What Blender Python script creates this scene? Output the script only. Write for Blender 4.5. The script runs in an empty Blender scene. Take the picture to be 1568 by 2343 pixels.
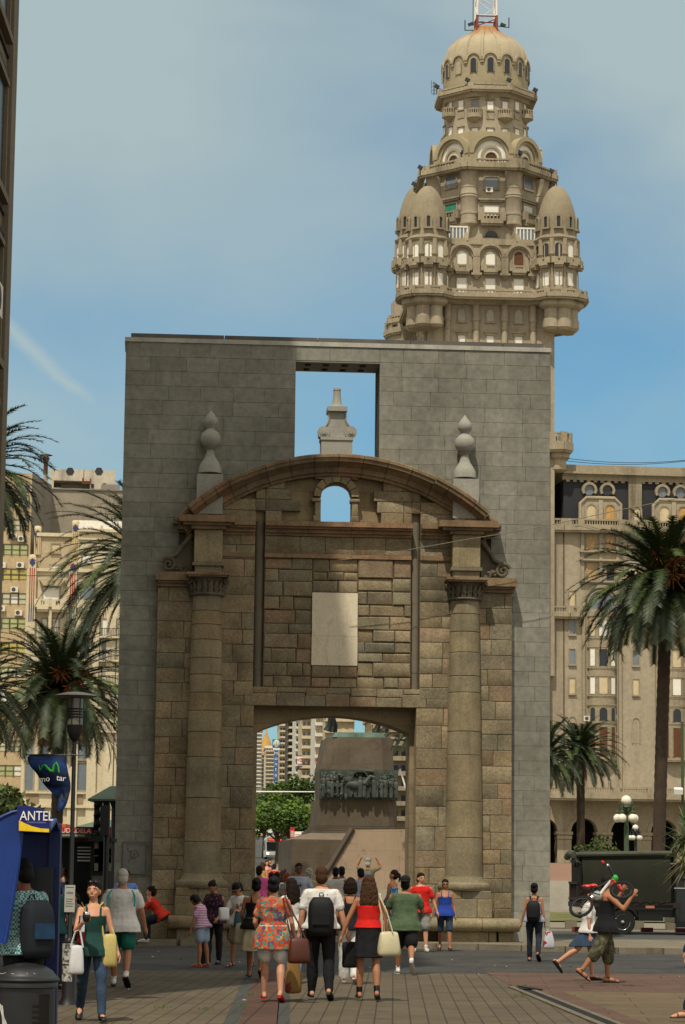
import bpy, math, random
from mathutils import Vector, Matrix
R = math.radians
PI = math.pi
sin, cos = math.sin, math.cos
random.seed(11)
scene = bpy.context.scene
COL = scene.collection
F, CX, CY, CAMH = 5970.0, 784.0, 1171.0, 1.65
PITCH, ROLL = math.atan(837 / 5970.0), 0.0111
_f = Vector((0, cos(PITCH), sin(PITCH)))
_r0, _u0 = Vector((1, 0, 0)), Vector((0, -sin(PITCH), cos(PITCH)))
_r = _r0 * cos(ROLL) + _u0 * sin(ROLL)
_u = -_r0 * sin(ROLL) + _u0 * cos(ROLL)
EYE = Vector((0, 0, CAMH))
def ray(x, y):
 return _f * F + _r * (x - CX) - _u * (y - CY)
def P(x, y, Y):
 d = ray(x, y)
 return EYE + d * (Y / d.y)
def gpt(x, y, z=0.0):
 """point of the horizontal plane z seen at x, y of the survey picture"""
 d = ray(x, y)
 return EYE + d * ((z - CAMH) / d.z)
cam = bpy.data.cameras.new('camera')
camo = bpy.data.objects.new('camera', cam)
COL.objects.link(camo)
cam.sensor_fit = 'VERTICAL'
cam.sensor_height = 36.0
cam.lens = F / 2342.0 * 36.0
cam.clip_start, cam.clip_end = 0.5, 6000
m = Matrix.Identity(4)
for i in range(3):
 m[i][0], m[i][1], m[i][2], m[i][3] = _r[i], _u[i], -_f[i], EYE[i]
camo.matrix_world = m
scene.camera = camo
def zg(y):
 """height of the ground: flat, then climbing to the avenue"""
 if y <= 62.1: return 0.0
 if y <= 100: return (y - 62.1) / 37.9 * 0.45
 if y <= 360: return 0.45 + (y - 100) * 0.0142
 if y <= 760: return 4.142 + (y - 360) * 0.0275
 return 15.142 + (y - 760) * 0.008
class Frame:
 """a vertical working plane: local x along the front, local y to the back, z up"""
 def __init__(s, ox, oy, yaw, oz=0.0):
  s.o = Vector((ox, oy, oz)); s.yaw = yaw
  s.lx = Vector((cos(yaw), sin(yaw), 0)); s.ly = Vector((-sin(yaw), cos(yaw), 0))
 def px(s, x, y, w=0.0):
  d = ray(x, y)
  q = s.o + s.ly * w
  t = (q - EYE).dot(s.ly) / d.dot(s.ly)
  p = EYE + d * t - s.o
  return p.dot(s.lx), p.z
 def u(s, x, y, w=0.0): return s.px(x, y, w)[0]
 def z(s, x, y, w=0.0): return s.px(x, y, w)[1]
def tag(o, label=None, cat=None, group=None, kind=None):
 if label: o['label'] = label
 if cat: o['category'] = cat
 if group: o['group'] = group
 if kind: o['kind'] = kind
 return o
def thing(name, label, cat, loc=(0, 0, 0), yaw=0.0, group=None):
 o = bpy.data.objects.new(name, None)
 o.empty_display_size = 0.2
 COL.objects.link(o)
 o.location = loc; o.rotation_euler = (0, 0, yaw)
 return tag(o, label, cat, group)
def kids(o): return [c for c in bpy.data.objects if c.parent == o]
def copy_tree(o, parent=None):
 c = o.copy(); COL.objects.link(c)
 if parent: c.parent = parent
 for ch in CH.get(o.name, []):
  k = copy_tree(ch, c)
  CH.setdefault(c.name, []).append(k)
 return c
CH = {}
class MB:
 """collects faces and links them as one mesh object"""
 def __init__(s):
  s.v = []; s.f = []; s.m = []; s.t = []; s.M = None; s.tt = 0.5; s.mi = 0
 def p(s, c):
  c = Vector(c)
  if s.M is not None: c = s.M @ c
  s.v.append(c); return len(s.v) - 1
 def face(s, idx, t=None, m=None):
  s.f.append(tuple(idx)); s.t.append(s.tt if t is None else t); s.m.append(s.mi if m is None else m)
 def poly(s, pts, t=None, m=None): s.face([s.p(q) for q in pts], t, m)
 def hexa(s, b, t, tint=None, m=None):
  """b, t: four bottom and four top corners, counter-clockwise from above"""
  i = [s.p(q) for q in list(b) + list(t)]
  for q in ((3, 2, 1, 0), (4, 5, 6, 7), (0, 1, 5, 4), (1, 2, 6, 5), (2, 3, 7, 6), (3, 0, 4, 7)):
   s.face([i[k] for k in q], tint, m)
 def box(s, x0, x1, y0, y1, z0, z1, t=None, m=None):
  if x0 > x1: x0, x1 = x1, x0
  if y0 > y1: y0, y1 = y1, y0
  if z0 > z1: z0, z1 = z1, z0
  s.hexa([(x0, y0, z0), (x1, y0, z0), (x1, y1, z0), (x0, y1, z0)],
   [(x0, y0, z1), (x1, y0, z1), (x1, y1, z1), (x0, y1, z1)], t, m)
 def obox(s, c, size, rot, t=None, m=None):
  """box about c turned by the 3x3 / euler rot"""
  keep = s.M
  L = Matrix.Translation(Vector(c)) @ (rot.to_matrix().to_4x4() if hasattr(rot, 'to_matrix') else rot.to_4x4())
  s.M = L if keep is None else keep @ L
  a, b, c2 = size[0] / 2, size[1] / 2, size[2] / 2
  s.box(-a, a, -b, b, -c2, c2, t, m)
  s.M = keep
 def block(s, x0, x1, z0, z1, yf, yb, bev=0.015, t=None, m=None, jit=0.0):
  """a squared stone whose face looks to -y, edges rounded"""
  j = lambda: random.uniform(-jit, jit)
  B = [s.p(q) for q in ((x0, yb, z0), (x1, yb, z0), (x1, yb, z1), (x0, yb, z1))]
  b2 = bev
  E = [s.p(q) for q in ((x0, yf + b2, z0), (x1, yf + b2, z0), (x1, yf + b2, z1), (x0, yf + b2, z1))]
  I = [s.p(q) for q in ((x0 + b2 + abs(j()), yf + j(), z0 + b2 + abs(j())), (x1 - b2 - abs(j()), yf + j(), z0 + b2 + abs(j())),
       (x1 - b2 - abs(j()), yf + j(), z1 - b2 - abs(j())), (x0 + b2 + abs(j()), yf + j(), z1 - b2 - abs(j())))]
  s.face(I, t, m)
  for k in range(4):
   n = (k + 1) % 4
   s.face((E[k], E[n], I[n], I[k]), t, m)
   s.face((B[k], B[n], E[n], E[k]), t, m)
 def prism(s, poly, y0, y1, t=None, m=None):
  """outline in x,z pushed through along y"""
  a = [s.p((x, y0, z)) for x, z in poly]; b = [s.p((x, y1, z)) for x, z in poly]
  n = len(poly)
  s.face(a, t, m); s.face(b[::-1], t, m)
  for i in range(n):
   j = (i + 1) % n
   s.face((a[j], a[i], b[i], b[j]), t, m)
 def prismz(s, poly, z0, z1, top=None, t=None, m=None, cap=True):
  top = top or poly
  a = [s.p((x, y, z0)) for x, y in poly]; b = [s.p((x, y, z1)) for x, y in top]
  n = len(poly)
  if cap: s.face(a[::-1], t, m); s.face(b, t, m)
  for i in range(n):
   j = (i + 1) % n
   s.face((a[i], a[j], b[j], b[i]), t, m)
 def loft(s, rings, t=None, m=None, cap=True, closed=True):
  R_ = [[s.p(q) for q in r] for r in rings]
  n = len(R_[0])
  for a, b in zip(R_, R_[1:]):
   for i in range(n if closed else n - 1):
    j = (i + 1) % n
    s.face((a[i], a[j], b[j], b[i]), t, m)
  if cap:
   s.face(R_[0][::-1], t, m); s.face(R_[-1], t, m)
 def lathe(s, prof, cx=0, cy=0, n=24, a0=0.0, a1=2 * PI, t=None, m=None, cap=True, rf=None):
  """prof: (radius, z) from the bottom up; rf(angle) scales the radius"""
  full = abs(a1 - a0 - 2 * PI) < 1e-6
  k = n if full else n + 1
  rings = []
  for r, z in prof:
   ring = []
   for i in range(k):
    a = a0 + (a1 - a0) * i / n
    q = r * (rf(a, z) if rf else 1)
    ring.append((cx + q * cos(a), cy + q * sin(a), z))
   rings.append(ring)
  s.loft(rings, t, m, cap, full)
 def tube(s, pts, rad, n=8, t=None, m=None, cap=True, flat=1.0):
  pts = [Vector(p) for p in pts]
  if not hasattr(rad, '__len__'): rad = [rad] * len(pts)
  up = Vector((0, 0, 1)); rings = []
  d0 = (pts[1] - pts[0]).normalized()
  a = d0.cross(up)
  if a.length < 1e-3: a = d0.cross(Vector((0, 1, 0)))
  a.normalize()
  for i, p in enumerate(pts):
   d = (pts[min(i + 1, len(pts) - 1)] - pts[max(i - 1, 0)]).normalized()
   a = (a - d * a.dot(d))
   if a.length < 1e-6: a = d.cross(up)
   a.normalize(); b = d.cross(a)
   rings.append([p + (a * cos(2 * PI * k / n) + b * sin(2 * PI * k / n) * flat) * rad[i] for k in range(n)])
  s.loft(rings, t, m, cap)
 def ball(s, c, r, n=12, k=8, t=None, m=None, rot=None):
  if not hasattr(r, '__len__'): r = (r, r, r)
  c = Vector(c); rings = []
  for i in range(k + 1):
   a = -PI / 2 + PI * i / k
   rr = max(cos(a), 1e-3)
   ring = []
   for j in range(n):
    q = Vector((r[0] * rr * cos(2 * PI * j / n), r[1] * rr * sin(2 * PI * j / n), r[2] * sin(a)))
    if rot is not None: q = rot @ q
    ring.append(c + q)
   rings.append(ring)
  s.loft(rings, t, m)
 def arcband(s, cx, cz, r0, r1, a0, a1, n, y0, y1, t=None, m=None):
  """a curved bar in the x,z plane between two radii, from y0 to y1"""
  rings = []
  for i in range(n + 1):
   a = a0 + (a1 - a0) * i / n
   c, d = cos(a), sin(a)
   rings.append([(cx + r0 * c, y0, cz + r0 * d), (cx + r1 * c, y0, cz + r1 * d),
      (cx + r1 * c, y1, cz + r1 * d), (cx + r0 * c, y1, cz + r0 * d)])
  s.loft(rings, t, m)
 def sweep(s, sec, cx, cz, a0, a1, n, t=None, m=None):
  """sec: (radius, y) outline swept round an arc in the x,z plane"""
  rings = []
  for i in range(n + 1):
   a = a0 + (a1 - a0) * i / n
   rings.append([(cx + r * cos(a), y, cz + r * sin(a)) for r, y in sec])
  s.loft(rings, t, m)
 def strips(s, us, f, y0, y1, t=None, m=None):
  """wall between y0 and y1: f(u) gives the solid z-intervals"""
  e = 1e-5
  for a, b in zip(us, us[1:]):
   A, B = f(a + e), f(b - e)
   for (l0, h0), (l1, h1) in zip(A, B):
    if h0 - l0 < 1e-4 and h1 - l1 < 1e-4: continue
    s.hexa([(a, y0, l0), (b, y0, l1), (b, y1, l1), (a, y1, l0)],
     [(a, y0, h0), (b, y0, h1), (b, y1, h1), (a, y1, h0)], t, m)
 def build(s, name, mats, parent=None, ang=38, loc=None):
  me = bpy.data.meshes.new(name)
  me.from_pydata([tuple(q) for q in s.v], [], s.f)
  if not isinstance(mats, (list, tuple)): mats = [mats]
  for q in mats: me.materials.append(q)
  if any(s.m): me.polygons.foreach_set('material_index', s.m)
  at = me.attributes.new('tint', 'FLOAT', 'FACE')
  at.data.foreach_set('value', s.t)
  me.polygons.foreach_set('use_smooth', [True] * len(s.f))
  me.update()
  if ang < 180: me.set_sharp_from_angle(angle=R(ang))
  o = bpy.data.objects.new(name, me)
  COL.objects.link(o)
  if parent is not None:
   o.parent = parent
   CH.setdefault(parent.name, []).append(o)
  if loc is not None: o.location = loc
  return o
def add_text(body, size, mat, parent, loc, rot, name='lettering', depth=0.004, align='CENTER', sx=1.0):
 cu = bpy.data.curves.new(name, 'FONT')
 cu.body = body; cu.size = size; cu.extrude = depth; cu.align_x = align; cu.align_y = 'CENTER'; cu.resolution_u = 3
 o = bpy.data.objects.new(name, cu); COL.objects.link(o)
 dg = bpy.context.evaluated_depsgraph_get()
 me = bpy.data.meshes.new_from_object(o.evaluated_get(dg))
 bpy.data.objects.remove(o); bpy.data.curves.remove(cu)
 me.materials.clear(); me.materials.append(mat)
 q = bpy.data.objects.new(name, me); COL.objects.link(q)
 q.parent = parent; q.location = loc; q.rotation_euler = rot; q.scale = (sx, 1, 1)
 CH.setdefault(parent.name, []).append(q)
 return q
def L(h):
 """#rrggbb to linear"""
 h = h.lstrip('#')
 o = []
 for i in (0, 2, 4):
  c = int(h[i:i + 2], 16) / 255
  o.append(c / 12.92 if c <= 0.04045 else ((c + 0.055) / 1.055) ** 2.4)
 return tuple(o) + (1,)
class NT:
 def __init__(s, nt): s.nt = nt; s.n = nt.nodes
 def node(s, t, **kw):
  q = s.n.new(t)
  for k, v in kw.items():
   if k.startswith('i_'):
    q.inputs[k[2:].replace('_', ' ')].default_value = v
   else: setattr(q, k, v)
  return q
 def link(s, a, b): s.nt.links.new(a, b)
 def noise(s, vec, scale, detail=4, rough=.6, dist=0.0):
  q = s.node('ShaderNodeTexNoise')
  q.inputs['Scale'].default_value = scale; q.inputs['Detail'].default_value = detail
  q.inputs['Roughness'].default_value = rough; q.inputs['Distortion'].default_value = dist
  if vec is not None: s.link(vec, q.inputs['Vector'])
  return q.outputs['Fac']
 def rng(s, v, a, b, c=0.3, d=0.7, clamp=True):
  q = s.node('ShaderNodeMapRange'); q.clamp = clamp
  for k, x in zip(('From Min', 'From Max', 'To Min', 'To Max'), (c, d, a, b)): q.inputs[k].default_value = x
  s.link(v, q.inputs['Value']); return q.outputs['Result']
 def mix(s, fac, a, b, mode='MIX'):
  q = s.node('ShaderNodeMixRGB', blend_type=mode)
  for k, x in (('Fac', fac), ('Color1', a), ('Color2', b)):
   if hasattr(x, 'is_linked'): s.link(x, q.inputs[k])
   else: q.inputs[k].default_value = x
  return q.outputs['Color']
 def math(s, op, a, b=0.0):
  q = s.node('ShaderNodeMath', operation=op)
  for k, x in ((0, a), (1, b)):
   if hasattr(x, 'is_linked'): s.link(x, q.inputs[k])
   else: q.inputs[k].default_value = x
  return q.outputs[0]
 def scale(s, col, f):
  q = s.node('ShaderNodeVectorMath', operation='SCALE')
  s.link(col, q.inputs[0])
  if hasattr(f, 'is_linked'): s.link(f, q.inputs['Scale'])
  else: q.inputs['Scale'].default_value = f
  return q.outputs[0]
 def ramp(s, fac, stops, interp='LINEAR'):
  q = s.node('ShaderNodeValToRGB')
  e = q.color_ramp.elements
  q.color_ramp.interpolation = interp
  while len(e) < len(stops): e.new(0.5)
  for k, (p, c) in zip(e, stops): k.position = p; k.color = c
  s.link(fac, q.inputs['Fac']); return q.outputs['Color']
 def mapping(s, vec, sc=(1, 1, 1), rot=(0, 0, 0), loc=(0, 0, 0)):
  q = s.node('ShaderNodeMapping')
  q.inputs['Scale'].default_value = sc; q.inputs['Rotation'].default_value = rot; q.inputs['Location'].default_value = loc
  s.link(vec, q.inputs['Vector']); return q.outputs['Vector']
MATS = {}
def mat(name, col=None, rough=.85, var=.18, sc=1.5, bump=0.0, bsc=None, metal=0.0, spec=.3, ramp=None, streak=0.0,
  streak_col=(.02, .018, .015, 1), custom=None, trans=0.0, emit=None, est=1.0, fine=0.06, coat=0.0):
 if name in MATS: return MATS[name]
 M_ = bpy.data.materials.new(name); M_.use_nodes = True
 if isinstance(col, str): col = L(col)
 if col is not None and len(col) == 3: col = tuple(col) + (1,)
 t = NT(M_.node_tree)
 b = t.n['Principled BSDF']
 b.inputs['Roughness'].default_value = rough; b.inputs['Metallic'].default_value = metal
 b.inputs['Specular IOR Level'].default_value = spec
 b.inputs['Coat Weight'].default_value = coat
 tc = t.node('ShaderNodeTexCoord').outputs['Object']
 if ramp:
  at = t.node('ShaderNodeAttribute', attribute_name='tint')
  c = t.ramp(at.outputs['Fac'], ramp)
 elif custom:
  c = custom(t, tc)
 else:
  rgb = t.node('ShaderNodeRGB'); rgb.outputs[0].default_value = col
  c = rgb.outputs[0]
 if var > 0:
  n1 = t.rng(t.noise(tc, sc, 5, .65), 1 - var, 1 + var)
  c = t.scale(c, n1)
 if fine > 0:
  n2 = t.rng(t.noise(tc, sc * 17, 3, .7), 1 - fine * 2, 1 + fine * 2)
  c = t.scale(c, n2)
 if streak > 0:
  v = t.mapping(tc, (1.3, 1.3, .09))
  n3 = t.rng(t.noise(v, sc * 1.1, 6, .75), 0, streak, .52, .75)
  c = t.mix(n3, c, streak_col)
 t.link(c, b.inputs['Base Color'])
 if bump > 0:
  bp = t.node('ShaderNodeBump'); bp.inputs['Strength'].default_value = min(1, bump * 10)
  bp.inputs['Distance'].default_value = bump
  t.link(t.noise(tc, bsc or sc * 6, 6, .65), bp.inputs['Height'])
  t.link(bp.outputs['Normal'], b.inputs['Normal'])
 if trans > 0: b.inputs['Transmission Weight'].default_value = trans
 if emit:
  b.inputs['Emission Color'].default_value = L(emit) if isinstance(emit, str) else emit
  b.inputs['Emission Strength'].default_value = est
 MATS[name] = M_
 return M_
SUN_AZ, SUN_EL = R(18), R(59)     # sun stands behind the viewer to the left
to_sun = Vector((-sin(SUN_AZ) * cos(SUN_EL), -cos(SUN_AZ) * cos(SUN_EL), sin(SUN_EL)))
sl = bpy.data.lights.new('sun', 'SUN'); sl.energy = 3.2; sl.angle = R(.55); sl.color = (1.0, .93, .80)
so = bpy.data.objects.new('sun', sl); COL.objects.link(so)
so.rotation_euler = to_sun.to_track_quat('Z', 'Y').to_euler()
so.location = (-30, -90, 160)
W = bpy.data.worlds.new('World'); scene.world = W; W.use_nodes = True
t = NT(W.node_tree)
bg = t.n['Background']
sky = t.node('ShaderNodeTexSky', sky_type='NISHITA')
sky.sun_disc = False; sky.sun_elevation = SUN_EL
sky.sun_rotation = math.atan2(to_sun.x, to_sun.y)
sky.altitude = 30; sky.air_density = 1.0; sky.dust_density = .6; sky.ozone_density = 2.0
tc = t.node('ShaderNodeTexCoord').outputs['Generated']
sep = t.node('ShaderNodeSeparateXYZ'); t.link(tc, sep.inputs[0])
v1 = t.mapping(tc, (2.2, 2.2, 4.2), (0, R(20), 0), (3.1, .4, 1.7))
n1 = t.noise(v1, 1.7, 4, .5, .35)
v2 = t.mapping(tc, (7, 7, 9), (0, R(40), 0), (0, .3, .2))
n2 = t.noise(v2, 1.3, 4, .55, .3)
hi = t.math('ADD', t.rng(sep.outputs['Z'], .02, .30, .10, .31), t.math('ADD', t.rng(sep.outputs['X'], .20, -.06, -.14, .08), t.math('MULTIPLY', t.rng(sep.outputs['X'], 0, .26, .03, .14), t.rng(sep.outputs['Z'], 0, 1, .19, .30))))
cl = t.math('ADD', t.math('ADD', n1, t.math('MULTIPLY', n2, .22)), hi)
mask = t.rng(cl, 0.0, .90, .60, 1.02)
d1, d2 = ray(-40, 690).normalized(), ray(300, 1010).normalized()
nn = d1.cross(d2).normalized(); ax = (d2 - d1).normalized()
def dot(v):
 q = t.node('ShaderNodeVectorMath', operation='DOT_PRODUCT'); t.link(tc, q.inputs[0]); q.inputs[1].default_value = v; return q.outputs['Value']
wob = t.math('MULTIPLY', t.math('SUBTRACT', t.noise(t.mapping(tc, (30, 30, 30)), 1.0, 4, .6), .5), .010)
dd = t.math('ABSOLUTE', t.math('ADD', dot(nn), wob))
along = dot(ax); a1, a2 = d1.dot(ax), d2.dot(ax)
st = t.math('MULTIPLY', t.rng(dd, 1, 0, .0005, .0085), t.math('MULTIPLY', t.rng(along, 0, 1, a1 - .02, a1 + .015), t.rng(along, 1, 0, a2 - .03, a2 + .005)))
mask = t.math('MAXIMUM', mask, t.math('MULTIPLY', st, .8))
grad = t.ramp(sep.outputs['Z'], [(0.0, (.96, 1.46, 1.76, 1)), (.10, (.98, 1.54, 1.72, 1)), (.18, (1.06, 1.72, 1.84, 1)), (.34, (1.30, 1.70, 1.72, 1)), (.7, (1.4, 1.5, 1.5, 1))])
tint = t.mix(1.0, sky.outputs['Color'], grad, 'MULTIPLY')
c = t.mix(mask, tint, (7.8, 9.6, 9.6, 1))
front = t.rng(sep.outputs['Y'], 1.0, 0.0, .25, .80)
c = t.scale(c, .585)
c = t.mix(front, c, (9.2, 8.9, 8.1, 1))
t.link(c, bg.inputs['Color'])
bg.inputs['Strength'].default_value = 0.08
scene.view_settings.view_transform = 'Standard'
scene.view_settings.look = 'None'
scene.view_settings.exposure = 0.25
scene.view_settings.gamma = 1.0
scene.cycles.max_bounces = 5
scene.cycles.diffuse_bounces = 3
def brick_mat(name, c1, c2, mortar, w, h, msize=.012, rough=.9, var=.22, rot=0.0, off=.5, bump=.004, vertical=False, sc=.6, gloss=False):
 if name in MATS: return MATS[name]
 M_ = bpy.data.materials.new(name); M_.use_nodes = True
 t = NT(M_.node_tree); b = t.n['Principled BSDF']
 tc = t.node('ShaderNodeTexCoord').outputs['Object']
 v = t.mapping(tc, (1, 1, 1), (R(90), 0, 0) if vertical else (0, 0, rot))
 q = t.node('ShaderNodeTexBrick'); q.offset = off
 q.inputs['Color1'].default_value = L(c1); q.inputs['Color2'].default_value = L(c2); q.inputs['Mortar'].default_value = L(mortar)
 q.inputs['Scale'].default_value = 1; q.inputs['Mortar Size'].default_value = msize; q.inputs['Mortar Smooth'].default_value = .3
 q.inputs['Brick Width'].default_value = w; q.inputs['Row Height'].default_value = h
 t.link(v, q.inputs['Vector'])
 c = t.scale(q.outputs['Color'], t.rng(t.noise(tc, sc, 6, .7), 1 - var, 1 + var))
 c = t.scale(c, t.rng(t.noise(tc, sc * 30, 3, .7), .86, 1.14))
 c = t.mix(t.rng(t.noise(tc, sc * 2.3, 5, .75), 0, .55, .55, .72), c, L('#231f1a'))
 t.link(c, b.inputs['Base Color']); b.inputs['Roughness'].default_value = rough; b.inputs['Specular IOR Level'].default_value = .25
 bp = t.node('ShaderNodeBump'); bp.inputs['Strength'].default_value = .6; bp.inputs['Distance'].default_value = bump
 h_ = t.math('SUBTRACT', t.math('MULTIPLY', t.noise(tc, sc * 25, 4), .5), q.outputs['Fac'])
 t.link(h_, bp.inputs['Height']); t.link(bp.outputs['Normal'], b.inputs['Normal'])
 MATS[name] = M_
 return M_
m_plaza = mat('plaza ground', '#6b6252', var=.15, sc=.3)
m_paver = brick_mat('tan pavers', '#544a3a', '#5b503f', '#3a3327', .42, .21, .011, rot=R(1.2 + 90))
m_red = brick_mat('red pavers', '#4c362c', '#533b30', '#332720', .42, .85, .014, rot=R(1.2), off=.0)
m_grey = brick_mat('grey paver border', '#3d3e3a', '#464640', '#2b2b25', .30, .22, .012, rot=R(1.2))
def _asph(t, v):
 c = t.mix(t.rng(t.noise(v, .5, 5, .7), 0, 1, .48, .60), L('#3d3b37'), L('#302f2c'))
 q = t.node('ShaderNodeTexVoronoi'); q.feature = 'DISTANCE_TO_EDGE'; q.inputs['Scale'].default_value = .55
 wv = t.node('ShaderNodeVectorMath', operation='ADD'); t.link(v, wv.inputs[0])
 nz = t.node('ShaderNodeTexNoise'); nz.inputs['Scale'].default_value = 1.6; t.link(v, nz.inputs['Vector']); t.link(nz.outputs['Color'], wv.inputs[1]); t.link(wv.outputs[0], q.inputs['Vector'])
 return t.mix(t.rng(q.outputs['Distance'], .8, 0, .004, .022), c, L('#1c1b19'))
m_asph = mat('worn asphalt', None, custom=_asph, var=.25, sc=.7, bump=.006, bsc=18, rough=.92, fine=.16)
m_asph2 = mat('avenue asphalt', '#454542', var=.15, sc=.2, rough=.9)
m_conc = brick_mat('old concrete slabs', '#5a4c38', '#63543e', '#3f3628', 1.5, .9, .01, rot=R(4), var=.18, sc=.8)
m_redband = brick_mat('red slab band', '#564035', '#5c473a', '#3d322a', 1.1, .55, .01, rot=R(3))
m_kerb = mat('kerb granite', '#6f6757', var=.25, sc=1.2, bump=.004)
m_kerbred = mat('red kerb paint', '#7a3a34', var=.3, sc=2)
m_grass = mat('dry lawn', '#5b5a30', var=.4, sc=1.0, rough=1, fine=.2)
def sheet(name, pts, dz, m_, kind='structure', sub=None):
 """flat sheet over the ground, cut along y so that it follows the slope. pts: (x_left, x_right, y)"""
 mb = MB()
 rows = []
 for (a0, b0, y0), (a1, b1, y1) in zip(pts, pts[1:]):
  n = max(1, int((y1 - y0) / 20))
  for k in range(n):
   f = k / n
   rows.append((a0 + (a1 - a0) * f, b0 + (b1 - b0) * f, y0 + (y1 - y0) * f))
 rows.append(pts[-1])
 ids = [(mb.p((a, y, zg(y) + dz)), mb.p((b, y, zg(y) + dz))) for a, b, y in rows]
 for (a, b), (c, d) in zip(ids, ids[1:]): mb.face((a, b, d, c))
 return tag(mb.build(name, m_), kind=kind)
sheet('ground', [(-900, 900, -80), (-900, 900, 62.1), (-900, 900, 100), (-900, 900, 360), (-900, 900, 760), (-900, 900, 2500)], 0, m_plaza)
sheet('pavement', [(-40, 40, -10), (-40, 40, 46.6)], .004, m_paver)
sx = lambda y: -.0187 * y
sheet('red_path', [(-1.11 - sx(29.9) + sx(-5), -.69 - sx(29.9) + sx(-5), -5), (-1.11 - sx(29.9) + sx(46.6), -.66 - sx(29.9) + sx(46.6), 46.6)], .008, m_red)
for k, (a, b) in enumerate(((-1.28, -1.12), (-.68, -.53))):
 sheet('pavement_edge', [(a - sx(29.9) + sx(-5), b - sx(29.9) + sx(-5), -5), (a - sx(29.9) + sx(46.6), b - sx(29.9) + sx(46.6), 46.6)], .008, m_grey)
sheet('road', [(-60, 60, 46.6), (-60, 60, 62.8)], .004, m_asph)
sheet('concrete_pavement', [(3.42, 40, 20), (2.9, 40, 39.6)], .008, m_conc)
sheet('red_slab_pavement', [(2.75, 40, 39.6), (2.65, 40, 47.4)], .008, m_redband)
sheet('red_slab_pavement', [(3.50, 3.95, 20), (2.92, 3.35, 39.6)], .012, m_redband)
dr = thing('drain_channel', 'long iron drain grating set between concrete strips in the right-hand paving', 'drain', (2.83, 39.6, 0), R(2.0))
mb = MB()
for x0, x1 in ((-.14, -.05), (.09, .17)): mb.box(x0, x1, -20, 1.4, .006, .022)
mb.build('concrete_lip', mat('drain lip concrete', '#665d4d', var=.2, sc=2), dr)
mb = MB()
k = -20
while k < 1.4:
 mb.box(-.05, .09, k, k + .028, .008, .016); k += .05
mb.build('grating', mat('drain iron', '#2c2a28', metal=.4, rough=.6), dr)
mb = MB(); mb.obox((.08, .35, .03), (.30, .34, .02), Matrix.Rotation(.12, 3, 'Y') @ Matrix.Rotation(.2, 3, 'Z'))
tag(mb.build('loose_cover', mat('drain iron'), None, loc=(2.83, 39.6, .01)), 'loose dark iron cover lying tilted beside the drain grating', 'drain cover')
def kerb_line(name, pts, h, w, m_, z0f=zg, seg=1.0):
 mb = MB()
 for (xa, ya), (xb, yb) in zip(pts, pts[1:]):
  L_ = math.hypot(xb - xa, yb - ya); n = max(1, int(L_ / seg))
  for k in range(n):
   f0, f1 = k / n + .006, (k + 1) / n - .006
   a = (xa + (xb - xa) * f0, ya + (yb - ya) * f0); b = (xa + (xb - xa) * f1, ya + (yb - ya) * f1)
   z0 = z0f((a[1] + b[1]) / 2)
   mb.hexa([(a[0], a[1], z0 - .05), (b[0], b[1], z0 - .05), (b[0], b[1] + w, z0 - .05), (a[0], a[1] + w, z0 - .05)],
     [(a[0], a[1] + .015, z0 + h), (b[0], b[1] + .015, z0 + h), (b[0], b[1] + w, z0 + h), (a[0], a[1] + w, z0 + h)], random.random())
 return tag(mb.build(name, m_), kind='structure')
KERB = [(-40, 66.0), (-4.8, 63.0), (3.3, 62.1), (6.2, 60.2), (40, 58.5)]
kerb_line('kerb', KERB, .15, .3, m_kerb)
mb = MB()
for (xa, ya), (xb, yb) in zip(KERB, KERB[1:]):
 mb.hexa([(xa, ya + .30, -.05), (xb, yb + .30, -.05), (xb, 68, -.05), (xa, 68, -.05)],
   [(xa, ya + .30, .147), (xb, yb + .30, .147), (xb, 68, .17), (xa, 68, .17)])
tag(mb.build('pavement_platform', brick_mat('platform slabs', '#6b6251', '#756c5a', '#484135', .8, .5, .01, var=.2)), kind='structure')
sheet('road', [(-80, 80, 68.02), (-80, 80, 77.2)], .006, m_asph2)
kerb_line('red_kerb', [(4.5, 77.2), (60, 77.2)], .13, .25, m_kerbred)
kerb_line('inner_kerb', [(4.5, 79.5), (60, 79.0)], .28, .3, m_kerb)
sheet('plaza_pavement', [(-80, 80, 79.9), (-80, 80, 100), (-80, 80, 300)], .02, mat('plaza slabs', '#787060', var=.12, sc=.4))
sheet('lawn', [(5, 60, 86), (5, 60, 98)], .06, m_grass)
sheet('lawn', [(2.2, 5.0, 101), (2.2, 5.0, 112)], .06, m_grass)
sheet('street', [(-14, -2, 118), (-20, -8, 300), (-23, -9, 360), (-45, -18, 760), (-75, -40, 1400)], .03, m_asph2)
mb = MB()
for k in range(24):
 y0 = 330 + k * 16; x = -17.2 - (y0 - 360) * .039
 mb.poly([(x - .12, y0, zg(y0) + .05), (x + .12, y0, zg(y0) + .05), (x - .22, y0 + 7, zg(y0 + 7) + .05), (x - .46, y0 + 7, zg(y0 + 7) + .05)])
tag(mb.build('road_markings', mat('road paint yellow', '#c8a040', var=.1)), kind='structure')
mb = MB()
random.seed(3)
for (wx, wy) in ((-1.22, 33.8), (-1.2, 37.2), (-.72, 36.4), (-1.65, 33.2), (2.55, 37.6), (2.9, 41.3), (4.1, 61.2), (4.4, 31.3), (-2.2, 33.4)):
 for k in range(26):
  a = random.uniform(0, 6.28); r = random.uniform(0, .16); x = wx + r * cos(a) * .7; y = wy + r * sin(a) * 1.6
  h = random.uniform(.02, .06); d = random.uniform(-.03, .03)
  mb.poly([(x - .006, y, .004), (x + .006, y, .004), (x + d, y + .02, h)], random.random())
tag(mb.build('weeds', mat('weed green', '#3f4722', var=.3, sc=6)), kind='stuff')
random.seed(31)
mb = MB()
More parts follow.
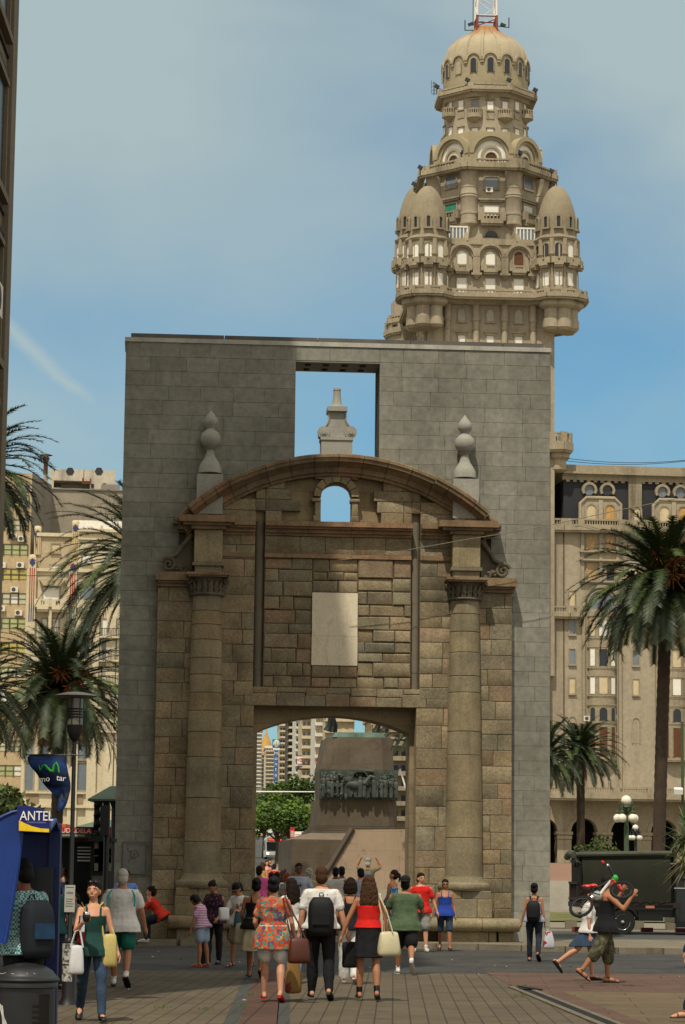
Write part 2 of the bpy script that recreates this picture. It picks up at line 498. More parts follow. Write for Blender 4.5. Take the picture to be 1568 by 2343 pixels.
for k in range(46):
 x, y = random.uniform(-4.5, 6), random.choice((random.uniform(43, 60), random.uniform(46, 52), random.uniform(33, 46)))
 a = random.uniform(0, 3.1); s_ = random.uniform(.012, .045)
 mb.poly([(x + s_ * cos(a), y + s_ * sin(a), .013), (x - s_ * sin(a) * .6, y + s_ * cos(a) * .6, .03), (x - s_ * cos(a), y - s_ * sin(a), .013), (x + s_ * sin(a) * .6, y - s_ * cos(a) * .6, .014)], random.random())
tag(mb.build('litter', mat('paper scraps', '#9a968c', var=.3, sc=3)), kind='stuff')
gx0 = P(774, 1500, 64.5).x
gf = Frame(gx0, 64.5, R(4.2))
GU, GZ = gf.u, gf.z
gwall = thing('granite_wall', 'tall grey granite wall with a square opening framing the old gateway', 'wall', gf.o, gf.yaw)
gate = thing('stone_gateway', 'old sandstone city gateway with arched pediment and two columns', 'gateway', gf.o, gf.yaw)
m_granite = mat('grey granite', None, ramp=[(0, L('#777569')), (.35, L('#7d7b70')), (.7, L('#817f73')), (1, L('#797669'))], var=.30, sc=.33, fine=.10, bump=.004, bsc=20,
    streak=.35, streak_col=L('#3b3c37'))
m_mortar = mat('pale joint mortar', '#7d7a6c', var=.2, sc=3)
RS = [(0, L('#786d57')), (.18, L('#7f7157')), (.36, L('#756d57')), (.52, L('#806f53')), (.68, L('#7a7058')), (.80, L('#726b58')), (.91, L('#7e6951')), (1, L('#7f7057'))]
m_sand = mat('weathered sandstone', None, ramp=RS, var=.36, sc=1.3, fine=.18, bump=.012, bsc=9, streak=.3, streak_col=L('#3f392e'))
m_sandmort = mat('sandstone mortar', '#6d604c', var=.3, sc=4, bump=.01)
RC = [(0, L('#7a705a')), (.35, L('#86795c')), (.6, L('#736b57')), (.8, L('#837253')), (1, L('#7c6f56'))]
m_col = mat('column stone', None, ramp=RC, var=.30, sc=1.4, fine=.13, bump=.008, bsc=9, streak=.5, streak_col=L('#3c362b'))
m_corn = mat('cornice stone', None, ramp=[(0, L('#6a5b45')), (.5, L('#7a674d')), (1, L('#80634a'))], var=.35, sc=1.6, fine=.14, bump=.008, streak=.6, streak_col=L('#2d271f'))
m_capit = mat('capital stone', '#5a5345', var=.35, sc=3, bump=.01)
m_newst = mat('new grey granite', '#8f8d82', var=.12, sc=3, fine=.14)
m_marble = mat('cream marble', None, custom=lambda t, v: t.mix(t.rng(t.noise(t.mapping(v, (1, 1, .5), (0, .5, 0)), 2.2, 7, .7, 1.6), 0, .55, .5, .7), L('#cfc2a6'), L('#9c907c')), var=.06, rough=.45)
uL, uR = GU(289, 785), GU(1258, 803)
zT = (GZ(289, 785) + GZ(1258, 803)) / 2
uS0, uS1 = GU(677, 850), GU(869, 850)
zS = (GZ(677, 825) + GZ(869, 831)) / 2
PF = -.30                      # face of the piers
uP0, uP1 = GU(362, 1340, PF), GU(1172, 1340, PF)
z0 = .147
zCap0, zCap1 = GZ(400, 1342, PF), GZ(400, 1310, PF)
zEnt0, zEnt1 = GZ(770, 1216, PF), GZ(770, 1197, PF)
cL, cR = GU(474, 1400, -.35), GU(1064, 1400, -.35)
def ashlar(mb, x0, x1, rows, yf, yb, wmin, wmax, gap=.012, bev=.014, jit=0.0, skip=None, ttype=None, zj=0.0):
 for (za, zb) in rows:
  x = x0 - random.uniform(0, wmin) * .6
  while x < x1 - .02:
   w = random.uniform(wmin, wmax)
   a, b = max(x, x0), min(x + w, x1)
   if x1 - (x + w) < wmin * .4: b = x1; w = x1 - x + .1
   if b - a > .05:
    if not (skip and skip((a + b) / 2, (za + zb) / 2, a, b, za, zb)):
     mb.block(a + gap / 2, b - gap / 2, za + gap / 2 + random.uniform(-zj, zj), zb - gap / 2 + random.uniform(-zj, zj), yf + random.uniform(-jit, jit), yb, bev, random.random() if ttype is None else ttype(), None, jit * .5)
   x += w
def courses(za, zb, hmin, hmax):
 rows = []; z = za
 while z < zb - .04:
  h = random.uniform(hmin, hmax)
  if zb - (z + h) < hmin * .6: h = zb - z
  rows.append((z, z + h)); z += h
 return rows
random.seed(5)
zMid = GZ(770, 1225, 0)
def fw(u):
 if u < uP0 + .45 or u > uP1 - .45: return [(0.1, zT - .05)]
 if uS0 < u < uS1: return [(zS, zT - .05)]
 return [(zMid, zT - .05)]
mb = MB()
mb.strips([uL, uP0 + .45, uS0, uS1, uP1 - .45, uR], fw, 0.0, 1.25)
mb.build('core', m_mortar, gwall)
rows = []; z = z0
H_ = (zT - z0) / 40
for k in range(40): rows.append((z0 + k * H_, z0 + (k + 1) * H_))
mb = MB()
mid = lambda lo, hi: [(max(a, lo), min(b, hi)) for a, b in rows if min(b, hi) - max(a, lo) > .03]
low = [r_ for r_ in rows if r_[1] <= zMid]; top = [r_ for r_ in rows if r_[1] > zMid]
ashlar(mb, uL, uP0 + .5, low, -.03, .001, .55, 1.15, .005, .004, .001)
ashlar(mb, uP1 - .5, uR, low, -.03, .001, .55, 1.15, .005, .004, .001)
ashlar(mb, uL, uS0, top, -.03, .001, .55, 1.15, .005, .004, .001)
ashlar(mb, uS1, uR, top, -.03, .001, .55, 1.15, .005, .004, .001)
ashlar(mb, uS0, uS1, mid(zS, zT), -.03, .001, .8, 1.3, .005, .004, .001)
mb.build('facing_blocks', m_granite, gwall)
mb = MB()
mb.box(uL - .03, uR + .03, -.06, 1.3, zT, zT + .11)
mb.build('white_coping', mat('white coping', '#a5a296', var=.2, sc=1.2, streak=.4), gwall)
mb = MB()
x = uL + .12
while x < uR - .15:
 b = min(x + 2.35, uR - .12)
 mb.box(x, b - .02, .10, 1.15, zT + .11, zT + .245, random.random()); x = b
mb.build('cap_slab', mat('dark cap slab', '#57544e', var=.2), gwall)
mb = MB(); mb.box(uS0, uS1, -.045, 1.2, zS - .028, zS - .002)
mb.build('opening_lintel', mat('lintel edge', '#7b7870'), gwall)
mb = MB()
for k in range(4):
 for w in (.25, .85):
  u = uS0 + (uS1 - uS0) * (k + .7) / 4.6
  mb.lathe([(.07, zS - .075), (.085, zS - .028)], u, w, 10)
mb.build('spotlight', mat('dark lamp iron', '#25231f', rough=.6), gwall)
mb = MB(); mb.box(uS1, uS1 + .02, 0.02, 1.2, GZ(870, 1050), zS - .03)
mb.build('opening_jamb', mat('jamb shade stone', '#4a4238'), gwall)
a0, a1 = GU(280, 1975, -.05), GU(334, 1975, -.05)
b0, b1 = GZ(300, 2000, -.05), GZ(300, 1925, -.05)
mb = MB(); mb.box(a0, a1, -.055, -.03, b0, b1)
tab = mb.build('engraved_tablet', mat('tablet stone', '#6d6d67', var=.15, sc=5), gwall)
m_eng = mat('engraving', '#4c4c47', var=.1)
mb = MB()
for q in ((a0, a1, b0, b0 + .012), (a0, a1, b1 - .012, b1), (a0, a0 + .012, b0 + .012, b1 - .012), (a1 - .012, a1, b0 + .012, b1 - .012)):
 mb.box(q[0], q[1], -.062, -.055, q[2], q[3])
cx_, cz_ = (a0 + a1) / 2, b0 + (b1 - b0) * .62
pts = []
for k in range(33):
 a = 2 * PI * k / 32; r = .075 * (1.55 if k % 6 == 0 else (.95 if k % 6 == 3 else 1.15))
 pts.append((cx_ + r * cos(a), -.058, cz_ + r * sin(a)))
mb.tube(pts, .006, 4)
mb.tube([(cx_ - .16, -.058, cz_ + .17), (cx_ - .15, -.058, cz_ + .08), (cx_ - .07, -.058, cz_ + .03)], .006, 4)
mb.tube([(cx_ - .02, -.058, cz_ - .07), (cx_ - .10, -.058, cz_ - .11), (cx_ - .14, -.058, cz_ - .21)], .006, 4)
mb.box(cx_ - .025, cx_ + .025, -.06, -.055, cz_ - .02, cz_ + .02)
for k in range(2): mb.box(a0 + .08, a1 - .08, -.06, -.055, b1 - .05 - k * .03, b1 - .043 - k * .03)
mb.box(a1 - .10, a1 - .05, -.06, -.055, b0 + .06, b0 + .068); mb.box(a1 - .10, a1 - .09, -.06, -.055, b0 + .03, b0 + .068); mb.box(a1 - .06, a1 - .05, -.06, -.055, b0 + .03, b0 + .068)
mb.build('engraved_plan', m_eng, tab)
random.seed(9)
uO0, uO1 = GU(580, 1700, PF), GU(952, 1700, PF)
zO = (GZ(580, 1614, PF) + GZ(952, 1618, PF)) / 2
uI0, uI1 = GU(587, 1800, .2), GU(937, 1800, .2)
zI, zIc = (GZ(589, 1674, .2) + GZ(936, 1676, .2)) / 2, GZ(770, 1637, .2)
uc = (uI0 + uI1) / 2
hw_ = (uI1 - uI0) / 2; rise = zIc - zI
Ri = (hw_ ** 2 + rise ** 2) / (2 * rise); zci = zIc - Ri
arcI = lambda u: zci + math.sqrt(max(0, Ri ** 2 - (u - uc) ** 2))
eL, eR = gf.px(400, 1190, -.7), gf.px(1148, 1196, -.7)
zTopA = GZ(770, 1038, -.7)
au = (eL[0] + eR[0]) / 2; ah = (eR[0] - eL[0]) / 2
zE = (eL[1] + eR[1]) / 2; ar = zTopA - zE
RA = (ah ** 2 + ar ** 2) / (2 * ar); zA = zTopA - RA
arcA = lambda u, d=0: zA + math.sqrt(max(0, (RA - d) ** 2 - (u - au) ** 2))
TH = math.asin(ah / RA)
w0, w1 = GU(733, 1180, -.12), GU(804, 1180, -.12)
wz0, wz1 = GZ(768, 1196, -.12), GZ(768, 1107, -.12)
wr = (w1 - w0) / 2; wc = (w0 + w1) / 2
def wtop(u):
 q = 1 - ((u - wc) / wr) ** 2
 return wz1 - wr * .85 + wr * .85 * math.sqrt(max(0, q))
us = sorted(set([uP0, uP1, uO0, uO1, w0, w1] + [uP0 + (uP1 - uP0) * k / 60 for k in range(61)] + [w0 + (w1 - w0) * k / 14 for k in range(15)]))
def fa(u):
 lo = zO if uO0 < u < uO1 else z0
 if u < cL - .55 or u > cR + .55: return [(lo, zCap0), (zCap0, zCap0)]
 hi = max(arcA(u, .18), zEnt1)
 if w0 < u < w1: return [(lo, wz0), (wtop(u), hi)]
 return [(lo, zEnt1), (zEnt1, hi)]
mb = MB()
mb.strips(sorted(us + [cL - .55, cR + .55]), fa, -.12, .22)
us2 = sorted(set([uP0 + .1, uP1 - .1, uI0, uI1] + [uI0 + (uI1 - uI0) * k / 24 for k in range(25)]))
def fb(u):
 if uI0 < u < uI1: return [(arcI(u), zEnt0)]
 return [(z0, zEnt0)]
mb.strips([u for u in us2 if u <= w0] + [w0] + [u for u in us2 if w0 < u < w1] + [w1] + [u for u in us2 if u >= w1], fb, .22, 1.22)
mb.build('core', brick_mat('rough sandstone core', '#85765a', '#8c7b5e', '#7f7056', .75, .36, .012, vertical=True, var=.3, bump=.01), gate)
gr0, gr1 = GU(582, 1400, PF), GU(604, 1400, PF)
gs0, gs1 = GU(941, 1400, PF), GU(961, 1400, PF)
gzl0, gzl1 = GZ(592, 1590, PF), GZ(592, 1163, PF)
gzr0, gzr1 = GZ(951, 1597, PF), GZ(951, 1166, PF)
def facing(name, *calls):
 mb = MB()
 for c_ in calls: ashlar(mb, *c_)
 return mb.build(name, m_sand, gate)
G_, B_, J_ = .008, .009, .006
facing('outer_pier_facing', (uP0, cL - .30, courses(z0, zCap0, .34, .50), PF, -.119, .42, .9, G_, B_, J_))
facing('outer_pier_facing', (cR + .30, uP1, courses(z0, zCap0, .33, .46), PF, -.119, .45, .95, G_, B_, J_))
facing('pier_facing', (cL + .28, uO0, courses(z0, zO, .40, .62), PF, -.119, .4, .95, G_, B_, J_))
facing('pier_facing', (uO1, cR - .28, courses(z0, zO, .40, .60), PF, -.119, .4, .95, G_, B_, J_))
facing('pier_facing', (cL + .28, gr0, courses(gzl0 - .02, zEnt0, .30, .46), PF, -.119, .5, .9, G_, B_, .008))
facing('pier_facing', (gs1, cR - .28, courses(gzr0 - .02, zEnt0, .28, .40), PF, -.119, .6, .9, G_, B_, .008))
pl0, pl1 = GU(714, 1440, PF), GU(818, 1440, PF)
pz0, pz1 = GZ(766, 1522, PF), GZ(766, 1356, PF)
zBand0, zBand1 = GZ(770, 1278, PF), GZ(770, 1268, PF)
r2_ = courses(zO + .46, zBand0, .24, .38); r3_ = courses(zO + .46, zBand0, .22, .36)
Q = (PF, -.119, .34, 1.15, .014, .022, .022, None, None, .008)
facing('panel_facing', (gr1, pl0, r2_) + Q, (pl1, gs0, r3_) + Q, (pl0, pl1, courses(zO + .46, pz0, .2, .3)) + Q, (pl0, pl1, courses(pz1, zBand0, .2, .34)) + Q,
 (gr1, gs0, courses(zBand1, zEnt0 - .13, .42, .62), PF, -.119, .5, 1.3, G_, B_, .008))
mb = MB()
xs = [cL + .30, uO0 - .25, uO0 + .55, uO0 + 1.25, uc - .25, uc + .35, uc + 1.0, uO1 - .35, uO1 + .25, cR - .3]
for a, b in zip(xs, xs[1:]):
 h_ = random.uniform(.22, .34); d_ = random.uniform(-.12, .12)
 mb.block(a + .005, b - .005, zO, zO + h_, PF - .004, -.119, .012, random.random(), None, .004)
 if a > xs[0]: mb.block(a + .03, b + .03 - .008 if b < xs[-1] else b, zO + h_ + .01, zO + .455, PF, -.119, .012, random.random(), None, .006)
mb.build('lintel_stone', m_sand, gate)
skw = lambda u, z, a, b, za, zb: z > arcA(u, .40) or (b > w0 - .17 and a < w1 + .17 and za < wz1 + .16)
field = courses(zEnt1, zEnt1 + 1.35, .24, .30)
PQ = (PF, -.119, .5, 1.05, G_, B_, .008, skw)
upr = lambda z: [r_ for r_ in field if r_[0] > z - .12]
facing('pediment_facing', (cL + .30, gr0, field) + PQ, (gr1, w0 - .15, field) + PQ, (gr0, gr1, upr(gzl1)) + PQ)
facing('pediment_facing', (gs1, cR - .30, field) + PQ, (w1 + .15, gs0, field) + PQ, (gs0, gs1, upr(gzr1)) + PQ)
facing('pediment_facing', (w0 - .15, w1 + .15, [r_ for r_ in field if r_[0] > wz1 + .05], PF, -.119, .3, .6, G_, B_, .008, lambda u, z, a, b, za, zb: z > arcA(u, .40)))
mb = MB()
for s in (-1, 1):
 e = wc + s * wr; x0, x1 = (e - .15, e) if s < 0 else (e, e + .15)
 for a, b, pr in ((wz0, wz0 + .15, .02), (wz0 + .15, wz0 + .50, 0), (wz0 + .50, wz0 + .58, .04)):
  mb.block(x0 - (pr if s < 0 else 0) - pr, x1 + (pr if s > 0 else 0), a, b, PF - .02 - pr, .0, .012, random.random(), None, .006)
n = 7
for k in range(n):
 a0_, a1_ = PI * k / n + .02, PI * (k + 1) / n - .02
 mb.arcband(wc, wz1 - wr * .85 - .02, wr * .98, wr + .17, a0_, a1_, 3, PF - .02, 0.0, random.random())
mb.build('window_surround', m_col, gate)
for lo, hi in ((cL + .30, gr0), (gr1, gs0), (gs1, cR - .30)):
 x = lo; mb = MB(); m2 = MB()
 while x < hi:
  b = min(x + random.uniform(.6, 1.2), hi)
  tt = random.random()
  m2.box(x, b - .006, PF - .05, -.119, zBand0, zBand1 + random.uniform(-.004, .004), tt)
  mb.box(x, b - .006, PF - .30, -.119, zEnt0 + .085, zEnt1, tt); mb.box(x, b - .006, PF - .22, -.119, zEnt0 + .03, zEnt0 + .085, tt)
  mb.box(x, b - .006, PF - .12, -.119, zEnt0 - .06, zEnt0 + .03, tt); mb.box(x, b - .006, PF - .05, -.119, zEnt0 - .13, zEnt0 - .06, tt)
  x = b
 mb.build('cornice', m_corn, gate); m2.build('string_course', m_corn, gate)
for c, (xa, xb) in ((cL, (410, 538)), (cR, (1005, 1139))):
 mb = MB()
 a, b = GU(xa, 1195, -.85), GU(xb, 1195, -.85)
 mb.box(a, b, -.92, -.12, zEnt1 - .10, zEnt1 + .06, .7)
 mb.box(a + .10, b - .10, -.82, -.12, zEnt1 - .17, zEnt1 - .10, .4)
 mb.box(c - .42, c + .42, -.74, -.12, zEnt1 - .26, zEnt1 - .17, .3)
 s = -1 if c == cL else 1
 o1 = GU(397, 1195, -.5) if s < 0 else GU(1147, 1200, -.5)
 mb.box(min(o1, c), max(o1, c), -.58, -.12, zEnt1 - .12, zEnt1 + .04, .2)
 mb.box(min(o1 - s * .12, c), max(o1 - s * .12, c), -.46, -.12, zEnt1 - .24, zEnt1 - .12, .2)
 mb.build('block_cornice', m_corn, gate)
sec = lambda f: [(RA - .02, f), (RA, f + .02), (RA, -.10), (RA - .50, -.10), (RA - .50, -.38), (RA - .44, -.40), (RA - .42, -.46), (RA - .30, -.48), (RA - .26, f + .22),
    (RA - .20, f + .16), (RA - .185, f + .05), (RA - .10, f + .03), (RA - .09, f)]
brk = math.acos((GU(1000, 1090, -.8) - au) / RA); brl = math.acos((GU(552, 1085, -.8) - au) / RA)
mb = MB()
def arcs(a0, a1, f, n):
 for k in range(n):
  x0, x1 = a0 + (a1 - a0) * k / n, a0 + (a1 - a0) * (k + 1) / n
  mb.sweep(sec(f), au, zA, x1 - .0012, x0 + .0012, 5, random.random())
e0, e1 = PI / 2 - TH, PI / 2 + TH
arcs(brk, brl, -.80, 8); arcs(e0 + .075, brk, -.98, 4); arcs(brl, e1 - .075, -.98, 4); arcs(e0, e0 + .075, -.62, 1); arcs(e1 - .075, e1, -.62, 1)
mb.build('arched_cornice', m_corn, gate)
mb = MB(); zj = GZ(766, 1455, PF)
mb.box(pl0, pl1, PF - .035, -.119, zj + .002, pz1); mb.box(pl0 - .004, pl1 + .004, PF - .037, -.119, pz0, zj - .002)
mb.build('marble_plaque', m_marble, gate)
for (a, b, za, zb) in ((gr0, gr1, gzl0, gzl1), (gs0, gs1, gzr0, gzr1)):
 mb = MB()
 c = (a + b) / 2
 for q0, q1 in ((za, za + .62), (za + .63, (za + zb) / 2), ((za + zb) / 2 + .005, zb - .30)):
  mb.lathe([((b - a) * .49, q0), ((b - a) * .49, q1)], c, -.105, 16, PI, 2 * PI, None, None, True)
 mb.build('drawbridge_groove', mat('groove cement', '#6d6555', var=.12, sc=2, fine=.04), gate)
zc0, zc1 = GZ(470, 2000, -.7), GZ(474, 1357, -.7)
r0c, r1c = (GU(511, 1980, -.35) - GU(424, 1980, -.35)) / 2, (GU(507, 1380, -.35) - GU(441, 1380, -.35)) / 2
rad = lambda z: r1c + (r0c - r1c) * ((zc1 - z) / (zc1 - zc0)) ** .8
def column(c, drums):
 mb = MB()
 z = zc0
 for h in drums:
  zb = min(z + h * (zc1 - zc0), zc1)
  j = random.uniform(-.004, .004); r0, r1 = rad(z) + j, rad(zb) + j
  mb.lathe([(r0 - .012, z + .004), (r0, z + .016), ((r0 + r1) / 2, (z + zb) / 2), (r1, zb - .016), (r1 - .012, zb - .004)], c, -.30, 30, PI, 2 * PI, random.random(), cap=True)
  z = zb
 sh = mb.build('column_shaft', m_col, gate)
 mb = MB()
 zb0 = GZ(470, 2031, -.8)
 prof = [(r0c + .14, zb0), (r0c + .175, zb0 + .05), (r0c + .185, zb0 + .10), (r0c + .17, zb0 + .155), (r0c + .12, zb0 + .19), (r0c + .07, zb0 + .20), (r0c + .04, zb0 + .26), (r0c + .01, zc0 + .02)]
 mb.lathe(prof, c, -.30, 32, PI, 2 * PI, .5)
 zb1 = GZ(470, 2050, -.8); zb2 = GZ(470, 2094, -.9)
 wd = r0c + .165
 for a, b in ((c - wd, c - .1), (c - .1, c + wd)): mb.block(a, b - .008, zb1, zb0 + .002, -.80, -.11, .014, random.random())
 for a, b in ((c - wd - .02, c + .28), (c + .28, c + wd + .02)): mb.block(a, b - .008, zb2, zb1 - .004, -.82, -.11, .016, random.random())
 mb.build('column_base', m_col, gate)
 zl0, zl1 = GZ(470, 2125, -1.0), zb2
 s = -1 if c == cL else 1
 inn = (uO0 + .02) if s < 0 else (uO1 - .02)
 outx = GU(383, 2110, -.9) if s < 0 else GU(1189, 2112, -.9)
 mb = MB()
 cuts = [min(inn, outx)];
 while cuts[-1] < max(inn, outx) - .6: cuts.append(cuts[-1] + random.uniform(.7, 1.2))
 cuts[-1] = max(inn, outx)
 for a, b in zip(cuts, cuts[1:]):
  rr = (zl1 - zl0) / 2
  prof = [(-.92 - .16 * cos(q), (zl0 + zl1) / 2 + rr * sin(q)) for q in [(-PI / 2 + PI * k / 8) for k in range(9)]]
  ring = lambda x, d: [(x, y, z) for y, z in [(-.11, zl0 + d)] + [(y + d, z + (d if z < (zl0 + zl1) / 2 else -d)) for y, z in prof] + [(-.11, zl1 - d)]]
  mb.loft([ring(a + .004, .012), ring(a + .02, 0), ring(b - .02, 0), ring(b - .004, .012)], random.random())
 mb.build('base_ledge', m_col, gate)
 mb = MB()
 for a, b in ((c - .62, c + .55), (c + .55, c + .75)) if s > 0 else ((c - .60, c - .1), (c - .1, c + .62)):
  mb.block(a, b - .01, z0 - .02, zl0 + .001, -.86, -.11, .016, random.random())
 if s > 0: mb.block(c + .80, outx - .12, z0 - .02, zl0 + .001, -.80, -.11, .016, .4)
 else: mb.block(outx + .5, c - .62, z0 - .02, zl0 + .001, -.70, -.11, .016, .4)
 mb.build('foot_block', m_col, gate)
 zk0, zk1 = GZ(474, 1357, -.75), GZ(474, 1319, -.85)
 mb = MB()
 mb.lathe([(r1c + .06, zk0 - .03), (r1c + .085, zk0), (r1c + .06, zk0 + .035), (r1c + .0, zk0 + .04), (r1c + .0, zk0 + .20), (r1c + .13, zk1)], c, -.30, 26, PI, 2 * PI, .3)
 mb.build('astragal_bell', m_capit, gate)
 mb = MB()
 hk = zk1 - zk0
 for tier, (n_, zz, hh, rr) in enumerate(((9, .03, .50, .02), (10, .30, .62, .05))):
  for k in range(n_):
   a = PI + PI * (k + .5 * (1 if tier == 0 else 0) + .25) / (n_ - .5)
   if a > 2 * PI: continue
   ca, sa = cos(a), sin(a); rr_ = r1c + rr
   w = .055
   pts = []
   for q in range(6):
    f = q / 5
    out = rr_ + .02 + .10 * f ** 2 * (1.0 if f < .95 else .9); zz_ = zk0 + hk * (zz + hh * min(f, .9)) - (.02 if f > .95 else 0)
    pts.append((c + out * ca, -.30 + out * sa, zz_))
   mb.tube(pts, [w, w * 1.15, w * 1.05, w * .9, w * .6, w * .35], 6, random.random(), flat=.4)
 for s2 in (-1, 1):   # corner scrolls
  for q in range(2):
   mb.tube([(c + s2 * (r1c + .10 + .05 * cos(v)), -.62 + .03 * q, zk1 - .085 + .05 * sin(v)) for v in [k * .6 for k in range(11)]], .022, 5)
 mb.ball((c, -.72, zk1 - .02), (.07, .06, .06), 8, 6)
 mb.build('leaf_carving', m_capit, gate)
 mb = MB()
 zk2 = GZ(474, 1308, -.9)
 mb.box(c - .48, c + .48, -.86, -.11, zk1 + .005, zk1 + .05, .3); mb.box(c - .515, c + .515, -.90, -.11, zk1 + .05, zk2, .6)
 mb.build('abacus', m_corn, gate)
 zf = zEnt1 - .26; zb_ = GZ(474, 1291, -.62)
 mb = MB()
 mb.block(c - .325, c + .325, zk2, zb_ - .03, -.63, -.11, .015, .15)
 mb.block(c - .345, c + .345, zb_ + .05, zf, -.65, -.11, .015, .32)
 mb.box(c - .385, c + .385, -.70, -.11, zb_ - .03, zb_ + .05, .6)
 mb.block(c - .30, c + .0, zEnt1 + .061, zEnt1 + .33, -.60, -.11, .02, .2); mb.block(c + .01, c + .30, zEnt1 + .061, zEnt1 + .28, -.58, -.11, .02, .85)
 mb.build('entablature_block', m_col, gate)
 mb = MB()
 p0, p1 = (uP0, c - .3) if s < 0 else (c + .3, uP1)
 q0, q1 = (GU(357, 1318, -.5), c - .3) if s < 0 else (c + .3, GU(1182, 1322, -.5))
 zq = GZ(400, 1308, -.5)
 mb.box(q0, q1, -.56, -.11, zCap0 + .14, zq, .5); mb.box(q0 + .04, q1 - .04, -.48, -.11, zCap0 + .08, zCap0 + .14, .2); mb.box(p0 - .03 * (s < 0), p1 + .03 * (s > 0), -.40, -.11, zCap0 + .0, zCap0 + .08, .3)
 mb.box(p0, p1, -.31, -.11, zCap0 - .02, zCap0, .3)
 mb.build('pier_cap', m_corn, gate)
 mb = MB()
 zv = zq + .20; xv = GU(386, 1288, -.3) if s < 0 else GU(1150, 1296, -.3)
 sp = [(xv + s * (.19 - .165 * k / 26) * cos(.3 + k * .42), -.36, zv + (.19 - .165 * k / 26) * sin(.3 + k * .42)) for k in range(27)]
 mb.tube(sp, [.05 - .02 * k / 26 for k in range(27)], 7)
 e = c + s * .40
 sw_ = [(xv + s * .05, zv + .18), (xv - s * .10, zv + .20), (xv - s * .22, zv + .27), (xv - s * .30, zv + .42), (e, zv + .75)]
 mb.tube([(x, -.36, z) for x, z in sw_], [.05, .05, .055, .06, .06], 7)
 mb.prism([(x, z) for x, z in [(xv + s * .02, zq), (xv + s * .05, zv + .05)] + sw_[1:] + [(e, zq)]][::(1 if s > 0 else -1)], -.30, -.11)
 for k in range(5):
  mb.ball((xv - s * (.20 + .035 * k), -.33, zv - .10 + .05 * (k % 3)), (.06, .05, .05), 7, 5)
 mb.tube([(xv - s * .33, -.33, zq + .03), (xv - s * .28, -.36, zq + .15), (xv - s * .19, -.36, zq + .18)], .035, 6)
 mb.build('scroll_bracket', m_capit, gate)
column(cL, [.115, .155, .145, .09, .075, .065, .065, .06, .065, .055, .05, .06])
column(cR, [.14, .13, .165, .085, .14, .06, .085, .075, .065, .055])
def lathe_px(mb, rows, cu, w, n=24):
 mb.lathe([(max(r / F * 64.3, .004), GZ(xc, y, w)) for xc, y, r in rows], cu, w, n)
for (xc, dy, zz) in ((481.5, 0, 0), (1063.5, 11, 0)):
 w = -.30
 cu = GU(xc, 1040 + dy, w)
 mb = MB()
 mb.box(cu - .32, cu + .32, w - .32, w + .28, arcA(cu, .1) - .45, GZ(xc, 1084 + dy, w - .3))
 mb.build('finial_pedestal', m_newst, gate)
 mb = MB()
 rows = [(xc, 1083, 27), (xc, 1069, 26), (xc, 1063, 23), (xc, 1061, 22), (xc, 1056, 19), (xc, 1047, 13), (xc, 1036, 9.5), (xc, 1029, 9), (xc, 1027, 14), (xc, 1025.5, 15)]
 rows += [(xc, 1004 + 22.5 * cos(PI * k / 10), max(23.5 * sin(PI * k / 10), 9.5)) for k in range(1, 10)]
 rows += [(xc, 980, 9), (xc, 977, 11), (xc, 972, 15.5), (xc, 965, 17), (xc, 957, 15), (xc, 949, 9), (xc, 943, 4), (xc, 938, .5)]
 mb.lathe([(max(r / F * 64.2, .004), GZ(x, y + dy, w)) for x, y, r in rows], cu, w, 26)
 mb.build('ball_finial', m_newst, gate)
w = -.45
q = lambda x, y: gf.px((1100 + x / 3.92) / 1.6531, (1350 + y / 3.92) / 1.6531, w)
mb = MB()
a, b = q(455, 1300), q(915, 1230)
mb.box(a[0], b[0], w, w + .55, zTopA - .4, q(690, 1230)[1])
mb.box(q(445, 1200)[0], q(927, 1200)[0], w - .03, w + .58, q(690, 1230)[1], q(690, 1185)[1])
left = [(470, 1185), (425, 1160), (420, 1110), (445, 1065), (500, 1035), (545, 985), (568, 930), (572, 850), (572, 800)]
right = [(815, 800), (815, 850), (820, 930), (845, 985), (890, 1035), (945, 1065), (960, 1110), (950, 1160), (915, 1185)]
mb.prism([q(x, y) for x, y in left + right][::-1], w + .05, w + .50)
for x in (490, 892):
 c = q(x, 1112)
 mb.M = Matrix.Translation((c[0], w + .05, c[1])) @ Matrix.Rotation(PI / 2, 4, 'X')
 mb.lathe([(.155, -.02), (.155, .03), (.10, .03), (.10, .05), (.05, .05), (.05, .08)], 0, 0, 20)
 mb.M = None
mb.tube([(q(x, y)[0], w + .05, q(x, y)[1]) for x, y in left[4:]], .03, 6); mb.tube([(q(x, y)[0], w + .05, q(x, y)[1]) for x, y in right[:5]], .03, 6)
c0, c1 = q(550, 800), q(840, 740)
mb.box(c0[0], c1[0], w - .06, w + .60, c0[1], c1[1])
mb.build('scroll_pedestal', m_newst, gate)
mb = MB(); cu = q(697, 700)[0]
mb.lathe([(r / 3.92 / 1.6531 / F * 64.1, q(697, y)[1]) for y, r in ((738, 118), (725, 120), (712, 115), (700, 90), (690, 84), (640, 70), (580, 60), (520, 54), (475, 54), (470, 59), (445, 60), (438, 57))], cu, w + .27, 24)
mb.build('bottle_finial', m_newst, gate)
mb = MB()
pts = [(gf.u(x, y, -1.2), -1.2, gf.z(x, y, -1.2)) for x, y in ((775, 1281), (850, 1273), (950, 1255), (1050, 1237), (1160, 1219), (1258, 1201), (1400, 1170), (1600, 1130))]
mb.tube(pts, .009, 4)
tag(mb.build('overhead_wire', mat('pale wire', '#77705f', var=0), None, loc=gf.o), 'thin slack wire strung in front of the right side of the gateway', 'wire').rotation_euler = (0, 0, gf.yaw)
random.seed(21)
TD = 312.0
tf = Frame(P(1107, 1200, TD).x + .05, TD, R(3.2))
TG = zg(TD)
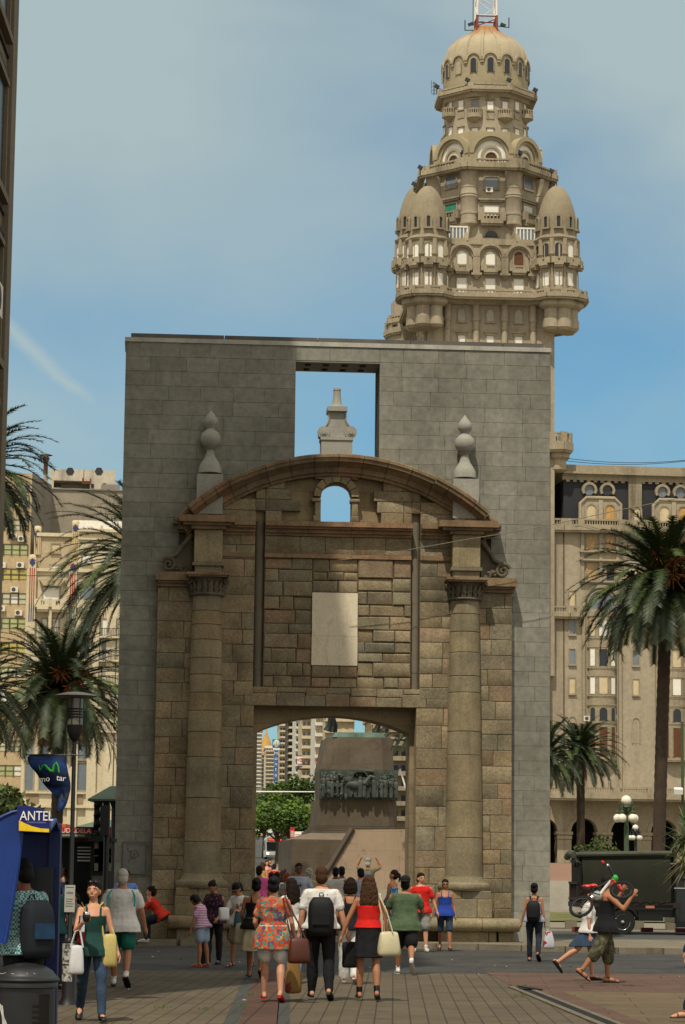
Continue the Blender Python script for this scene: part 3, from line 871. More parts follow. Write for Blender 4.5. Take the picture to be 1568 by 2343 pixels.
palace = thing('ornate_palace', 'tall ornate beige palace tower with domes and corner turrets above an arcaded wing', 'palace', (tf.o.x, tf.o.y, 0), tf.yaw)
m_pal = mat('palace stucco', '#9d917b', var=.12, sc=.12, fine=.07, streak=.55, streak_col=L('#4f4636'))  # dirt streaks, strengthened to paint occlusion-like shade into the stucco colour
m_pal2 = mat('palace trim', '#93876f', var=.16, sc=.2, fine=.08, streak=.8, streak_col=L('#3a332a'))
m_egg = mat('turret stucco', '#857a63', var=.15, sc=.25, streak=.3)
m_white = mat('white plaster niche', '#d8d4c6', var=.06, sc=.3)
m_shut = mat('white shutter', '#d9d5c8', var=.05, sc=.5)
m_cshut = mat('cream shutter', '#bcab88', var=.15, sc=.6)
m_gdark = mat('dark window glass', '#23262a', var=.15, sc=.5, rough=.25, spec=.5)
m_gmid = mat('grey window glass', '#6b7378', var=.12, sc=.4, rough=.2, spec=.5)
m_brown = mat('brown window frame', '#5a3a25', var=.15)
m_slate = mat('black slate roof', '#2e2f31', var=.15, sc=.3)
m_rust = mat('rusted dome cap', '#8a5a2a', var=.4, sc=1.2)
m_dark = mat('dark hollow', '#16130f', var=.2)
def dome_col(t, v):
 s = t.node('ShaderNodeSeparateXYZ'); t.link(v, s.inputs[0])
 z = t.math('ADD', s.outputs['Z'], t.math('MULTIPLY', t.noise(t.mapping(v, (1.2, 1.2, .15)), .7, 4), 3.0))
 c = t.mix(t.rng(z, 0, .85, zdome1 - .9, zdome1 + 1.6), L('#a0947a'), L('#8f5c25'))
 return t.mix(t.rng(z, 0, .8, zdome1 - 3.4, zdome1 - 4.2), c, L('#8f8467'))
def TZ(y, w=0.0, x=1110): return tf.z(x, y, w)
def HW(px, w=0.0): return px / F * (TD + w)
zdome1 = TZ(70)
m_dome2 = mat('dome stucco stained', None, custom=dome_col, var=.14, sc=.3, fine=.05)
OCT = [R(-90 + 22.5 + 45 * k) for k in range(8)]
def octa(hw): r = hw / cos(R(22.5)); return [(r * cos(a), r * sin(a)) for a in OCT]
def balustrade(mb, pts, z0, h, slab, closed=False, over=.25, step=.55, ped=None, thick=.35):
 """balcony edge along plan points: slab, balusters, rail, pedestals at the corners"""
 seq = list(pts) + ([pts[0]] if closed else [])
 for (xa, ya), (xb, yb) in zip(seq, seq[1:]):
  L_ = math.hypot(xb - xa, yb - ya)
  if L_ < .05: continue
  a = math.atan2(yb - ya, xb - xa); c = ((xa + xb) / 2, (ya + yb) / 2)
  rot = Matrix.Rotation(a, 3, 'Z')
  mb.obox((c[0], c[1], z0 - slab / 2), (L_ + over, thick + .5, slab), rot, .4)
  mb.obox((c[0], c[1], z0 - slab - .12), (L_ + over * .3, thick + .2, .24), rot, .2)
  mb.obox((c[0], c[1], z0 + h - .09), (L_ + over * .5, thick, .2), rot, .5)
  mb.obox((c[0], c[1], z0 + .07), (L_, thick * .9, .15), rot, .5)
  n = max(1, int(L_ / step))
  for k in range(n):
   f = (k + .5) / n
   mb.obox((xa + (xb - xa) * f, ya + (yb - ya) * f, z0 + h / 2), (step * .42, .2, h - .2), rot, .6)
 for i, (x, y) in enumerate(seq[:-1] if closed else seq):
  j = seq[min(i + 1, len(seq) - 1)]; k_ = seq[max(i - 1, 0)]
  a = math.atan2(j[1] - k_[1], j[0] - k_[0])
  mb.obox((x, y, z0 + h / 2 - .05), (.75, thick + .2, h + .15), Matrix.Rotation(a, 3, 'Z'), .3)
def arch_poly(cx, z0, z1, w, n=10):
 r = w / 2
 return [(cx - r, z0), (cx + r, z0)] + [(cx + r * cos(PI * k / n), z1 - r + r * sin(PI * k / n)) for k in range(n + 1)]
def rect_poly(cx, z0, z1, w): return [(cx - w / 2, z0), (cx + w / 2, z0), (cx + w / 2, z1), (cx - w / 2, z1)]
def window(parent, M, cx, z0, z1, w, arch=False, m=None, frame=.16, sill=True, mf=None, pane=True, depth=.12):
 """a framed window standing just proud of the wall plane y=0 of M; the pane is set back in its surround"""
 p = arch_poly if arch else rect_poly
 mb = MB(); mb.M = M
 outer, inner = p(cx, z0, z1 + frame, w + 2 * frame), p(cx, z0, z1, w)
 a = [mb.p((x, -depth, z)) for x, z in outer]; b = [mb.p((x, -depth, z)) for x, z in inner]
 a2 = [mb.p((x, .02, z)) for x, z in outer]; b2 = [mb.p((x, .02, z)) for x, z in inner]
 n = len(a)
 for i in range(n):
  j = (i + 1) % n
  if i == 0: continue
  mb.face((a[i], a[j], b[j], b[i])); mb.face((a[j], a[i], a2[i], a2[j])); mb.face((b[i], b[j], b2[j], b2[i]))
 if sill: mb.box(cx - w / 2 - frame * 1.4, cx + w / 2 + frame * 1.4, -depth - .12, .02, z0 - .22, z0)
 o = mb.build('window', mf or m_pal2, parent)
 mb = MB(); mb.M = M
 mb.prism(p(cx, z0 + .003, z1 - .003, w - .006), -.03, .0)
 k = mb.build('pane', m or m_shut, o)
 return o
def MF(w, u=0.0, ang=0.0):
 """matrix of a wall plane: distance w from the axis, turned by ang"""
 return Matrix.Rotation(ang, 4, 'Z') @ Matrix.Translation((u, w, 0))
mb = MB()
prof = [(HW(px), TZ(y)) for y, px in ((222, 99), (190, 99), (160, 99), (145, 97.5), (130, 94), (118, 88), (108, 80), (100, 70), (93, 58), (86, 45), (80, 37), (72, 31), (66, 26))]
mb.lathe(prof, 0, 0, 64, rf=lambda a, z: 1 + .018 * abs(cos(8 * a + .2)) * min(1, max(0, (zdome1 - z) / 3)))
dome = mb.build('dome', m_dome2, palace, 25)
mb = MB()
for k in range(16):
 a = R(-90 + 22.5 * k + 11.25)
 mb.tube([((r + .02) * cos(a), (r + .02) * sin(a), z) for r, z in prof[2:-1]], [.22, .22, .2, .2, .18, .17, .16, .14, .12, .1], 6)
mb.build('dome_rib', m_dome2, dome)
mb = MB()
ra = HW(99)
for k in range(16):
 a = R(-90 + 22.5 * k)
 M_ = Matrix.Rotation(a + PI / 2, 4, 'Z') @ Matrix.Translation((0, -ra * .985, 0))
 mb.M = M_; mb.arcband(0, TZ(166), ra * .155, ra * .205, 0, PI, 10, -.35, .4); mb.box(-ra * .205, -ra * .16, -.25, .3, TZ(172), TZ(166)); mb.box(ra * .16, ra * .205, -.25, .3, TZ(172), TZ(166))
mb.M = None
mb.build('scalloped_band', m_dome2, dome)
for k in range(-4, 5):
 window(palace, MF(-ra * 1.035, 0, R(22.5 * k)), 0, TZ(193), TZ(162), .72, True, m_gdark if k not in (-2, 4) else m_pal, .1, False, depth=.08)
mast = MB(); mw = MB(); z_ = TZ(66)
zc = TZ(42)
h_ = HW(23)
legs = [(-h_, -h_), (h_, -h_), (h_, h_), (-h_, h_)]
for s, (x, y) in enumerate(legs):
 mast.tube([(x, y, z_ - .8), (x, y, zc)], .16, 6); mw.tube([(x, y, zc), (x * .9, y * .9, zc + 9)], .13, 6)
 x2, y2 = legs[(s + 1) % 4]
 for k in range(5):
  za = zc + k * 1.8; f = 1 - .1 * k / 5
  mw.tube([(x * f, y * f, za), (x2 * f, y2 * f, za + 1.8 * (k % 2))], .06, 4); mw.tube([(x * f, y * f, za + 1.8), (x2 * f, y2 * f, za)], .05, 4)
 mast.tube([(x, y, z_), (x2, y2, z_ + .9)], .07, 4); mast.tube([(x, y, zc - .1), (x2, y2, zc - .1)], .09, 4)
mst = mast.build('mast_base', mat('mast red', '#7c4439', var=.3), palace)
mw.build('mast_lattice', mat('mast white', '#d8d0c8', var=.1), palace)
mb = MB()
for s, x1, z1 in ((-1, -2.7, -.6), (1, 2.75, -.1)):
 mb.tube([(s * 1.0, -1, z_ + .1 + (z1 if s < 0 else 0)), (x1, -1, z_ + z1)], .06, 5); mb.tube([(x1, -1, z_ + z1), (x1, -1, z_ + z1 + 1.3)], .07, 5)
 mb.obox((s * 2.0, -1.2, z_ + .15), (.7, .3, .35), Matrix.Rotation(.4 * s, 3, 'Y'))
mb.tube([(-h_ - .5, -1, z_), (-h_ - .5, -1, z_ + 4.2)], .05, 5)
mb.build('antenna', m_gdark, palace)
hw1 = HW(109)
mb = MB()
zb1a, zb1b = TZ(190, -hw1), TZ(204, -hw1)
balustrade(mb, octa(hw1), TZ(198, -hw1), TZ(190, -hw1) - TZ(198, -hw1), .42, True, .3, .42)
mb.prismz(octa(HW(99)), zb1b - .75, zb1b - .1, octa(hw1 - .2))
mb.build('dome_balcony', m_pal2, palace)
mb = MB(); r2 = HW(98)
mb.lathe([(r2, TZ(330)), (r2, TZ(204))], 0, 0, 48)
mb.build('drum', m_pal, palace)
for k in range(-4, 5):
 a = R(21 * k)
 M_ = MF(-r2, 0, a)
 dw = -r2 * cos(a)
 for (ya, yb) in ((251, 232), (312, 294)):
  window(palace, M_, 0, TZ(ya, dw), TZ(yb, dw), .72, False, m_gmid if (k, ya) == (-1, 251) else m_shut, .1, True, depth=.06)
 for bx_ in ((-.62, .62, -.22, .02, 228, 226), (-.5, .5, -.1, .02, 224, 219), (-.5, .5, -.08, .02, 272, 258), (-.55, .55, -.2, .02, 292.5, 290.5)):
  mb = MB(); mb.M = M_; mb.box(*bx_[:4], TZ(bx_[4], dw), TZ(bx_[5], dw)); mb.build('window_trim', m_pal2, palace)
 if k in (-3, -1, 1, 3):
  mb = MB()
  c = (M_ @ Vector((0, -.05, 0)))
  zz0, zz1, zz2 = TZ(272, dw), TZ(263, dw), TZ(252, dw)
  mb.lathe([(.15, zz0 - .55), (.75, zz0 - .1), (1.0, zz0), (1.0, zz1)], c.x, c.y, 20)
  mb.lathe([(.98, zz2 - .15), (.98, zz2)], c.x, c.y, 20)
  for q in range(20):
   b = 2 * PI * q / 20
   mb.box(c.x + .9 * cos(b) - .07, c.x + .9 * cos(b) + .07, c.y + .9 * sin(b) - .07, c.y + .9 * sin(b) + .07, zz1, zz2 - .1)
  mb.build('balcony', m_pal2, palace)
hw2 = HW(124)
mb = MB()
zg0 = TZ(372, -hw2); rg = HW(51); zgc = TZ(351, -hw2)
mb2 = MB()
for k in range(8):
 M_ = Matrix.Rotation(R(45 * k), 4, 'Z') @ Matrix.Translation((0, -hw2, 0))
 mb.M = M_
 mb.arcband(0, zgc, rg * .66, rg * .80, 0, PI, 18, .05, 2.2, .4); mb.arcband(0, zgc, rg * .80, rg * 1.0, 0, PI, 18, -.25, 2.4, .6)
 for s in (-1, 1): mb.box(s * rg * .66, s * rg * 1.0, -.15, 2.0, zg0 - .5, zgc, .5)
 mb.prism([(rg * .68 * cos(PI * q / 16), zgc + rg * .68 * sin(PI * q / 16)) for q in range(17)] + [(-rg * .68, zg0), (rg * .68, zg0)], 1.2, 1.6)
 mb.arcband(0, TZ(354, -hw2), .95, 1.25, 0, PI, 12, .15, .6, .5)
 for s in (-1, 1): mb.box(s * .95, s * 1.25, .15, .6, zg0, TZ(354, -hw2))
 mb2.M = M_
 mb2.prism([(rg * .66 * cos(PI * q / 16), zgc + rg * .66 * sin(PI * q / 16)) for q in range(17)] + [(-rg * .66, zg0), (rg * .66, zg0)], .35, .6)
mb.M = None; mb2.M = None
mb.prismz(octa(hw2 - .8), zg0 - 1, TZ(330))
mb.build('gable_ring', m_dome2, palace)
mb2.build('gable_niche', m_white, palace)
for k in range(-2, 3): window(palace, MF(-hw2 + .33, 0, R(45 * k)), 0, zg0 + .3, TZ(347, -hw2), 1.3, True, mat('brown shutter', '#4b3423'), .12, False)
hw3 = HW(141)
zb2 = TZ(385, -hw3)
plan = []
for k in range(8):
 a = R(-90 + 22.5 + 45 * k); r = hw3 / cos(R(22.5))
 c = Vector((r * .955 * cos(a), r * .955 * sin(a)))
 for d in (-50, -15, 15, 50):
  b = a + R(d); plan.append((c.x + 1.15 * cos(b), c.y + 1.15 * sin(b)))
mb = MB()
balustrade(mb, plan, TZ(377, -hw3), TZ(366, -hw3) - TZ(377, -hw3), .55, True, .2, .42, thick=.35)
mb.prismz(octa(hw3 - 1.0), zb2 - .35, TZ(377, -hw3) - .1, octa(hw3 - .1))
mb.build('gable_balcony', m_pal2, palace)
hw4 = HW(126)
zsec0, zsec1 = TZ(560, -hw4), zb2
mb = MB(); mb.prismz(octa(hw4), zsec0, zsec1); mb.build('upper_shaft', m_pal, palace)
for k in range(8):
 a = OCT[k]; r = hw4 / cos(R(22.5)) * .975; c = (r * cos(a), r * sin(a)); rr = HW(19.5)
 y2z = lambda y: TZ(y, -hw4)
 mb = MB()
 mb.lathe([(.2, y2z(528)), (rr * .75, y2z(518)), (rr * 1.06, y2z(514)), (rr * 1.06, y2z(509)), (rr, y2z(508)), (rr, y2z(493)), (rr * 1.06, y2z(492)), (rr * 1.06, y2z(488)), (rr, y2z(487)),
   (rr, y2z(455)), (rr * 1.1, y2z(452)), (rr * 1.02, y2z(449)), (rr * 1.1, y2z(446)), (rr, y2z(443)), (rr, y2z(432)), (rr * 1.05, y2z(431)), (rr * 1.05, y2z(428)), (rr, y2z(427)),
   (rr, y2z(404)), (rr * 1.1, y2z(400)), (rr * 1.15, y2z(392))], c[0], c[1], 20)
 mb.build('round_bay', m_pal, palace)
 mb = MB(); mb.obox((c[0] * .98, c[1] * .98, y2z(537)), (.6, 2.2, 3.0), Matrix.Rotation(a - PI / 2, 3, 'Z') @ Matrix.Rotation(.35, 3, 'X')); mb.build('bay_corbel', m_pal2, palace)
for k in (-2, -1, 0, 1, 2):
 M_ = MF(-hw4, 0, R(45 * k)); dw = -hw4 * cos(R(45 * k))
 window(palace, M_, 0, TZ(431, dw), TZ(405, dw), 1.6, False, m_gmid, .15)
 window(palace, M_, 0, TZ(494, dw), TZ(469, dw), 1.75, False, m_shut if k != -1 else mat('green awning blind', '#2f7d63'), .15)
 window(palace, M_, 0, TZ(541, dw), TZ(528, dw), 1.6, True, m_gdark, .2, False)
 mb = MB(); mb.M = M_
 mb.box(-1.6, 1.6, -.45, .02, TZ(459, dw), TZ(455, dw)); mb.box(-1.4, 1.4, -.3, .02, TZ(463, dw), TZ(459, dw))
 mb.build('window_hood', m_pal2, palace); mb = MB()
 mb.M = MF(-hw4 - .55, 0, R(45 * k))
 balustrade(mb, [(-1.3, 0), (1.3, 0)], TZ(505, dw), .9, .5, False, .1, .4)
 mb.box(-.9, .9, 0, .6, TZ(512, dw), TZ(506, dw))
 mb.build('balcony', m_pal2, palace)
for s in (-1, 1):
 mb = MB(); x0, x1 = sorted((s * HW(57), s * HW(98)))
 zz = TZ(545, -7.6)
 mb.box(x0, x1, -7.3, -5, zz, zz + 1.3); g_ = mb.build('glazed_terrace', m_gmid, palace)
 mb = MB(); mb.box(x0 - .1, x1 + .1, -7.4, -5, zz + 1.3, zz + 1.5)
 for k in range(6): mb.box(x0 + (x1 - x0) * k / 5 - .07, x0 + (x1 - x0) * k / 5 + .07, -7.38, -7.3, zz, zz + 1.3)
 mb.build('terrace_frame', m_white, palace)
hb = 7.5
WF = -hb
Z5 = lambda y, w=WF: TZ(y, w, 1120)
mb = MB()
zlow = TZ(775, WF)
mb.prismz([(-hb, -hb), (hb, -hb), (hb, hb), (-hb, hb)], zlow - 40, Z5(548))
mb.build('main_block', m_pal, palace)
uF = [tf.u(x, 620, WF) for x in (1057, 1122, 1187)]
for fr in range(4):
 Mr = Matrix.Rotation(R(90 * fr), 4, 'Z')
 MW = Mr @ Matrix.Translation((0, WF, 0))
 mb = MB(); mb.M = MW
 sp = uF[1] - uF[0]; off = uF[1]
 zsp, r_ = Z5(589), sp * .47
 for k in (-1, 0, 1):
  mb.arcband(off + k * sp, zsp, r_ * .84, r_ * 1.04, 0, PI, 16, -.55, .05, .5)
  mb.arcband(off + k * sp, zsp, r_ * .72, r_ * .84, 0, PI, 16, -.3, .05, .5)
 for k in range(4):
  x = off + (k - 1.5) * sp
  mb.box(x - .42, x + .42, -.5, .05, Z5(627), zsp); mb.box(x - .62, x + .62, -.75, .05, Z5(632), Z5(627)); mb.lathe([(.12, Z5(641)), (.45, Z5(634)), (.5, Z5(632))], x, -.35, 10)
 mb.box(off - 2.2 * sp + 1.4, off + 2.2 * sp - 1.4, -.22, .05, zsp + r_ * .95, Z5(547))
 mb.build('arch_moulding', m_pal2, palace)
 if fr in (0, 3):
  for k in (-1, 0, 1):
   x = off + k * sp
   window(palace, MW, x, Z5(608), Z5(575), 1.12 * 1.0, True, m_shut if not (fr == 0 and k == 1) else m_brown, .16, False)
   window(palace, MW, x, Z5(671), Z5(637), 1.18, False, m_shut, .12, False)
   mb = MB(); mb.M = MW @ Matrix.Translation((0, -.4, 0))
   balustrade(mb, [(x - .8, 0), (x + .8, 0)], Z5(619), Z5(608) - Z5(619), .35, False, .1, .32); mb.box(x - .8, x + .8, 0, .4, Z5(624), Z5(619))
   mb.build('balcony', m_pal2, palace)
  for k in (-1, 0, 1):
   x = off + k * sp
   z6 = lambda y: Z5(y)
   window(palace, MW, x, z6(736), z6(708), .9, True, mat('grey shutter', '#a39d8e'), .1)
   window(palace, MW, x, z6(790), z6(768), .85, False, m_shut, .1, False)
   mb = MB(); mb.M = MW
   mb.box(x - .75, x + .75, -.3, .02, z6(762), z6(758)); mb.box(x - .6, x + .6, -.18, .02, z6(768), z6(762))
   mb.build('window_trim', m_pal2, palace)
  mb = MB(); mb.M = MW
  for k in range(4):
   x = off + (k - 1.5) * sp
   mb.lathe([(.38, Z5(800)), (.38, Z5(757)), (.5, Z5(755)), (.38, Z5(752)), (.38, Z5(738)), (.55, Z5(735)), (.5, Z5(732)), (.45, Z5(694))], x, -.2, 12)
  mb.build('engaged_shaft', m_pal, palace)
tr = 2.42
tc_ = 7.75
zb3 = Z5(677, -9)
plan = []
for k in range(4):
 a = R(-90 + 90 * k - 45); c = Vector((tc_ * math.sqrt(2) * cos(a), tc_ * math.sqrt(2) * sin(a)))
 for d in (-100, -70, -40, -12, 12, 40, 70, 100):
  b = a + R(d); rr = tr + 1.0 + (.22 if abs(d) in (70, 12) else 0)
  plan.append((c.x + rr * cos(b), c.y + rr * sin(b)))
mb = MB()
balustrade(mb, plan, zb3 + .1, Z5(665, -9) - zb3 - .1, .45, True, .15, .42, thick=.3)
mb.prismz(plan, zb3 - .3, zb3)
inner = [(x * .9, y * .9) for x, y in plan]
mb.prismz([(x * .93, y * .93) for x, y in inner], zb3 - .85, zb3 - .29, inner)
mb.build('long_balcony', m_pal2, palace)
for k in range(4):
 a = R(-90 + 90 * k - 45); c = (tc_ * math.sqrt(2) * cos(a), tc_ * math.sqrt(2) * sin(a))
 w_ = c[1]
 tz = lambda y: tf.z(977 if k in (0, 3) else 1273, y, w_)
 tw = thing_ = MB()
 sc = lambda aa, z: 1 + .02 * cos(8 * aa)
 tw.lathe([(tr, zb3), (tr, tz(556))], c[0], c[1], 40, rf=sc)
 T_ = tw.build('turret', m_pal, palace)
 mb = MB()
 mb.lathe([(tr * 1.06, tz(558)), (tr * 1.12, tz(553)), (tr * 1.05, tz(549)), (tr * .98, tz(545))] +
   [(tr * f, tz(y)) for y, f in ((520, .97), (500, .93), (485, .87), (470, .78), (455, .66), (443, .53), (434, .38), (428, .22), (426, .05))], c[0], c[1], 40,
   rf=lambda aa, z: 1 + (.035 * cos(8 * aa) if z < tz(545) else .012 * abs(cos(6 * aa))))
 mb.build('egg_dome', m_egg, T_)
 mb = MB()
 for q in range(10):
  b = 2 * PI * q / 10 + R(-90 - 3.2 + 18)
  mb.tube([(c[0] + tr * 1.02 * cos(b), c[1] + tr * 1.02 * sin(b), z) for z in (tz(592), tz(556))], .3, 8); mb.lathe([(.1, tz(599)), (.42, tz(592)), (.42, tz(589))], c[0] + tr * 1.03 * cos(b), c[1] + tr * 1.03 * sin(b), 10)
  mb.tube([(c[0] + tr * .98 * cos(b), c[1] + tr * .98 * sin(b), z) for z in (zb3, tz(592))], .2, 6)
 mb.build('turret_colonnette', m_pal2, T_)
 if k in (0, 1, 3):
  for d in (-72, -36, 0, 36, 72):
   aa = R(d) - (R(3.2) if k != 3 else R(40))
   Mw = Matrix.Translation((c[0], c[1], 0)) @ Matrix.Rotation(aa, 4, 'Z') @ Matrix.Translation((0, -tr * 1.0, 0))
   g = m_gdark if k == 1 and d < 30 else m_shut
   window(T_, Mw, 0, tz(599), tz(566), .84, True, g, .12, False)
   window(T_, Mw, 0, tz(662), tz(632), .84, False, m_shut, .1, False)
   Mw2 = Matrix.Translation((c[0], c[1], 0)) @ Matrix.Rotation(aa, 4, 'Z') @ Matrix.Translation((0, -tr * .985, 0))
   window(T_, Mw2, 0, tz(530), tz(505), .42, True, m_gdark, .26, True, m_egg, depth=.2)
   mb = MB(); mb.M = Matrix.Translation((c[0], c[1], 0)) @ Matrix.Rotation(aa, 4, 'Z') @ Matrix.Translation((0, -tr - .35, 0))
   balustrade(mb, [(-.5, 0), (.5, 0)], tz(611), tz(600) - tz(611), .4, False, .1, .28); mb.box(-.5, .5, 0, .5, tz(618), tz(611))
   mb.build('balcony', m_pal2, T_)
 mb = MB()
 for d in (-75, -25, 25, 75):
  b = a + R(d); q = (c[0] + 1.7 * cos(b), c[1] + 1.7 * sin(b))
  mb.lathe([(.7, Z5(758, w_)), (.98, Z5(752, w_)), (.98, Z5(734, w_)), (.86, Z5(732, w_)), (.86, Z5(708, w_))], q[0], q[1], 18)
  b2 = (c[0] + 1.75 * cos(b), c[1] + 1.75 * sin(b))
  mb.lathe([(.9, Z5(710, w_)), (1.4, Z5(704, w_)), (1.5, Z5(698, w_)), (1.35, zb3 - .4)], b2[0], b2[1], 20)
 mb.lathe([(1.15, Z5(757, w_)), (1.15, Z5(708, w_)), (1.9, Z5(706, w_)), (1.9, zb3)], c[0], c[1], 20)
 mb.build('turret_corbel', m_pal, palace)
mb = MB(); tp = (tc_, -tc_); mb.tube([(tp[0], tp[1], TZ(433, -tc_)), (tp[0], tp[1], TZ(413, -tc_))], .06, 5); mb.build('lightning_rod', m_gdark, palace)
mb = MB(); mb.tube([(-HW(124), -1, TZ(226)), (-HW(124), -1, TZ(196))], .1, 5); mb.tube([(-HW(108), -1, TZ(212)), (-HW(124), -1, TZ(208))], .08, 5)
for k in range(4): mb.tube([(-HW(131), -1.2, TZ(224 - 8 * k)), (-HW(119), -.8, TZ(222 - 8 * k))], .04, 4)
mb.tube([(-HW(131), -1.2, TZ(224)), (-HW(131), -1.2, TZ(194))], .04, 4); mb.build('grid_aerial', mat('aerial grey', '#6d7276'), palace)
mb = MB()
for x, y in ((1000, 198), (1225, 206), (962, 383), (1262, 391), (1070, 183), (1165, 183), (948, 421), (1060, 349), (1190, 349)):
 u, z = tf.px(x, y, -5.5); mb.obox((u, -5.5, z), (.6, .4, .4), Matrix.Rotation(.5, 3, 'Y')); mb.tube([(u, -5.4, z), (u, -5.2, z - .9)], .06, 4)
mb.build('floodlight', m_gdark, palace)
mb = MB()
zz = tf.z(900, 752, 6)
pl = [(-9.8 - .0, 5), (-10.9, 6.2), (-11.4, 8), (-10.8, 9.6), (-9.5, 10.5)]
balustrade(mb, [(-8.0, 3.8)] + pl, zz, 1.1, .6, False, .3, .42); mb.prismz([(-7, 3.8), (-9.8, 4.2)] + pl + [(-7, 10.5)], zz - 2.6, zz - .4, [(-7, 3.8), (-9.8, 4.2)] + pl + [(-7, 10.5)])
mb.lathe([(1.2, zz - 4.5), (2.6, zz - 2.6)], -9, 7, 18)
mb.build('corner_balcony', m_pal2, palace); mb = MB()
zz = tf.z(1290, 1016, -7)
for yy in (-7.4,):
 pts = [(4.5, -8.2), (7.2, -8.2), (8.4, -8.6), (9.3, -7.6), (9.2, -6.0), (8.2, -5.2)]
 balustrade(mb, pts, zz, tf.z(1290, 993, -7) - zz, .9, False, .3, .42); mb.prismz(pts + [(4.5, -5.2)], zz - 1.2, zz - .3)
 mb.lathe([(.6, zz - 3.4), (1.0, zz - 3.1), (1.0, zz - 2.0), (1.4, zz - 1.7), (1.4, zz - 1.1)], 8.0, -6.8, 16)
mb.build('corner_balcony', m_pal2, palace)
mb = MB()
zs0, zs1 = TZ(1990, WF), zlow
hs = 7.02
mb.prismz([(-hs, -hb - .02), (hs, -hb - .02), (hs, hb), (-hs, hb)], TG - 1, zs1 + 1)
mb.box(hs - 1.9, hs - .3, -hb - .35, -hb, TG, tf.z(1275, 800, -8)); mb.box(hs - .9, hs - .2, -hb - .55, -hb - .35, TG, tf.z(1275, 810, -8))
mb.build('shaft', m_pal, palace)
mb = MB()
for k in range(13):
 y = 845 + k * 64
 for q, (h1, d1) in enumerate(((0, .35), (20, .55))):
  z = tf.z(1262, y + h1, -7.8); mb.box(hs - 4.6, hs - 1.95, -hb - d1, -hb, z - .12, z + .12)
mb.build('shaft_sill', m_pal2, palace)
ux = [tf.u(x, 900, -hb) for x in (1250,)]
for k in range(12):
 y = 875 + k * 64
 window(palace, Matrix.Translation((0, -hb - .02, 0)), hs - 2.9, tf.z(1258, y + 27, -7.5), tf.z(1258, y, -7.5), 1.1, False, m_shut if k % 3 else m_gdark, .12)
wf = Frame(P(1290, 1400, 306).x, 306.0, R(6.6))
to_t = tf.M if hasattr(tf, 'M') else None
WL = Matrix.Rotation(-tf.yaw, 4, 'Z') @ Matrix.Translation((wf.o.x - tf.o.x, wf.o.y - tf.o.y, 0)) @ Matrix.Rotation(wf.yaw, 4, 'Z')
WU, WZ = wf.u, wf.z
U = lambda x, y=1400, w=0: wf.u(x, y, w)
Z = lambda y, x=1420, w=0: wf.z(x, y, w)
uW0, uW1 = U(1252), U(1252) + 62
mb = MB(); mb.M = WL
mb.box(uW0, uW1, 0, 18, Z(1832), Z(1215))
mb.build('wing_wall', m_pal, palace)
mb = MB(); mb.M = WL
mb.box(U(1291), uW1, .4, 17, Z(1215), Z(1098));
mb.build('mansard_roof', m_slate, palace)
mb = MB(); mb.M = WL
mb.box(U(1288), uW1, -.1, 17.2, Z(1082), Z(1066)); mb.box(U(1288), uW1, -.5, 17.4, Z(1087), Z(1082)); mb.box(U(1288), uW1, .0, 17.2, Z(1091), Z(1087)); mb.box(U(1288), uW1, .1, 17, Z(1100), Z(1091))
u = U(1291) + .3
while u < uW1:
 mb.box(u, u + .42, .12, .42, Z(1104.5), Z(1100)); u += .83
for xa, xb in ((1439, 1469), (1652, 1682)): mb.box(U(xa, 1150), U(xb, 1150), .05, 1, Z(1192), Z(1090))
mb.box(U(1400), U(1425), 3, 5, Z(1066), Z(1063))
mb.build('wing_cornice', m_pal2, palace)
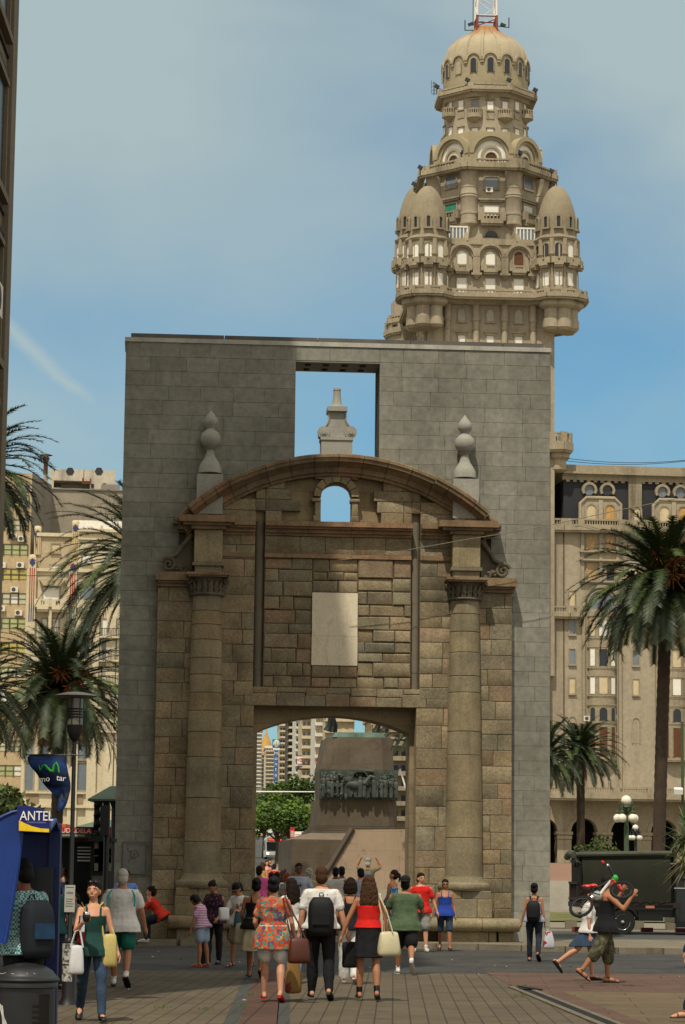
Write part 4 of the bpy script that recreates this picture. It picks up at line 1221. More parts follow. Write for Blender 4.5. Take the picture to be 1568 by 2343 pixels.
for bx in (0, 167):
 for xc in (1349, 1390):
  c = U(xc + bx, 1122); mb = MB(); mb.M = WL
  mb.arcband(c, Z(1122), .62, .92, R(-35), R(215), 18, -.1, .5)
  mb.M = WL @ Matrix.Translation((c, 0, 0))
  mb.build('round_window', m_pal2, palace)
  mb = MB(); mb.M = WL; mb.prism([(c + .62 * cos(2 * PI * k / 18), Z(1122) + .62 * sin(2 * PI * k / 18)) for k in range(18)], .25, .38); mb.box(c - .04, c + .04, .2, .25, Z(1122) - .6, Z(1122) + .6)
  mb.build('round_pane', m_gmid if (bx or xc == 1349) else m_gdark, palace)
 a, b = U(1326 + bx, 1170), U(1419 + bx, 1170)
 mb = MB(); mb.M = WL
 ch = .75
 z0_, z1_ = Z(1193), Z(1141)
 mb.prism([(a, z0_), (b, z0_), (b, z1_ - ch), (b - ch, z1_), (a + ch, z1_), (a, z1_ - ch)], -.35, 1.0)
 mb.tube([(a, -.4, z0_), (a, -.4, z1_ - ch), (a + ch, -.4, z1_), (b - ch, -.4, z1_), (b, -.4, z1_ - ch), (b, -.4, z0_)], .2, 6)
 mb.box((a + b) / 2 - .25, (a + b) / 2 + .25, -.55, -.35, z0_, z1_ - .3)
 mb.build('dormer', m_pal, palace)
 for xc, mm in ((1351, m_cshut), (1394, mat('ochre shutter', '#b08a54'))):
  window(palace, WL @ Matrix.Translation((0, -.36, 0)), U(xc + bx, 1170), Z(1193), Z(1157), 1.12, True, mm, .2, False, depth=.14)
 window(palace, WL, U(1457 + bx, 1180), Z(1193), Z(1159), .75, True, m_cshut, .25, False, depth=.2)
 for xc in (1353, 1396):
  for (ya, yb) in ((1262, 1228), (1328, 1292)):
   window(palace, WL, U(xc + bx, 1260), Z(ya), Z(yb), .95, False, mat('peeling shutter', '#a98a60', var=.3, sc=2) if (xc, ya) != (1396, 1328) else m_gdark, .15, False)
 mb = MB(); mb.M = WL
 for xp in (1332, 1374, 1412): mb.box(U(xp - 3 + bx), U(xp + 4 + bx), -.25, .02, Z(1335), Z(1222))
 for ya, d in ((1264, .55), (1283, .6), (1332, .5)):
  mb.box(U(1326 + bx), U(1424 + bx), -d, .02, Z(ya + 2), Z(ya - 2)); mb.box(U(1328 + bx), U(1422 + bx), -d * .5, .02, Z(ya + 5), Z(ya + 2))
 mb.box(U(1330 + bx), U(1420 + bx), -.15, .02, Z(1283), Z(1266))
 c = U(1376 + bx)
 mb.arcband(c, Z(1384), 2.0, 2.35, 0, PI, 18, -.35, .02); mb.arcband(c, Z(1384), 1.6, 1.75, 0, PI, 18, -.2, .02)
 for s in (-1, 1): mb.box(c + s * 2.0, c + s * 2.35, -.35, .02, Z(1800), Z(1384))
 mb.build('bay_moulding', m_pal2, palace)
 mb = MB(); mb.M = WL; mb.prism([(c + 1.6 * cos(PI * k / 14), Z(1384) + 1.6 * sin(PI * k / 14)) for k in range(15)] + [(c - 1.6, Z(1395)), (c + 1.6, Z(1395))], -.06, .02); mb.build('fan_window', m_gmid, palace)
 bow = lambda r, dz=0: [(c + r * cos(PI + PI * k / 8), -.1 + r * .55 * sin(PI + PI * k / 8)) for k in range(9)]
 mb = MB(); mb.M = WL
 mb.prismz(bow(1.62), Z(1740), Z(1412))
 for ya in (1459, 1480, 1527, 1546, 1591, 1612, 1652, 1735): mb.prismz(bow(1.78), Z(ya + 3), Z(ya)); mb.prismz(bow(1.7), Z(ya + 6), Z(ya + 3))
 mb.prismz(bow(1.75), Z(1412), Z(1396))
 bw = mb.build('bow_window', m_pal2, palace)
 for ya, yb, ar in ((1457, 1422, 0), (1525, 1487, 0), (1589, 1552, 0), (1650, 1620, 1), (1730, 1664, 0)):
  for q, (ang, off_) in enumerate(((-48, 1.05), (0, .0), (48, -1.05))):
   a_ = R(ang); px_, py_ = c + 1.64 * sin(a_) * .99, -.1 - .55 * 1.64 * cos(a_) * .98
   window(bw, WL @ Matrix.Translation((px_, py_ - (.0 if ang == 0 else .02), 0)) @ Matrix.Rotation(a_ * .55, 4, 'Z'), 0, Z(ya), Z(yb), .95 if ang == 0 else .55, bool(ar),
    random.choice((m_cshut, m_shut, m_gdark)) if ya < 1600 else (m_gdark if ar else m_brown), .08, False, depth=.05)
for xo in (0, 145):
 for ya, yb, mm in ((1388, 1355, m_cshut), (1453, 1422, m_gmid), (1521, 1487, m_gmid), (1588, 1553, m_cshut)):
  window(palace, WL, U(1309 + xo), Z(ya), Z(yb), .68, False, mm, .1, True)
 window(palace, WL, U(1309 + xo), Z(1700), Z(1642), .8, True, m_pal, .1, False)
mb = MB(); mb.M = WL @ Matrix.Translation((0, -.7, 0))
balustrade(mb, [(U(1255), .2), (U(1300), .2), (U(1303), 0), (U(1322), 0), (U(1325), .2)], Z(1405), .75, .5, False, .1, .3); mb.box(U(1255), U(1325), .1, .8, Z(1414), Z(1404))
mb.build('balcony', m_pal2, palace)
mb = MB(); mb.M = WL @ Matrix.Translation((0, -.5, 0))
pts = [(U(1252), 0), (U(1288), 0), (U(1300), 0), (U(1326), -.3), (U(1419), -.3), (U(1440), 0), (U(1447), -.4), (U(1470), -.4), (U(1495), 0), (U(1586), -.3), (U(1650), 0), (U(1800), 0)]
balustrade(mb, pts, Z(1206), Z(1191) - Z(1206), .6, False, .15, .3, thick=.3)
mb.build('roof_balustrade', m_pal2, palace)
mb = MB(); mb.M = WL
for x in (1290,): mb.box(U(x) - .05, U(x) + .05, -.1, .02, Z(1800), Z(1220))
mb.build('rain_pipe', m_brown, palace)
mb = MB(); mb.M = WL @ Matrix.Translation((0, -3.9, 0))
pp = [(U(1240) + 4.0 * k, 0) for k in range(18)]
balustrade(mb, pp, Z(1817), Z(1803) - Z(1817), .65, False, .1, .27, thick=.3)
mb.box(uW0, uW1, .1, 4.2, Z(1829), Z(1820))
mb.build('arcade_balustrade', m_pal2, palace)
mb = MB(); mb.M = WL
ac = [U(1332), U(1422)]; da = ac[1] - ac[0]; ar_ = da * .335
zsp = Z(1905)
zgr = TG - .5
def far(u):
 k = round((u - ac[0]) / da); d = u - (ac[0] + k * da)
 if abs(d) < ar_: return [(zsp + math.sqrt(max(0, ar_ ** 2 - d * d)), Z(1831))]
 return [(zgr, Z(1831))]
us = []
for k in range(-2, 11):
 c = ac[0] + k * da
 us += [c - ar_ + 2 * ar_ * q / 14 for q in range(15)]
us = [u for u in us if u > uW0] + [uW0, uW1]
mb.strips(sorted(set(us)), far, -1.0, .6)
mb.build('arcade_wall', m_pal2, palace)
mb = MB(); mb.M = WL
for k in range(-2, 11):
 c = ac[0] + k * da
 mb.arcband(c, zsp, ar_, ar_ + .45, 0, PI, 14, -1.1, -.9)
 x0, x1 = c + ar_ - .05, c + da - ar_ + .05
 mb.box(x0 - .15, x1 + .15, -1.25, .7, Z(1911), Z(1904), .7); mb.box(x0 - .05, x1 + .05, -1.2, .65, Z(1921), Z(1913), .1); mb.box(x0, x1, -1.08, .6, Z(1975), Z(1922), .4)
mb.build('arcade_capital', m_pal2, palace)
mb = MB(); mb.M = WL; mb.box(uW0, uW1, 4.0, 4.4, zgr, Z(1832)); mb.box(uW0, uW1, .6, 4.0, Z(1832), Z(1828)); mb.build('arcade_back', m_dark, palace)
m_ac = mat('air conditioner white', '#cfcabc', var=.1); m_acd = mat('air conditioner fan', '#4a4a48', var=.1)
def aircon(loc, yaw, label, s=1.0, group='air conditioners on the facades'):
 t_ = thing('air_conditioner', label, 'air conditioner', loc, yaw, group)
 mb = MB(); mb.box(-.42 * s, .42 * s, -.34 * s, 0, -.3 * s, .3 * s)
 mb.box(-.3 * s, -.26 * s, -.3 * s, .1, -.36 * s, -.3 * s); mb.box(.26 * s, .3 * s, -.3 * s, .1, -.36 * s, -.3 * s)
 mb.build('casing', m_ac, t_)
 mb = MB(); c = -.08 * s
 mb.M = Matrix.Translation((c, -.34 * s, 0)) @ Matrix.Rotation(PI / 2, 4, 'X')
 mb.lathe([(.23 * s, -.01), (.23 * s, .012), (.20 * s, .016), (.06 * s, .016), (.05 * s, .03)], 0, 0, 16); mb.M = None
 mb.build('fan_grille', m_acd, t_)
 return t_
aircon(wf.o + wf.lx * U(1342) + wf.ly * -.05 + Vector((0, 0, Z(1645))), wf.yaw, 'white air conditioner on the palace wing wall beside the arched bow window')
q = tf.px(1250, 743, -hb); aircon(tf.o + tf.lx * q[0] + tf.ly * (-hb - .05) + Vector((0, 0, q[1])), tf.yaw, 'white air conditioner on the tower just below its right corner turret', 1.1)
q = tf.px(1119, 436, -hw4); aircon(tf.o + tf.lx * q[0] + tf.ly * (-hw4 - .2) + Vector((0, 0, q[1])), tf.yaw, 'white air conditioner under the middle window between the two round tower bays', 1.0)
mb = MB()
a = P(1293, 1042, 300)
for k, (dy, dx) in enumerate(((0, 0), (6, 3))):
 pts = []
 for i in range(13):
  f = i / 12; x = 1295 + (1700 - 1295) * f; y = 1048 + dy + 70 * f * (1 - f) - 16 * f - dy * f
  pts.append(P(x, y, 301))
 mb.tube(pts, .035, 4)
tag(mb.build('roof_cable', mat('cable black', '#2a2d30', var=0)), 'pair of thin dark cables sagging from the tower above the wing roof', 'cable')
random.seed(33)
nb = thing('office_block', 'tall dark concrete block at far left, nearest of all buildings, seen along its side wall', 'building')
m_nb = mat('brown concrete', '#6a604e', var=.14, sc=.8, bump=.004, streak=.3)
m_nbd = mat('block window', '#22221f', rough=.3, spec=.5, var=.1)
xa, ya, xb, yb, HB = -6.30, 25.8, -6.66, 50.0, 44.0
mb = MB()
mb.prismz([(xb - 16, yb), (xa - 16, ya), (xa, ya), (xb, yb)], 0, HB)
mb.build('wall', m_nb, nb)
nf = Matrix.Translation((xb, yb, 0)) @ Matrix.Rotation(math.atan2(yb - ya, xb - xa) - PI, 4, 'Z')   # local x runs back towards the viewer, -y outward
nf = Matrix(((-(xb - xa) / math.hypot(xb - xa, yb - ya), (yb - ya) / math.hypot(xb - xa, yb - ya) * -1, 0, xb), (-(yb - ya) / math.hypot(xb - xa, yb - ya), (xb - xa) / math.hypot(xb - xa, yb - ya), 0, yb), (0, 0, 1, 0), (0, 0, 0, 1)))
zz = lambda y, x=15: P(x, y, 49).z
for fl, (y1, y0) in enumerate(((205, 455), (570, 830), (-160, 90), (930, 1190))):
 for k in range(4):
  x0 = 1.25 + k * 4.6
  mb = MB(); mb.M = nf
  mb.box(x0, x0 + 3.2, -.03, .02, zz(y0), zz(y1))
  w_ = mb.build('window', m_nbd, nb)
  mb = MB(); mb.M = nf
  mb.box(x0 - .12, x0, -.10, .02, zz(y0), zz(y1)); mb.box(x0 + 3.2, x0 + 3.32, -.10, .02, zz(y0), zz(y1)); mb.box(x0 - .12, x0 + 3.32, -.16, .02, zz(y0) - .15, zz(y0)); mb.box(x0 - .12, x0 + 3.32, -.12, .02, zz(y1), zz(y1) + .12)
  mb.build('window_frame', m_nb, w_)
mb = MB(); mb.M = nf
for y in (120, 165, 480, 530, 850, 880): mb.box(.05, 18, -.05, .02, zz(y) - .04, zz(y) + .04)
mb.build('string_course', mat('dark joint', '#3b352b'), nb)
mb = MB(); mb.M = nf; mb.box(.0, .75, -.12, .02, 0, HB); mb.build('corner_strip', m_nb, nb)
aircon((xb + .03, 46.6, zz(745)), R(90), 'large air conditioner on the dark near block at far left', 1.0)
def fpx(fr, M_=None): return fr
pf = Frame(P(0, 1400, 285).x, 285, R(6))
pb = thing('panel_building', 'beige office building with bands of yellow panelled windows', 'building', pf.o, pf.yaw)
U = lambda x, y=1400, w=0: pf.u(x, y, w); Z = lambda y, x=40, w=0: pf.z(x, y, w)
m_pb = mat('panel stucco', '#b39f7c', var=.1, sc=.15, streak=.25); m_pbg = mat('grey party wall', '#7d776c', var=.15, sc=.15, streak=.4)
mb = MB(); mb.box(U(-140), U(66), 0, 14, 0, Z(1082)); mb.build('wall', m_pb, pb)
mb = MB(); mb.prismz([(U(66) + .01, .02), (U(66) + 2.1, 9), (U(66) + 2.1, 15), (U(66) + .01, 15)], 0, Z(1080)); mb.build('party_wall', m_pbg, pb)
cols = [mat('yellow panel glass', '#b5a75c', var=.12, sc=.3, rough=.4), mat('green panel glass', '#a3a878', var=.12, sc=.3, rough=.4), mat('pale panel glass', '#b9b79a', var=.12, sc=.3, rough=.4)]
for fl in range(13):
 y0 = 1132 + 56.2 * fl
 for k in range(7):
  xr = 60 - 18.5 * k
  mb = MB(); mb.box(U(xr - 17.2), U(xr), -.06, .02, Z(y0 + 24), Z(y0 + 2)); w_ = mb.build('window', cols[(fl * 2 + k * 3) % 3] if (fl * 7 + k * 5) % 11 else m_shut, pb)
  mb = MB()
  for xx in (xr - 17.8, xr - .4): mb.box(U(xx) - .05, U(xx) + .06, -.12, .02, Z(y0 + 25), Z(y0))
  mb.box(U(xr - 17.8), U(xr), -.12, .02, Z(y0 + 13) - .03, Z(y0 + 13) + .03); mb.box(U(xr - 18), U(xr), -.14, .02, Z(y0 + 1), Z(y0))
  mb.build('window_frame', mat('panel frame', '#5f5a4c'), w_)
mb = MB(); mb.box(U(46), U(60), -.1, .02, Z(1124), Z(1108)); mb.build('loft_window', m_gmid, pb)
for x, y, n in ((31, 1226, 'upper left'), (50, 1233, 'upper right'), (5, 1293, 'left'), (47, 1293, 'right of the second row'), (33.5, 1349, 'third row'), (4, 1392, 'fourth row'), (43, 1402 + 0, 'fifth row')):
 q = pf.px(x, y, 0)
 aircon(pf.o + pf.lx * q[0] + Vector((0, 0, q[1])), pf.yaw, 'white air conditioner on yellow panelled building, ' + {'upper left': 'left of the topmost pair', 'upper right': 'right one of the topmost pair', 'left': 'left one in the second row down', 'right of the second row': 'right one in the second row down', 'third row': 'in the third row down', 'fourth row': 'in the fourth row down', 'fifth row': 'lowest one'}[n], 1.0)
rf_ = Frame(P(180, 1200, 300).x, 300, R(6))
rb = thing('grey_building', 'grey blind-walled building with a weathered white rooftop house', 'building', rf_.o, rf_.yaw)
U = lambda x, y=1150, w=0: rf_.u(x, y, w); Z = lambda y, x=180, w=0: rf_.z(x, y, w)
mb = MB(); mb.box(U(94), U(330), 0, 12, 0, Z(1121)); mb.build('wall', mat('blotched grey render', '#8b8271', var=.25, sc=.35, streak=.3), rb)
mb = MB(); mb.box(U(94), U(330), -.2, .5, Z(1121), Z(1118)); mb.box(U(232), U(274), 1, 3, Z(1118), Z(1103)); mb.build('parapet', m_pbg, rb)
m_rw = mat('stained whitewash', '#b3aa97', var=.22, sc=.5, streak=.6)
mb = MB()
mb.box(U(111), U(264), 3, 9, Z(1091), Z(1065)); mb.box(U(111), U(122), 3, 9, Z(1119), Z(1091)); mb.box(U(206), U(264), 3, 9, Z(1119), Z(1091)); mb.box(U(138), U(206), 6, 9, Z(1119), Z(1091)); mb.box(U(205), U(213), 4, 6, Z(1065), Z(1062))
mb.build('rooftop_house', m_rw, rb)
for xc in (161, 227):
 mb = MB(); mb.prism([(U(xc, 1078, 3) + .5 * cos(PI * k / 3), Z(1078, xc, 3) + .5 * sin(PI * k / 3)) for k in range(6)], 2.95, 3.1); mb.build('hexagon_window', m_gdark, rb)
for x0, x1, y0, y1 in ((208, 215, 1106, 1097), (236, 243, 1100, 1095), (170, 178, 1118, 1114)):
 mb = MB(); mb.box(U(x0), U(x1), 2.92, 3.05, Z(y0), Z(y1)); mb.build('window', m_gdark, rb)
mb = MB(); mb.box(U(160), U(188), 2.5, 3.2, Z(1112), Z(1110)); mb.box(U(140), U(156), 2.8, 5, Z(1120), Z(1117)); mb.build('roof_hatch', m_pbg, rb)
mb = MB()
for x in (189, 207): mb.tube([(U(x), 2.5, Z(1100)), (U(x), 2.5, Z(1086))], .09, 5)
mb.tube([(U(189), 2.5, Z(1098)), (U(207), 2.5, Z(1098))], .08, 5); mb.tube([(U(191), 2.4, Z(1100)), (U(191), 2.4, Z(1066))], .04, 4)
mb.build('iron_frame', mat('rusty iron', '#6b3b28', var=.3), rb)
ch = thing('flue_pipe', 'tall rusty iron flue pipe with a conical cap on the grey blind wall', 'chimney', rf_.o, rf_.yaw)
u = U(103, 1150, -.5)
mb = MB(); mb.lathe([(.24, Z(1222)), (.24, Z(1062))], u, -.5, 12); mb.build('pipe', mat('pale flue', '#9a8a7c', var=.3, sc=.6), ch)
mb = MB(); mb.lathe([(.25, Z(1089)), (.25, Z(1060)), (.42, Z(1054)), (.42, Z(1051)), (.3, Z(1048)), (.3, Z(1045))], u, -.5, 12); mb.lathe([(.5, Z(1045)), (.8, Z(1045)), (.25, Z(1042)), (.02, Z(1041))], u, -.5, 12)
mb.build('cap', mat('rusty flue', '#4f2f25', var=.3, sc=1), ch)
for y in (1120, 1175, 1184):
 mb = MB(); mb.lathe([(.3, Z(y)), (.3, Z(y - 3))], u, -.5, 12); mb.build('clamp_ring', mat('rusty flue', '#4f2f25'), ch)
df = Frame(P(170, 1400, 280).x, 280, R(6))
db = thing('deco_building', 'cream building with colourful striped pilasters and small balconies', 'building', df.o, df.yaw)
U = lambda x, y=1400, w=0: df.u(x, y, w); Z = lambda y, x=170, w=0: df.z(x, y, w)
m_db = mat('cream stucco', '#c1b496', var=.08, sc=.15, streak=.2); m_db2 = mat('cream stucco upper', '#ab9b7c', var=.12, sc=.2, streak=.3)
m_sr, m_sy, m_sb = mat('stripe red', '#a0432a', var=.1), mat('stripe ochre', '#b08830', var=.1), mat('stripe blue', '#35406b', var=.1)
mb = MB(); mb.box(U(59), U(340), 0, 12, 0, Z(1304)); mb.box(U(176), U(340), 0, 12, Z(1304), Z(1214)); mb.build('wall', m_db, db)
mb = MB(); mb.box(U(82), U(162), .6, 12, Z(1304), Z(1220)); mb.build('attic', m_db2, db)
mb = MB(); mb.box(U(80), U(166), .3, .8, Z(1227), Z(1219)); mb.box(U(80), U(340), -.35, .2, Z(1309), Z(1302)); mb.box(U(176), U(340), -.4, .2, Z(1216), Z(1209)); mb.box(U(176), U(340), -.25, .2, Z(1234), Z(1230))
mb.box(U(226), U(232), -.3, .3, Z(1216), Z(1201)); mb.build('cornice', m_db, db)
mb = MB(); mb.box(U(171), U(280), 3, 9, Z(1214), Z(1181)); mb.build('roof_hut', m_white, db)
for xc, ty, by, c1 in ((72, 1278, 1423, m_sr), (165, 1287, 1430, m_sr), (82, 1210, 1266, m_sy), (168.5, 1196, 1283, m_sy)):
 up = c1 is m_sy; w = 9 if not up else 7.5
 fy = -.5 if not up else (-.0 if xc > 100 else .4)
 mb = MB(); mb.box(U(xc - w), U(xc + w), fy, .7, Z(by + (30 if not up else 3)), Z(ty)); mb.lathe([(.42, Z(ty)), (.40, Z(ty - 4)), (.3, Z(ty - 7)), (.02, Z(ty - 8))], U(xc), fy + .5, 12)
 p_ = mb.build('pilaster', m_db, db)
 mb = MB()
 for k in (-1, 0, 1):
  x = U(xc + k * 4.7); mb.box(x - .05, x + .05, fy - .04, fy, Z(by - (40 if not up else 0)), Z(ty + (24 if not up else 14)))
 mb.build('stripe', c1, p_)
 if not up:
  mb = MB()
  for k in (-1, 0, 1):
   x = U(xc + k * 4.7); mb.box(x - .05, x + .05, fy - .04, fy, Z(by - 8), Z(by - 40))
   for q in range(3): mb.box(x - .05, x + .05, fy - .04, fy, Z(by + 1.5 - 4 * q), Z(by - 1.5 - 4 * q))
  mb.build('blue_stripe', m_sb, p_)
 mb = MB(); r_ = .33; zc = Z(ty + 12); mb.prism([(U(xc) - r_, zc), (U(xc), zc - r_ * 1.3), (U(xc) + r_, zc), (U(xc), zc + r_ * 1.3)], fy - .05, fy); mb.build('lozenge', m_sb, p_)
 mb = MB(); mb.prism([(U(xc) - .38, Z(ty + 7)), (U(xc) + .38, Z(ty + 7)), (U(xc), Z(ty + 2))], fy - .05, fy); mb.build('red_triangle', c1, p_)
def wn(x0, x1, y0, y1, m_=None, w=0):
 return window(db, Matrix.Translation((0, w, 0)), (U(x0, y0, w) + U(x1, y0, w)) / 2, Z(y0, x0, w), Z(y1, x0, w), U(x1, y0, w) - U(x0, y0, w), False, m_ or m_shut, .14, True)
wn(119, 136, 1262, 1244, m_cshut, .6); wn(115, 139, 1299, 1293, m_shut, .6)
wn(99, 136, 1371, 1344); wn(189, 208, 1287, 1267); wn(187, 215, 1371, 1338, m_gmid)
mb = MB(); mb.prism([(U(88), Z(1328)), (U(99), Z(1342)), (U(136), Z(1342)), (U(148), Z(1328)), (U(144), Z(1326)), (U(92), Z(1326))][::-1], -.7, .02); mb.build('window_hood', m_db2, db)
for xa_, xb_ in ((86, 110), (120, 146), (184, 214)):
 mb = MB(); mb.M = Matrix.Translation((0, -.9, 0)); balustrade(mb, [(U(xa_), 0), (U(xb_), 0)], Z(1389), Z(1374) - Z(1389), .4, False, .1, .32, thick=.2); mb.box(U(xa_), U(xb_), 0, .9, Z(1400), Z(1388)); mb.build('balcony', m_db, db)
mb = MB(); mb.box(U(112), U(119), -.9, .02, Z(1560), Z(1371)); mb.build('mullion_pier', m_db, db)
for fl, y in enumerate((1416, 1470, 1524, 1578, 1632)):
 for xa_, xb_ in ((96, 107), (121, 134), (185, 207), (234, 250), (262, 276)):
  wn(xa_, xb_, y + 40, y, m_gmid if fl % 2 else m_shut)
  mb = MB(); mb.box(U(xa_ - 5), U(xb_ + 5), -.9, .02, Z(y + 43), Z(y + 39)); mb.build('balcony_slab', m_db, db)
  mb = MB(); x = U(xa_ - 5)
  while x < U(xb_ + 5): mb.box(x, x + .05, -.88, -.83, Z(y + 39), Z(y + 22)); x += .17
  mb.box(U(xa_ - 5), U(xb_ + 5), -.9, -.82, Z(y + 22), Z(y + 20.5)); mb.build('iron_railing', m_gdark, db)
for x in (176, 218, 256, 280):
 mb = MB(); mb.box(U(x) - .5, U(x) + .5, -.35, .02, 0, Z(1410)); mb.build('pier', m_db, db)
for y in (1690, 1745):
 for xa_, xb_ in ((58, 75), (90, 108), (122, 141), (165, 205)): wn(xa_, xb_, y + 45 if y < 1700 else y + 62, y, m_gmid)
mb = MB(); mb.box(U(50), U(340), -.5, .02, Z(1848), Z(1842)); mb.box(U(50), U(340), -.3, .02, Z(1816), Z(1812))
mb.build('band', m_db, db)
for xa_, xb_ in ((72, 101), (171, 201)):
 mb = MB(); mb.prism([(U(xa_), Z(1838)), (U(xb_), Z(1838)), (U(xb_), Z(1820)), (U(xb_ - 4), Z(1815)), (U(xa_ + 4), Z(1815)), (U(xa_), Z(1820))], -.08, .02)
 mb.build('brown_panel', mat('brown panel', '#8b7760'), db)
mb = MB(); mb.tube([P(-20, 1315, 200), P(60, 1317, 200), P(160, 1315, 200), P(300, 1310, 200)], .02, 4)
tag(mb.build('street_cable', mat('cable black', '#2a2d30')), 'thin dark cable crossing in front of the cream deco building', 'cable')
random.seed(44)
XA = lambda x: 568.6 + x / 4.18
YA = lambda y: 1603.0 + y / 4.18
mf = Frame(P(826, 1800, 150).x, 150, R(5.0))
mon = thing('horseman_monument', 'brown granite monument with a bronze frieze and a bronze horseman on top', 'monument', mf.o, mf.yaw)
q = lambda x, y, w=0: mf.px(XA(x), YA(y), w)
m_mgr = brick_mat('monument granite', '#544a3c', '#5a5042', '#463d31', 1.3, .9, .006, vertical=True, var=.25, sc=.5, bump=.003)
m_bronze = mat('green bronze', '#434941', var=.5, sc=1.5, fine=.2, rough=.6, metal=.3)
m_bronzed = mat('dark bronze', '#20251f', var=.4, sc=1.2, rough=.5, metal=.4)
m_patina = mat('patina slab', '#56695d', var=.4, sc=1.5)
m_pink = brick_mat('pink granite slabs', '#94806a', '#9a8670', '#7f6c58', 1.6, 1.05, .008, vertical=True, var=.12, sc=.6)
dp = 3.2
def frustum(mb, xs0, xs1, y0, y1, w0=0.0, w1=0.0, dep=6.4, ch=.5):
 (a0, z0_), (b0, _) = q(xs0[0], y0, w0), q(xs0[1], y0, w0)
 (a1, z1_), (b1, _) = q(xs1[0], y1, w1), q(xs1[1], y1, w1)
 r_ = lambda a, b, w: [(a + ch, w), (b - ch, w), (b, w + ch), (b, w + dep - ch), (b - ch, w + dep), (a + ch, w + dep), (a, w + dep - ch), (a, w + ch)]
 mb.prismz(r_(a0, b0, w0), z0_, z1_, r_(a1, b1, w1))
mb = MB(); frustum(mb, (664, 1432), (680, 1424), 1192, 935)
frustum(mb, (700, 1404), (765, 1385), 655, 342, .15, .45, 6.0, .7)
frustum(mb, (706, 1398), (700, 1404), 935, 655, .15, .15, 6.0, .7)
mb.build('pedestal', m_mgr, mon)
mb = MB()
for k, (a, b, y0, y1, w) in enumerate(((650, 1455, 1212, 1192, -.3), (630, 1480, 1232, 1212, -.6), (605, 1500, 1262, 1232, -.9))): frustum(mb, (a, b), (a, b), y0, y1 + 3, w, w, 7.0 + k * .6, .3)
mb.build('step', m_mgr, mon)
mb = MB(); frustum(mb, (430, 1620), (600, 1500), 1322, 1262, -2.2, -1.0, 10, .2)
mb.build('sloping_plinth', mat('plinth light granite', '#6d5f50', var=.15), mon)
mb = MB(); a, z1_ = q(415, 1322, -2.4); b, _ = q(1700, 1322, -2.4)
mb.box(a, b, -2.4, 9, -1, z1_)
mb.build('base_wall', m_mgr, mon)
z_a = q(1020, 1232, -4)[1]
mb = MB()
pl = [q(860, 1480, -6.0), q(1012, 1232, -6.0), q(1700, 1225, -6.0)]
u0_, zz0 = q(845, 1500, -6.0)
mb.prism([(u0_ - .9, -1), (pl[2][0], -1), (pl[2][0], pl[2][1]), (pl[1][0], pl[1][1]), (pl[0][0], pl[0][1]), (u0_ - .9, zz0 - 1.4)], -6.0, -2.5)
mb.build('ramp', m_pink, mon)
mb = MB(); mb.tube([(u0_ - .9, -6.05, zz0 - 1.4), (pl[0][0] - .1, -6.05, pl[0][1]), (pl[1][0] - .1, -6.05, pl[1][1] + .05)], .18, 4); mb.build('ramp_edge', mat('dark edge granite', '#4c433a'), mon)
fa_, fz1 = q(694, 662, .1); fb_, fz0 = q(1410, 928, .1)
mb = MB(); mb.box(fa_ - .1, fb_ + .1, -.12, .3, fz0 - .12, fz1 + .05); mb.build('frieze_ground', m_bronze, mon)
mb = MB()
H = fz1 - fz0
def folk(mb, x, y, z, h, rot=None):
 mb.ball((x, y, z + h * .90), (h * .075, h * .075, h * .09), 7, 5, random.random())
 mb.loft([[(x + rx * h * cos(a), y + ry * h * sin(a), z + h * zz) for a in [2 * PI * k / 8 for k in range(8)]] for zz, rx, ry in ((0, .10, .09), (.25, .12, .09), (.5, .11, .08), (.68, .14, .09), (.8, .12, .07), (.84, .05, .05))], random.random())
 s = random.choice((-1, 1))
 mb.tube([(x + s * .13 * h, y, z + .78 * h), (x + s * .2 * h, y - .06, z + .6 * h), (x + s * random.uniform(.05, .28) * h, y - .1, z + random.uniform(.5, .75) * h)], .03 * h, 5)
for row, (n_, zz, yy) in enumerate(((17, .0, -.40), (16, .16, -.24), (9, .22, -.1))):
 for k in range(n_):
  x = fa_ + (fb_ - fa_) * (k + .5 + random.uniform(-.3, .3)) / n_
  folk(mb, x, yy + random.uniform(-.14, .1), fz0 + H * zz * random.uniform(.6, 1.2), H * random.uniform(.52, .80))
for x in (fa_ + 1.9,):     # horses among the figures
 mb.ball((x, -.45, fz0 + H * .45), (.55, .2, .26), 10, 6); mb.tube([(x + .6, -.45, fz0 + H * .5), (x + .9, -.5, fz0 + H * .78), (x + 1.15, -.55, fz0 + H * .74)], [.2, .13, .08], 7)
 for d in (-.5, -.35, .4, .55): mb.tube([(x + d, -.45, fz0 + H * .4), (x + d + .05, -.45, fz0)], [.1, .05], 5)
cx2, cz2 = q(1062, 730, -.2)
mb.arcband(cx2, cz2 - .1, .42, .52, -.2, PI + .2, 12, -.55, .1); mb.tube([(cx2 - .1, -.4, cz2 + .35), (cx2 + .8, -.3, cz2 + .35)], [.14, .12], 8)
for k in range(110): mb.ball((random.uniform(fa_, fb_), random.uniform(-.5, -.1), random.uniform(fz0, fz1 - .15)), (random.uniform(.05, .22), .1, random.uniform(.05, .25)), 6, 4)
mb.build('frieze_figure', m_bronze, mon)
mb = MB(); frustum(mb, (806, 1320), (835, 1305), 345, 298, .6, .7, 5.6, .2); mb.build('bronze_plinth', m_patina, mon)
hz = q(1060, 298, 2)[1]
hx = q(1060, 298, 2)[0]
mb = MB()
HW_ = 3.4
Y0 = 2.2
